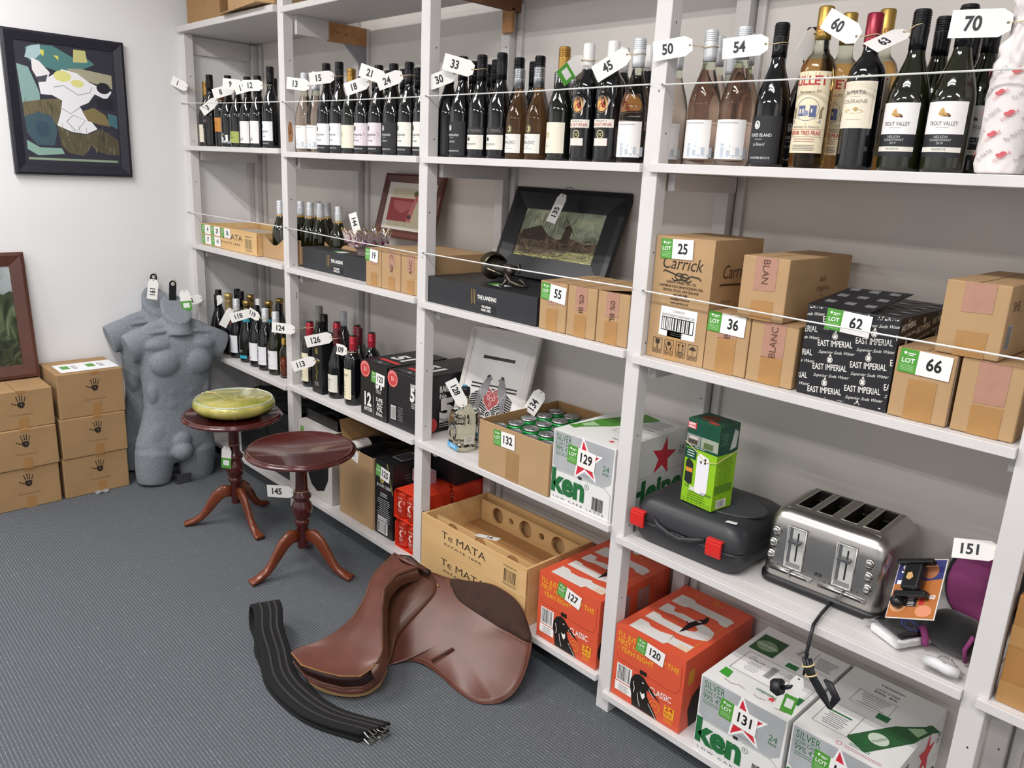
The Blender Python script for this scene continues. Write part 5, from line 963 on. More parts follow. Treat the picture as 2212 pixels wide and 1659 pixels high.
# ================= THIRD SHELF GOODS =================
# square spirit bottle
def tequila():
    t=thing('spirit_bottle','square faceted bottle of pale spirit with a horseshoe label and black stopper','bottle',(2.145,.078,SZ[3][2]+.0008),a(-9))
    w=.044; PR=[(.8,0),(1,.006),(1,.125),(.92,.14),(.55,.155),(.36,.163),(.33,.172),(.33,.2)]; g=mt('#f0edd8',.0,0,tr=1,ior=1.4); ch=.22
    def ringp(s,zz,rnd): 
        o=[]
        for k in range(4):
            A=PI/4+k*PI/2
            for d in (-1,1):
                B=A+d*(ch if not rnd else .39); r_=w*s*(1.3 if not rnd else 1.0); o.append((r_*math.cos(B)*1.0,r_*math.sin(B),zz))
        return o
    vs=[];fs=[]
    for i,(s,zz) in enumerate(PR): vs+=ringp(s,zz,s<.5)
    for i in range(len(PR)-1):
        for k in range(8): fs.append((i*8+k,i*8+(k+1)%8,i*8+8+(k+1)%8,i*8+8+k))
    fs+=[list(range(8))[::-1],list(range(len(vs)-8,len(vs)))]
    b=MB().add(vs,fs,g); b.build('glass_body',t,bev=.003)
    MB().lathe([(0,.2),(.0165,.2),(.0165,.222),(.0155,.228),(.0,.229)],BLK,20).build('stopper',t)
    b=MB().box((-.006,-.02,.14),(.003,-.0185,.185),mt('#4f97c4',.4)).tube([(-.0185,0,.16),(-.02,0,.2),(-.016,0,.23),(.0,0,.2335),(.004,0,.2335)],.004,mt('#4f97c4',.4),6); b.build('seal_strip',t)['label']='blue paper seal strip'
    b=MB(); Y=w*1.3*math.cos(PI/4-ch); 
    f=front(0,0,-Y)
    it=[]
    for k in range(15):
        A=a(-60+300*k/14); A2=a(-60+300*(k+1)/14)
        if k<14: it.append(('p',[(-.0+.026*math.cos(A),.07+.034*math.sin(A)),(.026*math.cos(A2),.07+.034*math.sin(A2)),(.016*math.cos(A2),.068+.022*math.sin(A2)),(.016*math.cos(A),.068+.022*math.sin(A))],'#26282c'))
    it+=[('a','HERRADURA',0,.07,.018,90,.006,'#d9d9cf'),('r',-.034,.005,.068,.02,'#4fa3d4'),('tl',-.02,.018,.04,2,.006,'#e9f4fa')]
    pr(b,f,it); b.build('label',t)
    b=MB(); pr(b,side(Y),[('r',-.03,.03,.04,.032,'#dcdad0'),('tl',-.026,.055,.03,4,.006,'#888')]); b.build('side_label',t)
    pr(b:=MB(),side(Y-.0001),[('l',[(-.03,.1),(-.03,.12),(-.01,.124),(-.005,.1)],.002,'#6a6a5c')]); b.build('moulded_mark',t)
tequila()
tagc('128',(2.155,.06,SZ[3][2]+.168),-60,'card lot tag reading 128, tied to the square spirit bottle',a(35),L=.1,H=.045,neck=(2.145,.078,SZ[3][2]+.172),nr=.017).rotation_euler=(0,a(180)*0,a(35))
# black tool case
def toolcase():
    t=thing('tool_case','black plastic tool case with red latches, lying flat beside the toaster','tool case',(2.958,.014,SZ[3][3]+.001),a(1.5)); W,D,H=.338,.30,.138; m=mt('#2c2d31',.42,bump=.15,sc=60,bd=.001)
    def rp(x0,x1,y0,y1,r,z,n=5):
        o=[]
        for cx,cy,s in ((x1-r,y1-r,0),(x0+r,y1-r,90),(x0+r,y0+r,180),(x1-r,y0+r,270)):
            for k in range(n+1): A=a(s+90*k/n); o.append((cx+r*math.cos(A),cy+r*math.sin(A),z))
        return o
    def shell(levels,nm):
        vs=[];fs=[]; L=[rp(i,W-i,i,D-i,.04,z_) for i,z_ in levels]; n=len(L[0])
        for l in L: vs+=l
        for i in range(len(L)-1):
            for k in range(n): fs.append((i*n+k,i*n+(k+1)%n,i*n+n+(k+1)%n,i*n+n+k))
        fs+=[list(range(n))[::-1],list(range(len(vs)-n,len(vs)))]
        return MB().add(vs,fs,m,True).build(nm,t)
    lo=shell([(.03,0),(.012,.004),(.004,.02),(0,.058),(.0,.064)],'lower_shell'); up=shell([(0,.066),(0,.072),(.004,.1),(.014,.122),(.03,.134),(.045,H)],'lid_shell')
    for o_ in (lo,up): o_.data.polygons.foreach_set('use_smooth',[len(p.vertices)==4 for p in o_.data.polygons])
    b=MB().tube([(W/2+.13*math.cos(2*PI*k/28)+.03,D/2+.085*math.sin(2*PI*k/28),H) for k in range(28)],.003,m,6,cl=True); pr(b,top(H),[('e',W/2+.03,D/2,.126,.082,mt('#3b3d42',.55,bump=.3,sc=60))]); b.build('oval_emboss',t)
    rdm=mt('#d42a26',.35)
    for x in (.002,.246): 
        b=MB().box((x,-.012,.045),(x+.045,-.002,.052),rdm).box((x,-.014,.052),(x+.045,-.004,.086),rdm).box((x,-.012,.086),(x+.045,.006,.093),rdm); b.build('latch',t,bev=.002)['label']='red latch'
    b=MB().tube([(.07,.002,.084),(.095,-.006,.07),(.13,-.008,.06),(.165,-.008,.056),(.2,-.006,.066),(.235,.002,.078)],.007,m,8); b.build('handle',t)
    b=MB(); pr(b,turn(top(.1335),a(20),.3,.04),[('p',[(.27,.035),(.3,.032),(.302,.048),(.275,.05)],'#dcdcda')],h=.003); b.build('paper_scrap',t)
toolcase()
# ================= TOASTER, BAG AND PACKETS =================
def toaster():
    t=thing('toaster','four-slice brushed steel toaster between the black tool case and the pink bag','toaster',(3.32,.085,SZ[3][3]+.001),a(2.5)); t.scale=(1.03,1.03,1.03); W,D,H=.30,.245,.2
    st=mt('#bdbab6',.27,1,an=.6,bump=.05,sc=200,st=(1,1,30)); stl=mt('#bdbbb8',.2,1); stt=mt('#8f8a84',.32,.9); blk=mt('#1a1a1c',.4); drk=mt('#24211d',.6,.4)
    def rp(x0,x1,y0,y1,r,z,n=6):
        o=[]
        for cx,cy,s in ((x1-r,y1-r,0),(x0+r,y1-r,90),(x0+r,y0+r,180),(x1-r,y0+r,270)):
            for k in range(n+1): A=a(s+90*k/n); o.append((cx+r*math.cos(A),cy+r*math.sin(A),z))
        return o
    lv=[(.0,.018),(.0,.02),(.003,.15),(.006,.17),(.012,.185),(.02,.194),(.03,.199),(.034,.2)]
    vs=[];fs=[]; L=[rp(.004+i,W-.004-i,.006+i,D-i,.03 if i<.02 else .03-.3*(i-.012),z_) for i,z_ in lv]; n=len(L[0])
    for l in L: vs+=l
    for i in range(len(L)-1):
        for k in range(n): fs.append((i*n+k,i*n+(k+1)%n,i*n+n+(k+1)%n,i*n+n+k))
    MB().add(vs,fs,st,True).build('steel_body',t)
    b=MB(); L=[rp(.006,W-.006,.008,D-.002,.03,0),rp(.0,W,.0,D+.004,.032,.006),rp(.0,W,.0,D+.004,.032,.02)]; vs=[];fs=[]
    for l in L: vs+=l
    for i in range(2):
        for k in range(n): fs.append((i*n+k,i*n+(k+1)%n,i*n+n+(k+1)%n,i*n+n+k))
    fs+=[list(range(n))[::-1],list(range(2*n,3*n))]; b.add(vs,fs,blk,True); b.build('base',t)
    # top plate with four slots
    X0,X1,Y0_,Y1=.037,W-.037,.04,D-.034; xs=[.05,.0865,.102,.1385,.162,.1985,.214,.2505]; y0,y1=.062,.205
    b=MB(); T=.2; b.box((X0,Y0_,T-.004),(X1,y0,T),stt); b.box((X0,y1,T-.004),(X1,Y1,T),stt); e=[X0]+xs+[X1]
    for k in range(0,len(e),2): b.box((e[k],y0,T-.004),(e[k+1],y1,T),stt)
    b.build('top_plate',t)
    for k in range(0,8,2):
        s=MB().box((xs[k],y0,T-.12),(xs[k+1],y1,T-.004),drk,skip=('t',))
        for q in range(5): s.box((xs[k]+.003,y0+.004,T-.03-.018*q),(xs[k]+.0045,y1-.004,T-.0315-.018*q+.003),mt('#77726b',.3,1))
        s.box((xs[k]+.004,y1-.03,T-.02),(xs[k+1]-.004,y1-.028,T-.016),stl); s.build('bread_slot',t)
        P=[(xs[k],y0),(xs[k+1],y0),(xs[k+1],y1),(xs[k],y1)]
        MB().tube([(x,y,T+.0003) for x,y in P],.0016,stl,6,cl=True).build('slot_rim',t)
    F=front(0,0,.006)
    for x in (.062,.182):
        P=[(x,.058),(x,.165),(x+.044,.165),(x+.044,.058)]; b=MB(); pr(b,F,[('p',P,mt('#cfcfca',.35,.3)),('r',x+.004,.062,.008,.1,mt('#77777a',.35,.6)),('r',x+.004,.06,.036,.012,mt('#a9a9a8',.3,.6)),('r',x+.024,.078,.004,.075,'#111'),('l',[(x+.012,.138),(x+.042,.138)],.0008,'#777')],h=.001)
        b.tube([(u,.0038,v) for u,v in P],.0024,mt('#d6d6d4',.2,.8),8,cl=True); b.build('lever_channel',t)
        MB().box((x+.008,-.012,.128),(x+.038,.004,.136),mt('#77787c',.3,.8)).build('lever',t,bev=.0015)
    for x,z0_ in ((.032,.15),(.028,.118),(.026,.086),(.258,.148),(.26,.117),(.262,.086)):
        b=MB().lathe([(.0,.008),(.006,.0078),(.0085,.006),(.0088,0),(.0105,0),(.0105,-.002)],mt('#cfcecb',.15,1),18,M=Matrix.Translation((x,.0045,z0_-.008))@Matrix.Rotation(a(90),4,'X')); b.build('button',t)
        pr(b:=MB(),F,[('r',x-.006,z0_-.024,.012,.0022,'#555')]); b.build('button_mark',t)
    for x in (.022,.152):
        b=MB().tube([(x,.004,.044),(x+.112,.004,.044)],.0058,mt('#c9c9c7',.18,.9),8); pr(b,F,[('r',x+.008,.0425,.096,.003,'#1a1a1a')],h=.009); b.build('slider_track',t)
        MB().box((x+.058,-.009,.036),(x+.064,.003,.053),stl).build('slider',t,bev=.001)
        pr(b:=MB(),F,[('e',x+.012+.013*k,.054+.001*k,.0012,.0012,'#333') for k in range(7)]+[('e',x+.13-.0*x,.066,.004,.004,'#333') if x<.1 else ('e',x-.01,.066,.004,.004,'#333')]); b.build('dial_mark',t)
    # cord hanging over the shelf edge
    ck=mt('#1a1b20',.4,bump=.1)
    MB().tube([(.19,.005,.012),(.192,-.06,.008),(.197,-.112,.004),(.2,-.128,-.02),(.2,-.135,-.06),(.205,-.14,-.09),(.205,-.142,-.11)],.0042,ck,8).build('cord',t)
    for k in range(4): MB().tube([(.20+.004*k,-.15+.006*(k%2),-.062),(.215+.005*k,-.155,-.09),(.245+.004*k,-.15+.005*(k%2),-.13),(.27+.002*k,-.145,-.158),(.275+.004*k,-.14,-.13),(.25+.004*k,-.138,-.1)],.0042,ck,8).build('cord_coil',t)
    for z_ in (-.075,-.095): MB().tube([(.213+.012*math.cos(A)+.5*(-.075-z_),-.151+.012*math.sin(A),z_+.006*math.cos(A)) for A in [2*PI*k/12 for k in range(12)]],.0018,mt('#d9c48e',.6),6,cl=True).build('rubber_band',t)
    MB().tube([(.2,-.15,-.118),(.185,-.165,-.14),(.17,-.17,-.15)],.005,ck,8).tube([(.172,-.17,-.15),(.168,-.17,-.152),(.155,-.17,-.148),(.145,-.17,-.14)],.016,ck,12,rs=[.012,.02,.02,.006]).build('plug',t)
toaster()
tt=tagc('',(3.535,-.072,SZ[3][3]-.115),80,'white and green lot tag hanging from the toaster cord',a(20),L=.1,H=.03,green=1)
def misc():
    z=SZ[3][3]+.001
    # neoprene bag with pink lining
    t=thing('neoprene_bag','black zipped bag with magenta lining, slumped at the right end of the toaster shelf','bag',(3.716,.096,z),0)
    bk=mt('#141316',.9,sheen=.4,bump=.2,sc=90); pk=mt('#8d3a72',.75,bump=.1,sc=60)
    def blob(cx,cy,cz,rx,ry,rz_,m,nm,R=None,sq=1.0):
        M=Matrix.Translation((cx,cy,cz))@(R or Matrix())@Matrix.Diagonal((rx,ry,rz_,1))
        return MB().grid(lambda u,v:(math.copysign(abs(math.cos(2*PI*u))**sq,math.cos(2*PI*u))*math.sin(PI*v)**sq,math.copysign(abs(math.sin(2*PI*u))**sq,math.sin(2*PI*u))*math.sin(PI*v)**sq,-math.cos(PI*v)),24,12,m,M=M).build(nm,t)
    blob(.066,.035,.045,.064,.042,.045,bk,'bag_body',Matrix.Rotation(a(-8),4,'Z'),.7)
    R=Matrix.Rotation(a(-8),4,'Z')@Matrix.Rotation(a(48),4,'X')
    blob(.065,.205,.105,.085,.012,.095,bk,'bag_back',Matrix.Rotation(a(-18),4,'X'),.75); blob(.065,.193,.103,.076,.011,.086,pk,'lining',Matrix.Rotation(a(-18),4,'X'),.75)
    blob(.118,.16,.14,.035,.02,.075,bk,'bag_strap',Matrix.Rotation(a(12),4,'Y'),.8)
    MB().tube([(.0,.02,.03),(.01,-.004,.045),(.02,-.012,.03),(.022,-.012,.012)],.008,pk,8).build('pink_trim',t); MB().tube([(.105,-.01,.01),(.1,-.013,.04),(.11,-.01,.075)],.005,pk,8).build('pink_trim',t)
    # carded product
    c=thing('blister_card','orange and blue display card with a black clamp device, lying on the black bag','packaged product',(3.655,.052,z+.055),0,rot=(-a(42),-a(26),a(-14)))
    b=MB(); W,H=.12,.15; b.box((0,0,0),(W,.0015,H),mt('#e6e2dc',.4)); 
    pr(b,front(),[('r',.002,.002,W-.004,H-.004,'#b26a2e'),('p',[(.002,.085),(W-.002,.1),(W-.002,H-.002),(.002,H-.002)],'#2b2f6e'),('p',[(.02,.1),(.06,.112),(.05,.145),(.015,.14)],'#c3202e'),('t','SILK',.012,.115,.018,WHT,{'w':.05,'sh':.3,'rot':8,'b':.03}),('e',.085,.12,.02,.02,'#a86a48'),('e',.025,.03,.02,.014,'#e0a67a'),('e',.09,.02,.02,.014,'#d98f6a'),('r',.04,.03,.03,.035,'#17161a'),('r',.075,.035,.012,.03,'#b5202a'),('t','FAST',.045,.055,.006,WHT),('t','GRIP',.045,.045,.006,WHT),('tl',.045,.04,.02,3,.004,WHT),('t','360',.09,.05,.01,WHT,{'b':.03}),('r',.008,.085,.03,.01,WHT)],h=.0004); b.build('card',c)
    k=mt('#141416',.25); b=MB().box((.04,-.03,.06),(.085,-.008,.125),k); b.build('clamp_body',c,bev=.006)
    MB().box((.02,-.034,.122),(.11,-.016,.134),k).build('clamp_bar',c,bev=.004); MB().box((.02,-.02,.045),(.1,-.002,.062),k).build('clamp_foot',c,bev=.004); MB().lathe([(0,0),(.013,0),(.015,.01),(.01,.02),(0,.022)],k,16,M=Matrix.Translation((.03,-.004,.035))@Matrix.Rotation(a(90),4,'X')).build('knob',c)
    pr(b:=MB(),front(0,0,-.0305),[('p',[(.052,.085),(.062,.08),(.07,.088),(.064,.1),(.054,.098)],'#c9a066')]); b.build('foil_mark',c)
    # flat packet
    p=thing('plastic_packet','clear plastic packet with a black card and iridescent blue hexagon, beside the toaster','packet',(3.622,.064,z+.002),a(-26)); 
    b=MB().box((0,0,0),(.085,.13,.022),mt('#e9e9ea',.35)); b.build('white_tray',p,bev=.006)
    b=MB().box((-.002,.012,.0225),(.083,.13,.03),mt('#101014',.25)); H6=lambda r:[(.05+r*math.cos(a(60*i+10)),.07+r*.8*math.sin(a(60*i+10))) for i in range(7)]
    pr(b,top(.03),[('l',H6(.026),.0035,mt('#4a6cff',.15,.9)),('l',H6(.019),.0014,mt('#7a9cff',.15,.9)),('l',[(.04,.06),(.05,.078),(.061,.07)],.0025,mt('#8a7ac9',.2,.8))]); b.build('card_insert',p,bev=.002)
    MB().grid(lambda u,v:(-.02+.11*u,-.008+.14*v,.034*math.sin(PI*u)**.4+.0015+.003*math.sin(19*u+11*v)*math.cos(13*v)),20,20,mt('#f4f4f4',.05,0,tr=.95,ior=1.05)).build('clear_film',p)
    # clear plastic bag
    q=thing('plastic_bag','crumpled clear plastic bag with white contents below the black bag, by the post','plastic bag',(3.762,.004,z+.001),0)
    MB().tube([(.0,.02,.012),(.02,.012,.018),(.045,.01,.016),(.062,.02,.012)],.012,mt('#dcdcde',.5),10).build('white_contents',q)
    rr=random.Random(2); MB().grid(lambda u,v:(.0+.07*u,-.002+.05*v,.002+.032*math.sin(PI*u)*math.sin(PI*v)**.5+.004*math.sin(31*u+17*v)*math.sin(PI*u)),18,18,mt('#f4f4f4',.06,0,tr=.95,ior=1.08)).build('clear_film',q)
    tagc('151',(3.815,.17,z+.247),0,'card lot tag reading 151, standing over the magenta-lined bag',a(8),L=.085,H=.05).rotation_euler=(a(-48),a(-14),a(5))
misc()
# ================= BOTTOM SHELF CRATES =================
from mathutils import geometry as _g
def holeboard(t,x,y,w,h,holes,th=.008,name='bottle_rest'):
    c=bpy.data.curves.new('h','CURVE'); c.dimensions='2D'; c.fill_mode='BOTH'; c.extrude=th/2
    def spl(pts):
        s=c.splines.new('POLY'); s.points.add(len(pts)-1); s.use_cyclic_u=True
        for i,(u,v) in enumerate(pts): s.points[i].co=(u,v,0,1)
    spl([(0,0),(w,0),(w,h),(0,h)])
    for cx,cy,r in holes: spl([(cx+r*math.cos(2*PI*k/28),cy+r*math.sin(2*PI*k/28)) for k in range(28)][::-1])
    o=bpy.data.objects.new('h',c); me=bpy.data.meshes.new_from_object(o); bpy.data.objects.remove(o); bpy.data.curves.remove(c); me.materials.clear(); me.materials.append(PINE)
    o=bpy.data.objects.new(name,me); COL.objects.link(o); o.parent=t; o.rotation_euler=(a(90),0,0); o.location=(x,y,.0095); return o
z=SZ[4][2]
HO=[(.095,.047,.032),(.17,.05,.013),(.25,.047,.034),(.335,.05,.014),(.42,.047,.034)]
for k,l in enumerate(['open wooden wine crate, lower of the two stacked beside the orange cases','open wooden wine crate with round bottle rests, upper of the two stacked']):
    t=tray(2.012,2.575,-.004,.335,z+.109*k,.108,l,temata(.563,.108,.12),group='wooden wine crates on the bottom shelf')
    if k:
        holeboard(t,.02,.062,.524,.082,HO); holeboard(t,.02,.29,.524,.088,HO)
        tagc('81',(2.255,.06,z+.109+.092),0,'card lot tag reading 81, lying on the rest board of the upper crate',0,L=.085,H=.042).rotation_euler=(a(-78),0,a(205))
# black textured boxes on the bottom shelf of the first bay
z=SZ[4][0]; bm=mt('#17181a',.42,bump=.2,sc=16)
o=carton('black_case','black lettered case on the bottom shelf behind the bowl table','wine case',.72,.985,.03,.32,z,.25,bm,fr=[('l',[(.02,.14),(.15,.12)],.003,'#bbb'),('t','SYRAH RESERVE',.01,.09,.012,'#c9c9cc',{'w':.14,'rot':-2}),('t','WINES OF HAWKES BAY',.01,.115,.008,'#99999c',{'w':.15,'rot':-2})])
o=carton('black_case','black case on the bottom shelf between the mannequins and the lettered case','wine case',.42,.71,.03,.32,z,.25,bm)
for x0,x1,zz,l in [(.43,.98,.2515,'wide black plastic-wrapped case on top of the two bottom shelf cases')]:
    b=MB().grid(lambda u,v:(x0+(x1-x0)*u,.03+.30*v,z+zz+.088+.006*math.sin(23*u+5*v)*math.cos(17*v)),30,16,mt('#101113',.3,bump=.4,sc=30)); b.box((x0,.03,z+zz),(x1,.33,z+zz+.082),mt('#101113',.3,bump=.4,sc=30))
    tag(b.build('wrapped_case'),l,'wine case')
tt=tagc('',(.93,.018,z+.215),85,'white lot tag hanging on the black lettered case',0,L=.095,H=.05,green=1)
b=MB().grid(lambda u,v:(1.05+.27*u,.06+.3*v,SZ[4][1]+.337+.06+.012*math.sin(9*u+4*v)+.008*math.sin(23*v)),24,14,mt('#0f1012',.35,bump=.5,sc=25)).box((1.05,.06,SZ[4][1]+.337),(1.32,.355,SZ[4][1]+.385),mt('#0f1012',.35,bump=.5,sc=25))
tag(b.build('plastic_sheet'),'crumpled black plastic on top of the white appliance box','plastic sheet')
# bottles lying in the tall open carton
for i,(x,y,zz,rz_) in enumerate([(1.4345,.033,.286,-20),(1.5155,.034,.28,-35),(1.595,.036,.268,-30)]):
    k=dict(KIND['lad' if i==0 else 'plain']); k['capm']=CB; t=bottle('',k.pop('labels'),**k) if i==0 else dup(SEEN['plain'],(0,0,0))
    t.location=(x,y,SZ[4][1]+zz); t.rotation_euler=(a(-88),0,a(-.5)); t['label']=['wine bottle with a white label lying in the tall open carton','dark wine bottle lying in the middle of the tall carton','dark wine bottle lying deepest in the tall carton'][i]; t['group']='bottles lying in the open carton'
b=MB().box((1.785,.12,SZ[4][1]+.2485),(1.865,.18,SZ[4][1]+.30),mt('#b9939c',.5)); pr(b,front(1.785,SZ[4][1]+.2465,.12),[('tl',.01,.045,.06,5,.008,'#6a4a52')]); o=b.build('leaflet_pack',rot=None); tag(o,'small pink and white leaflet pack on the red can packs','leaflet')
# right bay: taped carton and loose wrapping
z=SZ[3][4]
o=carton('carton','taped brown carton printed with ring symbols, at the right edge past the last post','cardboard box',3.902,4.25,.012,.33,z,.24,mt('#a5753f',.7,var=.08,sc=8,bump=.2),fr=[q for i in range(5) for q in (('o',.06,.055+.034*i,.014,.013,.002,'#3a2a1c'),('o',.06,.055+.034*i,.007,.0065,.0012,'#3a2a1c'))]+[('t','WWW.',.04,.014,.008,'#5a4028',{'w':.06}),('r',0,.13,.35,.045,mt('#ad8350',.3)),('r',0,0,.35,.05,mt('#ad8350',.3))])
t=thing('plastic_wrap','crumpled clear and dark plastic wrapping behind the taped ring-printed carton','plastic wrap',(3.9,.05,z+.001)) if 0 else None
rr=random.Random(6); b=MB().grid(lambda u,v:(3.90+.06*u,.347+.007*v,z+.014+.12*v+.01*math.sin(20*u+9*v)),10,12,mt('#b9b6b4',.4)); tag(b.build('wrapping_paper'),'crumpled pale wrapping paper beside the taped carton, past the last post','wrapping')
# ================= TOP OF THE UNIT =================
o=carton('carton','tan carton on top of the shelving at the corner, with a printed mark','cardboard box',.10,.46,.0,.32,TOPZ+.001,.2,KRAFTD,fr=[('r',.2,.08,.02,.05,'#8a6a48')])
o=carton('carton','shorter carton beside the corner one on top of the shelving, one flap hanging down','cardboard box',.50,.93,.02,.32,TOPZ+.001,.19,KRAFT)
MB().add([(.02,-.003,.012),(.43,-.003,.01),(.43,-.085,.004),(.06,-.07,-.006)],[(0,1,2,3)],KRAFT).build('box_flap',o,solid=.003)
# ================= LEFT WALL =================
# abstract figure composition in a dark frame
def wallpic():
    W,H=.5,.612; fr=mt('#1f1f2b',.4); dk='#262633'
    it=[('r',-.2,.06,.4,.5,'#2b2b38'),('p',[(-.16,.54),(-.13,.555),(-.05,.56),(.03,.52),(.08,.53),(.12,.5),(.05,.465),(-.04,.455),(-.1,.47),(-.15,.49)],'#4d7d7c'),('p',[(-.165,.5),(-.15,.545),(-.1,.56),(-.1,.52),(-.13,.49)],'#a9c3c8'),
     ('p',[(.03,.5),(.09,.505),(.085,.555),(.035,.555)],'#c2bf7e'),('p',[(.0,.47),(.06,.475),(.19,.46),(.19,.4),(.1,.42),(.02,.44)],'#a5a088'),('p',[(-.2,.47),(-.155,.46),(-.12,.36),(-.12,.32),(-.19,.29)],'#86a6a2'),('p',[(-.19,.31),(-.1,.33),(-.03,.34),(-.01,.25),(-.06,.22),(-.19,.25)],'#6b6248'),
     ('p',[(-.14,.5),(-.11,.49),(-.07,.445),(-.08,.42),(-.12,.41),(-.14,.45)],'#e6e4e6'),('p',[(-.12,.4),(-.07,.43),(-.02,.465),(.04,.455),(.09,.42),(.14,.4),(.17,.4),(.185,.385),(.16,.35),(.11,.37),(.08,.33),(.04,.31),(.06,.28),(.11,.215),(.06,.19),(-.0,.195),(-.06,.22),(-.04,.28),(-.03,.33),(-.07,.35),(-.115,.35)],'#e9e9ee'),
     ('e',-.02,.435,.036,.024,'#dcd98a'),('e',.04,.41,.028,.016,'#dcd98a'),('l',[(-.06,.385),(-.02,.395),(.04,.36),(.09,.375),(.1,.4)],.003,'#8a8f9c'),('l',[(-.04,.3),(.0,.275),(.04,.305)],.003,'#8a9a9c'),('l',[(-.02,.24),(.01,.27),(.06,.25),(.02,.2),(-.02,.24)],.003,'#8a9a9c'),('p',[(-.13,.42),(-.08,.435),(-.09,.405),(-.12,.4)],'#4a4a55'),
     ('p',[(-.19,.25),(-.13,.275),(-.08,.26),(-.06,.2),(-.08,.13),(-.15,.13),(-.185,.18)],'#3c5560'),('e',-.12,.2,.03,.035,'#34485a'),('p',[(-.06,.22),(.0,.19),(.06,.185),(.12,.215),(.14,.16),(.1,.11),(.08,.14),(.04,.09),(-.02,.1),(-.05,.13)],'#57513c'),('p',[(.05,.29),(.1,.31),(.15,.28),(.17,.23),(.12,.235),(.07,.25)],'#7d6f48'),('p',[(.12,.22),(.2,.17),(.2,.1),(.14,.1),(.1,.12)],'#4e4838'),
     ('p',[(-.19,.15),(-.14,.12),(-.05,.12),(-.04,.095),(-.15,.085),(-.19,.11)],'#86a99c'),('e',.15,.4,.03,.025,'#191a26'),('p',[(.11,.35),(.19,.36),(.19,.3),(.12,.31)],'#191a26'),('p',[(.16,.29),(.2,.28),(.2,.22),(.16,.24)],'#3f6a72'),('r',-.19,.065,.38,.01,'#8a9c84'),('p',[(-.1,.54),(-.085,.535),(-.09,.51),(-.1,.52)],'#d8d25a'),('p',[(-.05,.52),(-.03,.52),(-.03,.5),(-.04,.51)],'#d8d25a')]
    rr=random.Random(8)
    for k in range(60): x=rr.uniform(-.05,.18); y=rr.uniform(.1,.2); it.append(('l',[(x,y),(x+rr.uniform(-.006,.006),y+rr.uniform(.01,.035))],.0012,rr.choice(['#8a8468','#3c3828','#a09878'])))
    for k in range(30): x=rr.uniform(-.19,-.05); y=rr.uniform(.23,.3); it.append(('l',[(x,y),(x,y+.03)],.0012,rr.choice(['#8a8468','#4c4634'])))
    t=framed('abstract cream and teal figure composition in a dark frame on the left wall',0,0,0,W,H,.045,fr,.025,0,it,dk)
    t.location=(.027,-.53,1.476); t.rotation_euler=(0,0,a(90))
wallpic()
# landscape in brown frame on the left stack
def landscape():
    W,H=.44,.575; fr=mt('#56332a',.35,var=.3,sc=6,st=(1,1,.3))
    sky=painterly(['#5f6a70','#8f9a9c','#b5babb'],5,1.2); fol=painterly(['#1d2418','#3c4a30','#6a7558'],13,2.5,.35); gr=painterly(['#15180f','#2b3320','#4c5638'],12,3)
    it=[('r',-.165,.06,.33,.46,sky),('p',[(-.165,.06),(.165,.06),(.165,.395),(.145,.4),(.12,.385),(.09,.4),(.03,.36),(-.06,.38),(-.165,.33)],fol),('r',-.165,.06,.33,.12,gr)]
    t=framed('dark willow landscape in a brown wooden frame leaning on the left carton stack',0,0,0,W,H,.062,fr,.035,a(7),it,'#2a3020')
    t.rotation_euler=(-a(6.5),0,a(90)); t.location=(.10,-1.008,.560)
landscape()
# hand-print cartons
def hand(x,y,s,c='#2a201a'):
    return [('p',[(x-.3*s,y-.1*s),(x-.36*s,y+.1*s),(x-.3*s,y+.3*s),(x+.1*s,y+.36*s),(x+.34*s,y+.28*s),(x+.36*s,y),(x+.22*s,y-.3*s),(x-.08*s,y-.34*s)],c),('p',[(x-.05*s,y+.1*s),(x+.16*s,y+.1*s),(x+.04*s,y-.06*s)],KRAFTD)]+\
      [('l',[(x+q[0]*s,y+q[1]*s),(x+q[2]*s,y+q[3]*s)],q[4]*s,c) for q in [(-.24,.4,-.34,.78,.09),(-.36,.84,-.38,.98,.13),(-.04,.46,-.08,.92,.09),(-.09,.98,-.1,1.1,.13),(.14,.44,.16,.9,.09),(.16,.96,.17,1.08,.13),(.32,.38,.42,.7,.08),(.44,.76,.48,.9,.11),(-.4,.05,-.66,.2,.1),(-.74,.24,-.86,.3,.14)]]
scr=lambda x,y,s:[('l',[(x-.5*s,y),(x-.42*s,y+.1*s),(x-.4*s,y-.02*s),(x-.3*s,y+.04*s),(x-.22*s,y-.01*s),(x-.1*s,y+.05*s),(x,y),(x+.12*s,y+.04*s),(x+.25*s,y+.01*s),(x+.5*s,y+.03*s)],.0018,'#7a5a38')]
WD=.286
spots=[(-.783,0,.192,0),(-.778,.193,.193,.004),(-.772,.387,.213,-.002),(-1.085,0,.19,0),(-1.08,.191,.185,.006),(-1.078,.377,.175,-.004)]
nm=['bottom carton of the right hand-print stack','middle carton of the right hand-print stack','top carton of the right hand-print stack, a white sheet on it','bottom carton of the left hand-print stack','middle carton of the left hand-print stack','top carton of the left hand-print stack, under the brown frame']
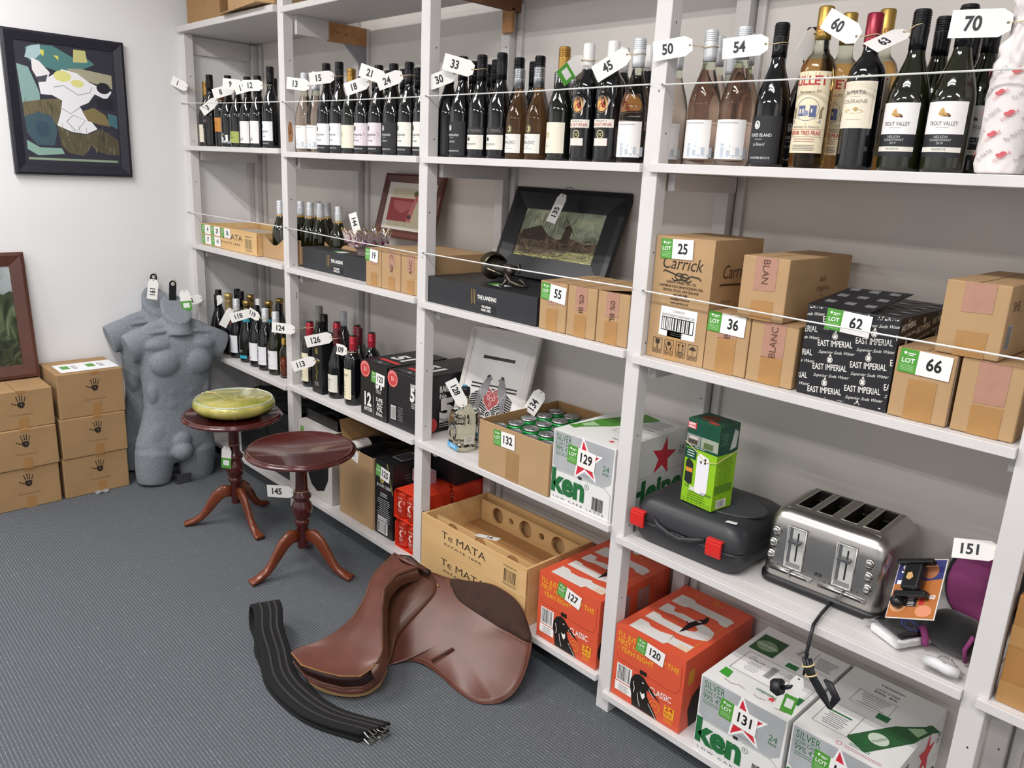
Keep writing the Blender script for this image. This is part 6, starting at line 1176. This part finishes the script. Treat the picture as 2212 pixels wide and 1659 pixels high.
for (y,zz,h,dx),l in zip(spots,nm):
    b=MB(); K2=KRAFTD if 0 else mt('#a5845c',.8,var=.08,sc=7,bump=.25); w=WD; d=.275
    nx=10; 
    def fr_(u,v,h=h): return (w*u,-.006*math.sin(PI*v)*math.sin(PI*u),h*v)
    b.box((0,0,0),(w,d,h),K2); pr(b,front(),hand(w*.55,h*.62,.042)+scr(w*.55,h*.36,.09)+[('r',w*.5,0,.036,h*.28,mt('#a87d4c',.3)),('r',w*.5,h*.93,.036,h*.07,mt('#a87d4c',.3))])
    pr(b,top(h),[('r',w/2-.001,0,.002,d,'#7a5a38')])
    o=b.build('carton',None,(.297+dx,y,zz+.0008*(zz>0)),a(90),bev=.004); tag(o,l,'cardboard box','hand-print cartons stacked by the left wall')
b=MB().box((0,0,0),(.25,.16,.0006),mt('#eceef0',.6)); pr(b,top(.0006),[('r',.02,.06,.035,.06,GRN),('r',.13,.06,.035,.06,GRN),('t','20',.065,.1,.016,BLK),('t','37',.065,.075,.016,BLK),('t','49',.065,.05,.016,BLK),('t','61',.18,.1,.016,BLK),('t','78',.18,.075,.016,BLK),('t','94',.18,.05,.016,BLK)])
tag(b.build('lot_sheet',None,(.27,-.742,.6025),a(90)),'white paper sheet with two green stickers lying on the right hand-print stack','paper sheet')
MB().grid(lambda u,v:(.301+.03*u,-.66+.06*v,.004+.008*math.sin(9*u+5*v)**2),8,8,mt('#f0f0ee',.1,0,tr=.7)).build('tape_curl') .update_tag()
tag(bpy.data.objects['tape_curl'],'loose curl of clear tape on the carpet by the right carton stack','tape')
# ================= MANNEQUINS =================
GRY=mt('#7f858c',.8,var=.22,sc=170,det=2,bump=.5,bd=.0015)
def mannequin(label,loc,rx,num):
    t=thing('torso_mannequin',label,'mannequin',loc,0,'grey torso mannequins hung on the left wall',rot=(rx,0,a(90)))
    b=MB()
    S=[(.10,.178,.055,.05,-.0),(.15,.192,.085,.065,0),(.20,.193,.09,.07,0),(.26,.178,.085,.066,0),(.32,.163,.08,.062,0),(.38,.154,.078,.058,0),(.44,.156,.08,.056,0),(.50,.163,.085,.056,0),(.56,.17,.09,.058,0),(.62,.178,.09,.06,0),(.67,.19,.083,.06,0),(.715,.195,.07,.058,.0),(.75,.17,.058,.054,.01),(.78,.12,.05,.05,.015),(.81,.07,.045,.045,.02)]
    n=40; vs=[];fs=[]
    for z,w,f,k,cy in S:
        for i in range(n):
            A=2*PI*i/n; c,s=math.cos(A),math.sin(A); e=.82
            x=math.copysign(abs(c)**e,c)*w; y=math.copysign(abs(s)**e,s)*(k if s>0 else f); vs.append((x,y+cy,z))
    for j in range(len(S)-1):
        for i in range(n): fs.append((j*n+i,j*n+(i+1)%n,(j+1)*n+(i+1)%n,(j+1)*n+i))
    fs+=[list(range(n))[::-1],list(range(len(vs)-n,len(vs)))]; b.add(vs,fs,GRY)
    def ell(c,r,R=None):
        M=Matrix.Translation(c)@(R or Matrix())@Matrix.Diagonal((*r,1)); k=16
        b.lathe([(math.sin(PI*j/k),-math.cos(PI*j/k)) for j in range(k+1)],GRY,24,M=M)
    # arm stumps with flat cut ends
    for s in (-1,1):
        M=Matrix.Translation((s*.125,.0,.72))@Matrix.Rotation(s*a(112),4,'Y')
        b.lathe([(0,-.03),(.045,-.02),(.06,.0),(.063,.04),(.062,.08),(.06,.115),(0,.115)],GRY,28,M=M@Matrix.Diagonal((1.2,.85,1,1)))
        # thighs
        b.lathe([(0,0),(.078,0),(.085,.03),(.092,.1),(.095,.16),(.08,.2),(0,.22)],GRY,32,M=Matrix.Translation((s*.108,-.005,0))@Matrix.Rotation(-s*a(2),4,'Y')@Matrix.Diagonal((1,.9,1,1)))
        ell((s*.075,-.062,.615),(.075,.045,.07)); ell((s*.1,-.04,.70),(.075,.04,.04)); ell((s*.09,-.05,.25),(.06,.03,.09))
        ell((s*.04,-.068,.48),(.036,.016,.036)); ell((s*.04,-.066,.41),(.036,.015,.036)); ell((s*.04,-.062,.34),(.036,.016,.038)); ell((s*.12,-.035,.48),(.035,.035,.08))
        b.tube([(s*.05,.015,.785),(s*.12,.01,.762),(s*.19,.0,.735)],.04,GRY,12,rs=[.04,.04,.03])
        b.tube([(s*.03,-.04,.765),(s*.08,-.042,.768),(s*.15,-.035,.758)],.009,GRY,10)
    ell((0,-.085,.17),(.052,.05,.05)); ell((0,-.075,.22),(.05,.035,.05))
    # neck, cut on a slant
    N=[(.085,.75),(.072,.79),(.068,.825),(.071,.872)]; vs=[];fs=[];n=28
    for j,(r,z) in enumerate(N):
        for i in range(n):
            A=2*PI*i/n; x,y=r*math.cos(A),r*math.sin(A)*1.1; vs.append((x,y+.01,z+(y*.8+.0 if j==3 else (y*.3 if j==2 else 0))))
    for j in range(3):
        for i in range(n): fs.append((j*n+i,j*n+(i+1)%n,(j+1)*n+(i+1)%n,(j+1)*n+i))
    fs+=[list(range(n))[::-1],list(range(3*n,4*n))]; b.add(vs,fs,GRY)
    o=b.build('torso_body',t); m=o.modifiers.new('r','REMESH'); m.mode='VOXEL'; m.voxel_size=.0055; m.use_smooth_shade=True
    m=o.modifiers.new('s','SMOOTH'); m.factor=.6; m.iterations=4
    # hanging strap with a hole
    k=mt('#17171a',.5); b=MB(); vs=[]; 
    for yy in (0,.004):
        vs+=[(-.017,yy,-.05),(.017,yy,-.05)]+[(.017*math.cos(A),yy,.06+.017*math.sin(A)) for A in [PI*i/8 for i in range(9)]]
    m_=len(vs)//2; b.add(vs,[list(range(m_)),list(range(m_,2*m_))[::-1]]+[(i,(i+1)%m_,m_+(i+1)%m_,m_+i) for i in range(m_)],k); pr(b,front(),[('e',0,.06,.009,.009,'#d9d9dc')])
    o=b.build('hanger_strap',t); o.location=(0,.05,.925)
    MB().tube([(0,.048,.985),(0,.035,.992),(.004,.03,1.0),(.004,.034,1.01)],.0016,mt('#9a8a5a',.3,.9),6).build('hook',t)
    b=MB().box((-.03,-.1,0),(.04,-.096,.052),mt('#3c3d42',.6)).box((-.03,-.098,0),(.04,.0,.004),mt('#3c3d42',.6))
    if num=='f': b.build('base_plate',t)
    return t
mannequin('front grey flocked male torso mannequin, beside the bowl table',(.332,-.287,0.0),a(-0),'f').rotation_euler=(0,a(4),a(90))
mannequin('rear grey flocked male torso mannequin against the left wall, behind the other',(.092,-.290,.004),0,'r').rotation_euler=(0,a(4),a(90))
tagc('161',(.15,-.262,.985),82,'card lot tag reading 161, hanging on the rear mannequin',a(62),L=.095,H=.048)
tagc('',(.33,-.185,.95),96,'white and green lot tag hanging over the front mannequin neck',a(62),L=.095,H=.048,green=1)
# ================= PEDESTAL TABLES =================
MAH=mt('#4a1513',.18,var=.18,sc=5,st=(1,5,1),coat=.5); MAHL=mt('#6f3319',.28,var=.3,sc=6,coat=.35)
def ptable(loc,rz,label):
    t=thing('pedestal_table',label,'side table',loc,rz,'round mahogany pedestal tables')
    MB().lathe([(0,.493),(.17,.493),(.195,.497),(.206,.502),(.21,.508),(.206,.514),(.2,.515),(.202,.519),(.199,.523),(.193,.522),(.190,.519),(0,.519)],MAH,72).build('table_top',t)
    MB().lathe([(0,.098),(.02,.1),(.0225,.105),(.0225,.195),(.026,.2),(.031,.21),(.027,.222),(.024,.226),(.033,.236),(.04,.262),(.038,.285),(.03,.302),(.0275,.308),(.036,.316),(.037,.325),(.028,.337),(.024,.35),(.0225,.40),(.0225,.44),(.026,.46),(.03,.47),(.055,.483),(.06,.493),(0,.493)],MAH,28).build('column',t)
    for k in range(3):
        A=2*PI*k/3; P=[(.02,.155,.052),(.05,.158,.06),(.08,.135,.052),(.105,.1,.045),(.13,.063,.036),(.155,.036,.03),(.185,.02,.026),(.21,.013,.024),(.222,.0105,.016)]
        vs=[];fs=[]; n=12
        for i,(r,z,hh) in enumerate(P):
            d=(P[min(i+1,len(P)-1)][0]-P[max(i-1,0)][0],P[min(i+1,len(P)-1)][1]-P[max(i-1,0)][1]); L=math.hypot(*d); nx,nz=-d[1]/L,d[0]/L
            wv=.0125 if i<5 else .0125+.003*min(i-4,3); hh2=hh/2 if i<7 else .0095
            for j in range(n):
                B=2*PI*j/n; q=math.copysign(abs(math.cos(B))**.7,math.cos(B))*hh2; s=math.copysign(abs(math.sin(B))**.7,math.sin(B))*wv
                R_=r+nx*q; Z=max(z+nz*q,.0008); vs.append((R_*math.cos(A)-s*math.sin(A),R_*math.sin(A)+s*math.cos(A),Z))
        for i in range(len(P)-1):
            for j in range(n): fs.append((i*n+j,i*n+(j+1)%n,(i+1)*n+(j+1)%n,(i+1)*n+j))
        fs+=[list(range(n))[::-1],list(range(len(vs)-n,len(vs)))]
        MB().add(vs,fs,MAHL,True).build('leg',t)
    return t
ptable((1.578,-.264,0),math.atan2(-.201,-.01),'nearer round mahogany pedestal table with a bare top and lot tag 145')
ptable((1.015,-.277,0),math.atan2(-.175,-.101),'farther round mahogany pedestal table, the glazed green bowl on it')
tagc('145',(1.575,-.306,.345),2,'card lot tag reading 145, banded to the nearer table column',a(38),L=.1,H=.05,neck=(1.578,-.264,.345),nr=.028)
tagc('',(1.03,-.318,.372),86,'white and green lot tag hanging on the farther table column',a(38),L=.095,H=.045,green=1,neck=(1.015,-.277,.378),nr=.026)
# glazed bowl
def bowl():
    t=thing('ceramic_bowl','wide shallow yellow-green glazed bowl with rubber bands on the farther table','bowl',(1.012,-.266,.5195))
    g=mt('#7d8428',.16,var=.3,c2='#c0b468',sc=11,det=6,coat=.25); rim=mt('#b9c0b0',.1,coat=.6)
    MB().lathe([(0,0),(.10,0),(.13,.006),(.16,.022),(.172,.04),(.17,.055),(.162,.065)],g,64).build('outer_body',t)
    MB().lathe([(.157,.063),(.163,.04),(.15,.022),(.12,.012),(0,.009)],g,64).build('inner_glaze',t)
    MB().lathe([(.1625,.062),(.163,.067),(.16,.069),(.157,.067),(.1568,.062)],rim,64).build('rim',t)
    rb=mt('#d9c27a',.6)
    def pt(A,r,z): return (r*math.cos(A),r*math.sin(A),z)
    A1,A2=a(-160),a(-25)
    MB().tube([pt(A1,.13,.005),pt(A1,.174,.03),pt(A1,.165,.069),pt(A1+.05,.1,.071),pt(A2-.6,.05,.071),pt(A2,.163,.071),pt(A2,.175,.045),pt(A2,.155,.015)],.0013,rb,6).build('rubber_band',t)
    A1,A2=a(-150),a(115)
    MB().tube([pt(A1,.17,.05),pt(A1,.163,.07),pt(150*PI/180,.08,.071),pt(A2,.163,.071),pt(A2,.174,.045)],.0013,rb,6).build('rubber_band',t)
bowl()
# ================= SADDLE =================
FLAP=[(2.157,-0.077,0.170),(2.251,-0.054,0.174),(2.322,-0.024,0.184),(2.417,-0.012,0.209),(2.501,-0.012,0.212),(2.559,-0.012,0.194),(2.607,-0.020,0.152),(2.659,-0.054,0.125),(2.688,-0.091,0.098),(2.710,-0.134,0.068),(2.720,-0.175,0.041),(2.714,-0.207,0.021),(2.696,-0.233,0.006),(2.670,-0.264,0.004),(2.630,-0.282,0.004),(2.570,-0.285,0.004),(2.498,-0.279,0.004),(2.433,-0.280,0.008),(2.377,-0.291,0.008),(2.342,-0.313,0.004),(2.329,-0.346,0.004),(2.322,-0.377,0.004),(2.285,-0.382,0.004),(2.187,-0.315,0.015),(2.113,-0.259,0.060),(2.057,-0.197,0.106),(2.056,-0.139,0.143),(2.100,-0.090,0.169)]
SKIRT=[(2.113,-0.100,0.178),(2.170,-0.087,0.179),(2.223,-0.105,0.161),(2.248,-0.127,0.144),(2.254,-0.171,0.115),(2.253,-0.253,0.063),(2.258,-0.289,0.040),(2.278,-0.320,0.018),(2.331,-0.376,0.016),(2.305,-0.386,0.016),(2.204,-0.321,0.026),(2.126,-0.268,0.069),(2.068,-0.213,0.111),(2.055,-0.162,0.145),(2.079,-0.127,0.164)]
KNEE=[(2.261,-0.059,0.180),(2.330,-0.031,0.190),(2.425,-0.020,0.215),(2.509,-0.020,0.218),(2.567,-0.020,0.201),(2.614,-0.027,0.158),(2.663,-0.060,0.131),(2.579,-0.075,0.132),(2.499,-0.089,0.132),(2.406,-0.095,0.140),(2.334,-0.092,0.150),(2.288,-0.077,0.165)]
STUD=[(2.141,-0.128,0.171),(2.234,-0.100,0.157),(2.469,-0.026,0.192)]
KEEP=[(2.430,-0.273,0.023),(2.463,-0.208,0.060)]
ST1=[(2.251,-0.066,0.175),(2.282,-0.085,0.160),(2.328,-0.099,0.145),(2.405,-0.105,0.133),(2.497,-0.098,0.125),(2.588,-0.083,0.125),(2.663,-0.068,0.125)]
ST2=[(2.667,-0.083,0.113),(2.702,-0.132,0.077),(2.714,-0.176,0.048),(2.706,-0.211,0.027),(2.686,-0.236,0.013),(2.660,-0.261,0.011),(2.623,-0.276,0.011),(2.563,-0.278,0.011),(2.492,-0.274,0.013),(2.428,-0.277,0.018),(2.373,-0.288,0.018),(2.343,-0.303,0.012)]
SEAT=[[(2.032,-0.149,0.215),(2.076,-0.164,0.225),(2.125,-0.173,0.225),(2.168,-0.142,0.215)],[(2.061,-0.223,0.205),(2.111,-0.236,0.215),(2.135,-0.236,0.215),(2.153,-0.221,0.210)],[(2.097,-0.292,0.190),(2.130,-0.292,0.197),(2.166,-0.298,0.200),(2.193,-0.299,0.200)],[(2.159,-0.360,0.170),(2.187,-0.357,0.172),(2.225,-0.358,0.175),(2.269,-0.361,0.182)],[(2.219,-0.457,0.150),(2.251,-0.435,0.145),(2.297,-0.427,0.150),(2.347,-0.415,0.165)],[(2.230,-0.557,0.130),(2.271,-0.512,0.118),(2.340,-0.484,0.125),(2.404,-0.454,0.140)],[(2.210,-0.624,0.118),(2.287,-0.578,0.105),(2.372,-0.529,0.110),(2.429,-0.487,0.122)],[(2.206,-0.656,0.110),(2.317,-0.623,0.100),(2.397,-0.573,0.100),(2.429,-0.513,0.108)]]
RIM=[(2.206,-0.656,0.110),(2.274,-0.660,0.105),(2.334,-0.628,0.100),(2.390,-0.596,0.100),(2.428,-0.552,0.100),(2.429,-0.513,0.108),(2.420,-0.483,0.115)]
BAND=[(2.200,-0.645,0.075),(2.271,-0.646,0.065),(2.331,-0.623,0.060),(2.387,-0.585,0.055),(2.422,-0.534,0.055),(2.415,-0.479,0.060),(2.392,-0.436,0.075)]
BOT=[(2.206,-0.623,0.045),(2.278,-0.628,0.035),(2.322,-0.609,0.025),(2.373,-0.577,0.020),(2.411,-0.527,0.020),(2.405,-0.465,0.025),(2.372,-0.413,0.040)]

LE=mt('#623a30',.36,var=.16,sc=16,bump=.35,bd=.001,det=6); LE2=mt('#583729',.42,var=.2,sc=14,bump=.3,bd=.001); SU=mt('#38231a',.9,var=.2,sc=22,bump=.3); LD=mt('#2c1310',.4); THR=mt('#8f6c4c',.7); FELT=mt('#a5845a',.85,bump=.2,sc=60)
def fan(edge,m,name,par,bul=0,rings=8,thick=.005,nrm=Vector((.1,-.533,.84)),roll=0):
    E=[Vector(p) for p in edge]; 
    # resample smoothly
    n=len(E); R=[]
    for i in range(n):
        p0,p1,p2,p3=E[i-1],E[i],E[(i+1)%n],E[(i+2)%n]
        for s in (0,.25,.5,.75): R.append(.5*((2*p1)+(-p0+p2)*s+(2*p0-5*p1+4*p2-p3)*s*s+(-p0+3*p1-3*p2+p3)*s**3))
    import numpy as np
    c=sum(R,Vector())/len(R); N=len(R); A_=np.array([list(p-c) for p in R]); nv=Vector(np.linalg.svd(A_)[2][2]); nv=nv if nv.dot(nrm)>0 else -nv
    vs=[c+nrm*bul];fs=[]
    for k in range(1,rings+1):
        q=k/rings
        for p in R:
            f=(p-c)-nv*(p-c).dot(nv); e=nv*(p-c).dot(nv); vs.append(c+f*q+e*q**4+nrm*(bul*(1-q**4)))
    for i in range(N): fs.append((0,1+i,1+(i+1)%N))
    for k in range(rings-1):
        for i in range(N): a0=1+k*N; fs.append((a0+i,a0+(i+1)%N,a0+N+(i+1)%N,a0+N+i)[::-1])
    b=MB(); b.add(vs,fs,m,True); o=b.build(name,par); d=o.modifiers.new('s','SOLIDIFY'); d.thickness=thick; d.offset=0; d.use_even_offset=False
    if roll: MB().tube([p+nrm*.001 for p in R],roll,m,6,cl=True).build(name+'_edge',par)
    return o
def surf(rows,m,name,par,nu=40,nv=24,thick=0,jit=0):
    R=[[Vector(p) for p in r] for r in rows]
    def cr(P,t):
        t=t*(len(P)-1); i=min(int(t),len(P)-2); s=t-i; p1,p2=P[i],P[i+1]; p0=P[i-1] if i else 2*p1-p2; p3=P[i+2] if i+2<len(P) else 2*p2-p1
        return .5*((2*p1)+(-p0+p2)*s+(2*p0-5*p1+4*p2-p3)*s*s+(-p0+3*p1-3*p2+p3)*s**3)
    b=MB().grid(lambda u,v:tuple(cr([cr(r,v) for r in R],u)),nu,nv,m); o=b.build(name,par)
    if thick: d=o.modifiers.new('s','SOLIDIFY'); d.thickness=thick; d.offset=0
    return o
def saddle():
    t=thing('riding_saddle','brown leather riding saddle lying on the carpet against the bottom shelf','saddle',(0,0,0))
    fan(FLAP,LE,'side_flap',t,.003,14,.005,roll=.0032); fan(SKIRT,LE2,'skirt',t,.014,12,.005,roll=.002)
    fan(KNEE,SU,'knee_roll',t,.016,12,.005)['label']='dark brown suede knee pad'
    surf(SEAT[:7]+[RIM],LE,'seat',t,48,24)
    # left side and far flap under the seat
    L=[Vector(r[0]) for r in SEAT]; G=[Vector((p.x-.05-.02*math.sin(i),p.y+.02+.012*i if i<4 else p.y+.07,.004)) for i,p in enumerate(L)]
    surf([[tuple(p),tuple((p*2+g)/3+Vector((-.02,.01,.01))),tuple((p+2*g)/3+Vector((-.015,.01,0))),tuple(g)] for p,g in zip(L,G)],LE2,'far_flap',t,30,10,.004)
    surf([[RIM[i],tuple((Vector(RIM[i])*.65+Vector(BAND[i])*.35)+Vector((.004,-.006,0))),BAND[i]] for i in range(7)],LD,'cantle_band',t,30,8)
    MB().tube([tuple(Vector(p)+Vector((.001,-.002,.001))) for p in RIM],.0022,mt('#8a6038',.8,var=.4,sc=60),6).build('worn_edge',t)['label']='worn pale edge of the seat'
    surf([[BAND[i],tuple((Vector(BAND[i])+Vector(BOT[i]))/2+Vector((.008,-.01,0))),BOT[i]] for i in range(7)],LE,'rear_welt',t,30,8)
    MB().tube([tuple(Vector(p)+Vector((.003,-.005,0))) for p in BAND],.004,LE2,6).build('welt_piping',t)
    B2=[tuple(Vector(p)+Vector((-.03,.03,-p[2]+.006)) if 1 else p) for p in BOT]
    surf([[BOT[i],tuple(Vector(BOT[i])+Vector((-.002,.0,-.018 if BOT[i][2]>.022 else -.012))),B2[i]] for i in range(7)],FELT,'panel_underside',t,30,8)
    # seat edge to skirt welt
    W=[r[3] for r in SEAT[:7]]+[RIM[-1]]; MB().tube([tuple(Vector(p)+Vector((.003,-.004,.0))) for p in W],.0045,LE2,8).build('seat_welt',t)
    surf([[r[3],tuple(Vector(r[3])+Vector((.012,-.004,-.012))),tuple(Vector(r[3])+Vector((.012,.012,-.045)))] for r in SEAT],LE2,'seat_side',t,30,6)
    def stitch(P,nm='stitching',w=.0008,o=Vector((.001,-.004,.006))):
        P=[Vector(p) for p in P]; Q=[]
        for i in range(len(P)-1):
            p1,p2=P[i],P[i+1]; p0=P[i-1] if i else 2*p1-p2; p3=P[i+2] if i+2<len(P) else 2*p2-p1
            for s in (0,.25,.5,.75): Q.append(.5*((2*p1)+(-p0+p2)*s+(2*p0-5*p1+4*p2-p3)*s*s+(-p0+3*p1-3*p2+p3)*s**3)+o)
        Q.append(P[-1]+o); MB().tube(Q,w,THR,5).build(nm,t)
    stitch(ST1,o=Vector((0,-.003,.004))); stitch(ST2,o=Vector((0,-.002,.003)),w=.0007)
    stitch([(Vector(r[0])*.8+Vector(r[1])*.2) for r in SEAT[:5]],o=Vector((0,-.001,.003)))
    stitch([(Vector(r[3])*.93+Vector(r[2])*.07) for r in SEAT],o=Vector((0,-.001,.004)))
    for p in STUD: MB().lathe([(0,.006),(.004,.005),(.006,.002),(.0065,0)],mt('#a08a55',.3,.8),14,M=Matrix.Translation(p)@Matrix.Rotation(a(32),4,'X')).build('brass_stud',t)
    A_,B_=Vector(KEEP[0])+Vector((0,-.006,.010)),Vector(KEEP[1])+Vector((0,-.006,.008)); MB().tube([A_,A_.lerp(B_,.5)+Vector((0,-.002,.003)),B_],.007,LE2,8,flat=.5).build('strap_keeper',t)
    # pommel arch and layered welts at the front
    for k in range(3):
        q=Vector((-.012*k+.004,.006+.012*k,-.012*k)); MB().tube([Vector(SEAT[1][0])+q*.6+Vector((-.012,0,-.02)),Vector(SEAT[0][0])+q,Vector(SEAT[0][1])+q,Vector(SEAT[0][2])+q+Vector((0,.012,0)),Vector(SEAT[0][3])+q+Vector((.01,.02,-.012))],.008,LE2 if k%2 else LE,8).build('pommel_welt',t)
    MB().tube([Vector(SEAT[0][1])+Vector((.0,.01,-.005)),Vector(SEAT[0][1])+Vector((.02,.04,-.01)),Vector(SEAT[0][2])+Vector((.02,.05,-.02)),Vector(SEAT[0][3])+Vector((.03,.03,-.02))],.012,LD,8).build('pommel_arch',t)
saddle()
# ================= GIRTH STRAP =================
def girth():
    t=thing('girth_strap','black girth strap with grey stripes folded double beside the saddle, buckles at its end','strap',(0,0,0))
    C1=[(1.935,-.60,.0),(2.0,-.632,0),(2.08,-.652,0),(2.18,-.684,0),(2.30,-.69,0),(2.43,-.67,0),(2.575,-.603,0)]
    m=mt('#0d0d0f',.95,bump=.3,sc=60); g=mt('#343130',.95,bump=.3,sc=80)
    def cr(P,s):
        s=s*(len(P)-1); i=min(int(s),len(P)-2); q=s-i; p1,p2=P[i],P[i+1]; p0=P[i-1] if i else 2*p1-p2; p3=P[i+2] if i+2<len(P) else 2*p2-p1
        return .5*((2*p1)+(-p0+p2)*q+(2*p0-5*p1+4*p2-p3)*q*q+(-p0+3*p1-3*p2+p3)*q**3)
    bot=[Vector((x,y,.006)) for x,y,_ in C1]; topp=[Vector((x+.004,y+.002,zz)) for (x,y,_),zz in zip(C1,[.108,.084,.05,.026,.022,.024,.03])]
    path=[Vector((2.575,-.603,.006))]+bot[-2::-1]; loop=[Vector((1.878,-.588,.026)),Vector((1.862,-.58,.07)),Vector((1.89,-.585,.112))]
    P=path+loop+topp
    def widthdir(p,s): k=min(1,max(0,(p.x-1.95)/.25)); return Vector((.34-.14*k,.94+.04*k,0)).normalized()
    Wd=.094
    def strip(w0,w1,off,mm,nm,th=.009):
        def f(u,v):
            p=cr(P,u); q=cr(P,min(1,u+.004))-cr(P,max(0,u-.004)); d=widthdir(p,u); nn=q.cross(d).normalized()
            c=p+d*(w0+(w1-w0)*v)-nn*off; return tuple(c)
        o=MB().grid(f,110,4,mm).build(nm,t); 
        if th: s=o.modifiers.new('s','SOLIDIFY'); s.thickness=th; s.offset=0
        return o
    strip(-Wd/2,Wd/2,0,m,'webbing')
    for q in (-.021,.006,.026): strip(q-.003,q+.004,-.0058,g,'grey_stripe',.001); 
    for q in (-.021,.006,.026): strip(q-.003,q+.004,.0058,g,'grey_stripe',.001)
    br=mt('#a5a39a',.2,1)
    for k,(dy,zz) in enumerate([(-.02,.008),(.018,.008),(-.02,.03),(.018,.03)]):
        c=Vector((2.585,-.60,zz))+Vector((.22,.97,0))*dy; R=Matrix.Translation(c)@Matrix.Rotation(a(12),4,'Z')@Matrix.Rotation(a(15-20*(k%2)),4,'Y')
        P_=[R@Vector(p) for p in [(-.01,-.014,0),(.014,-.014,0),(.014,.014,0),(-.01,.014,0)]]; b=MB().tube(P_,.0022,br,6,cl=True).tube([R@Vector((-.01,0,.001)),R@Vector((.016,0,.003))],.0016,br,6); b.build('buckle',t)
girth()
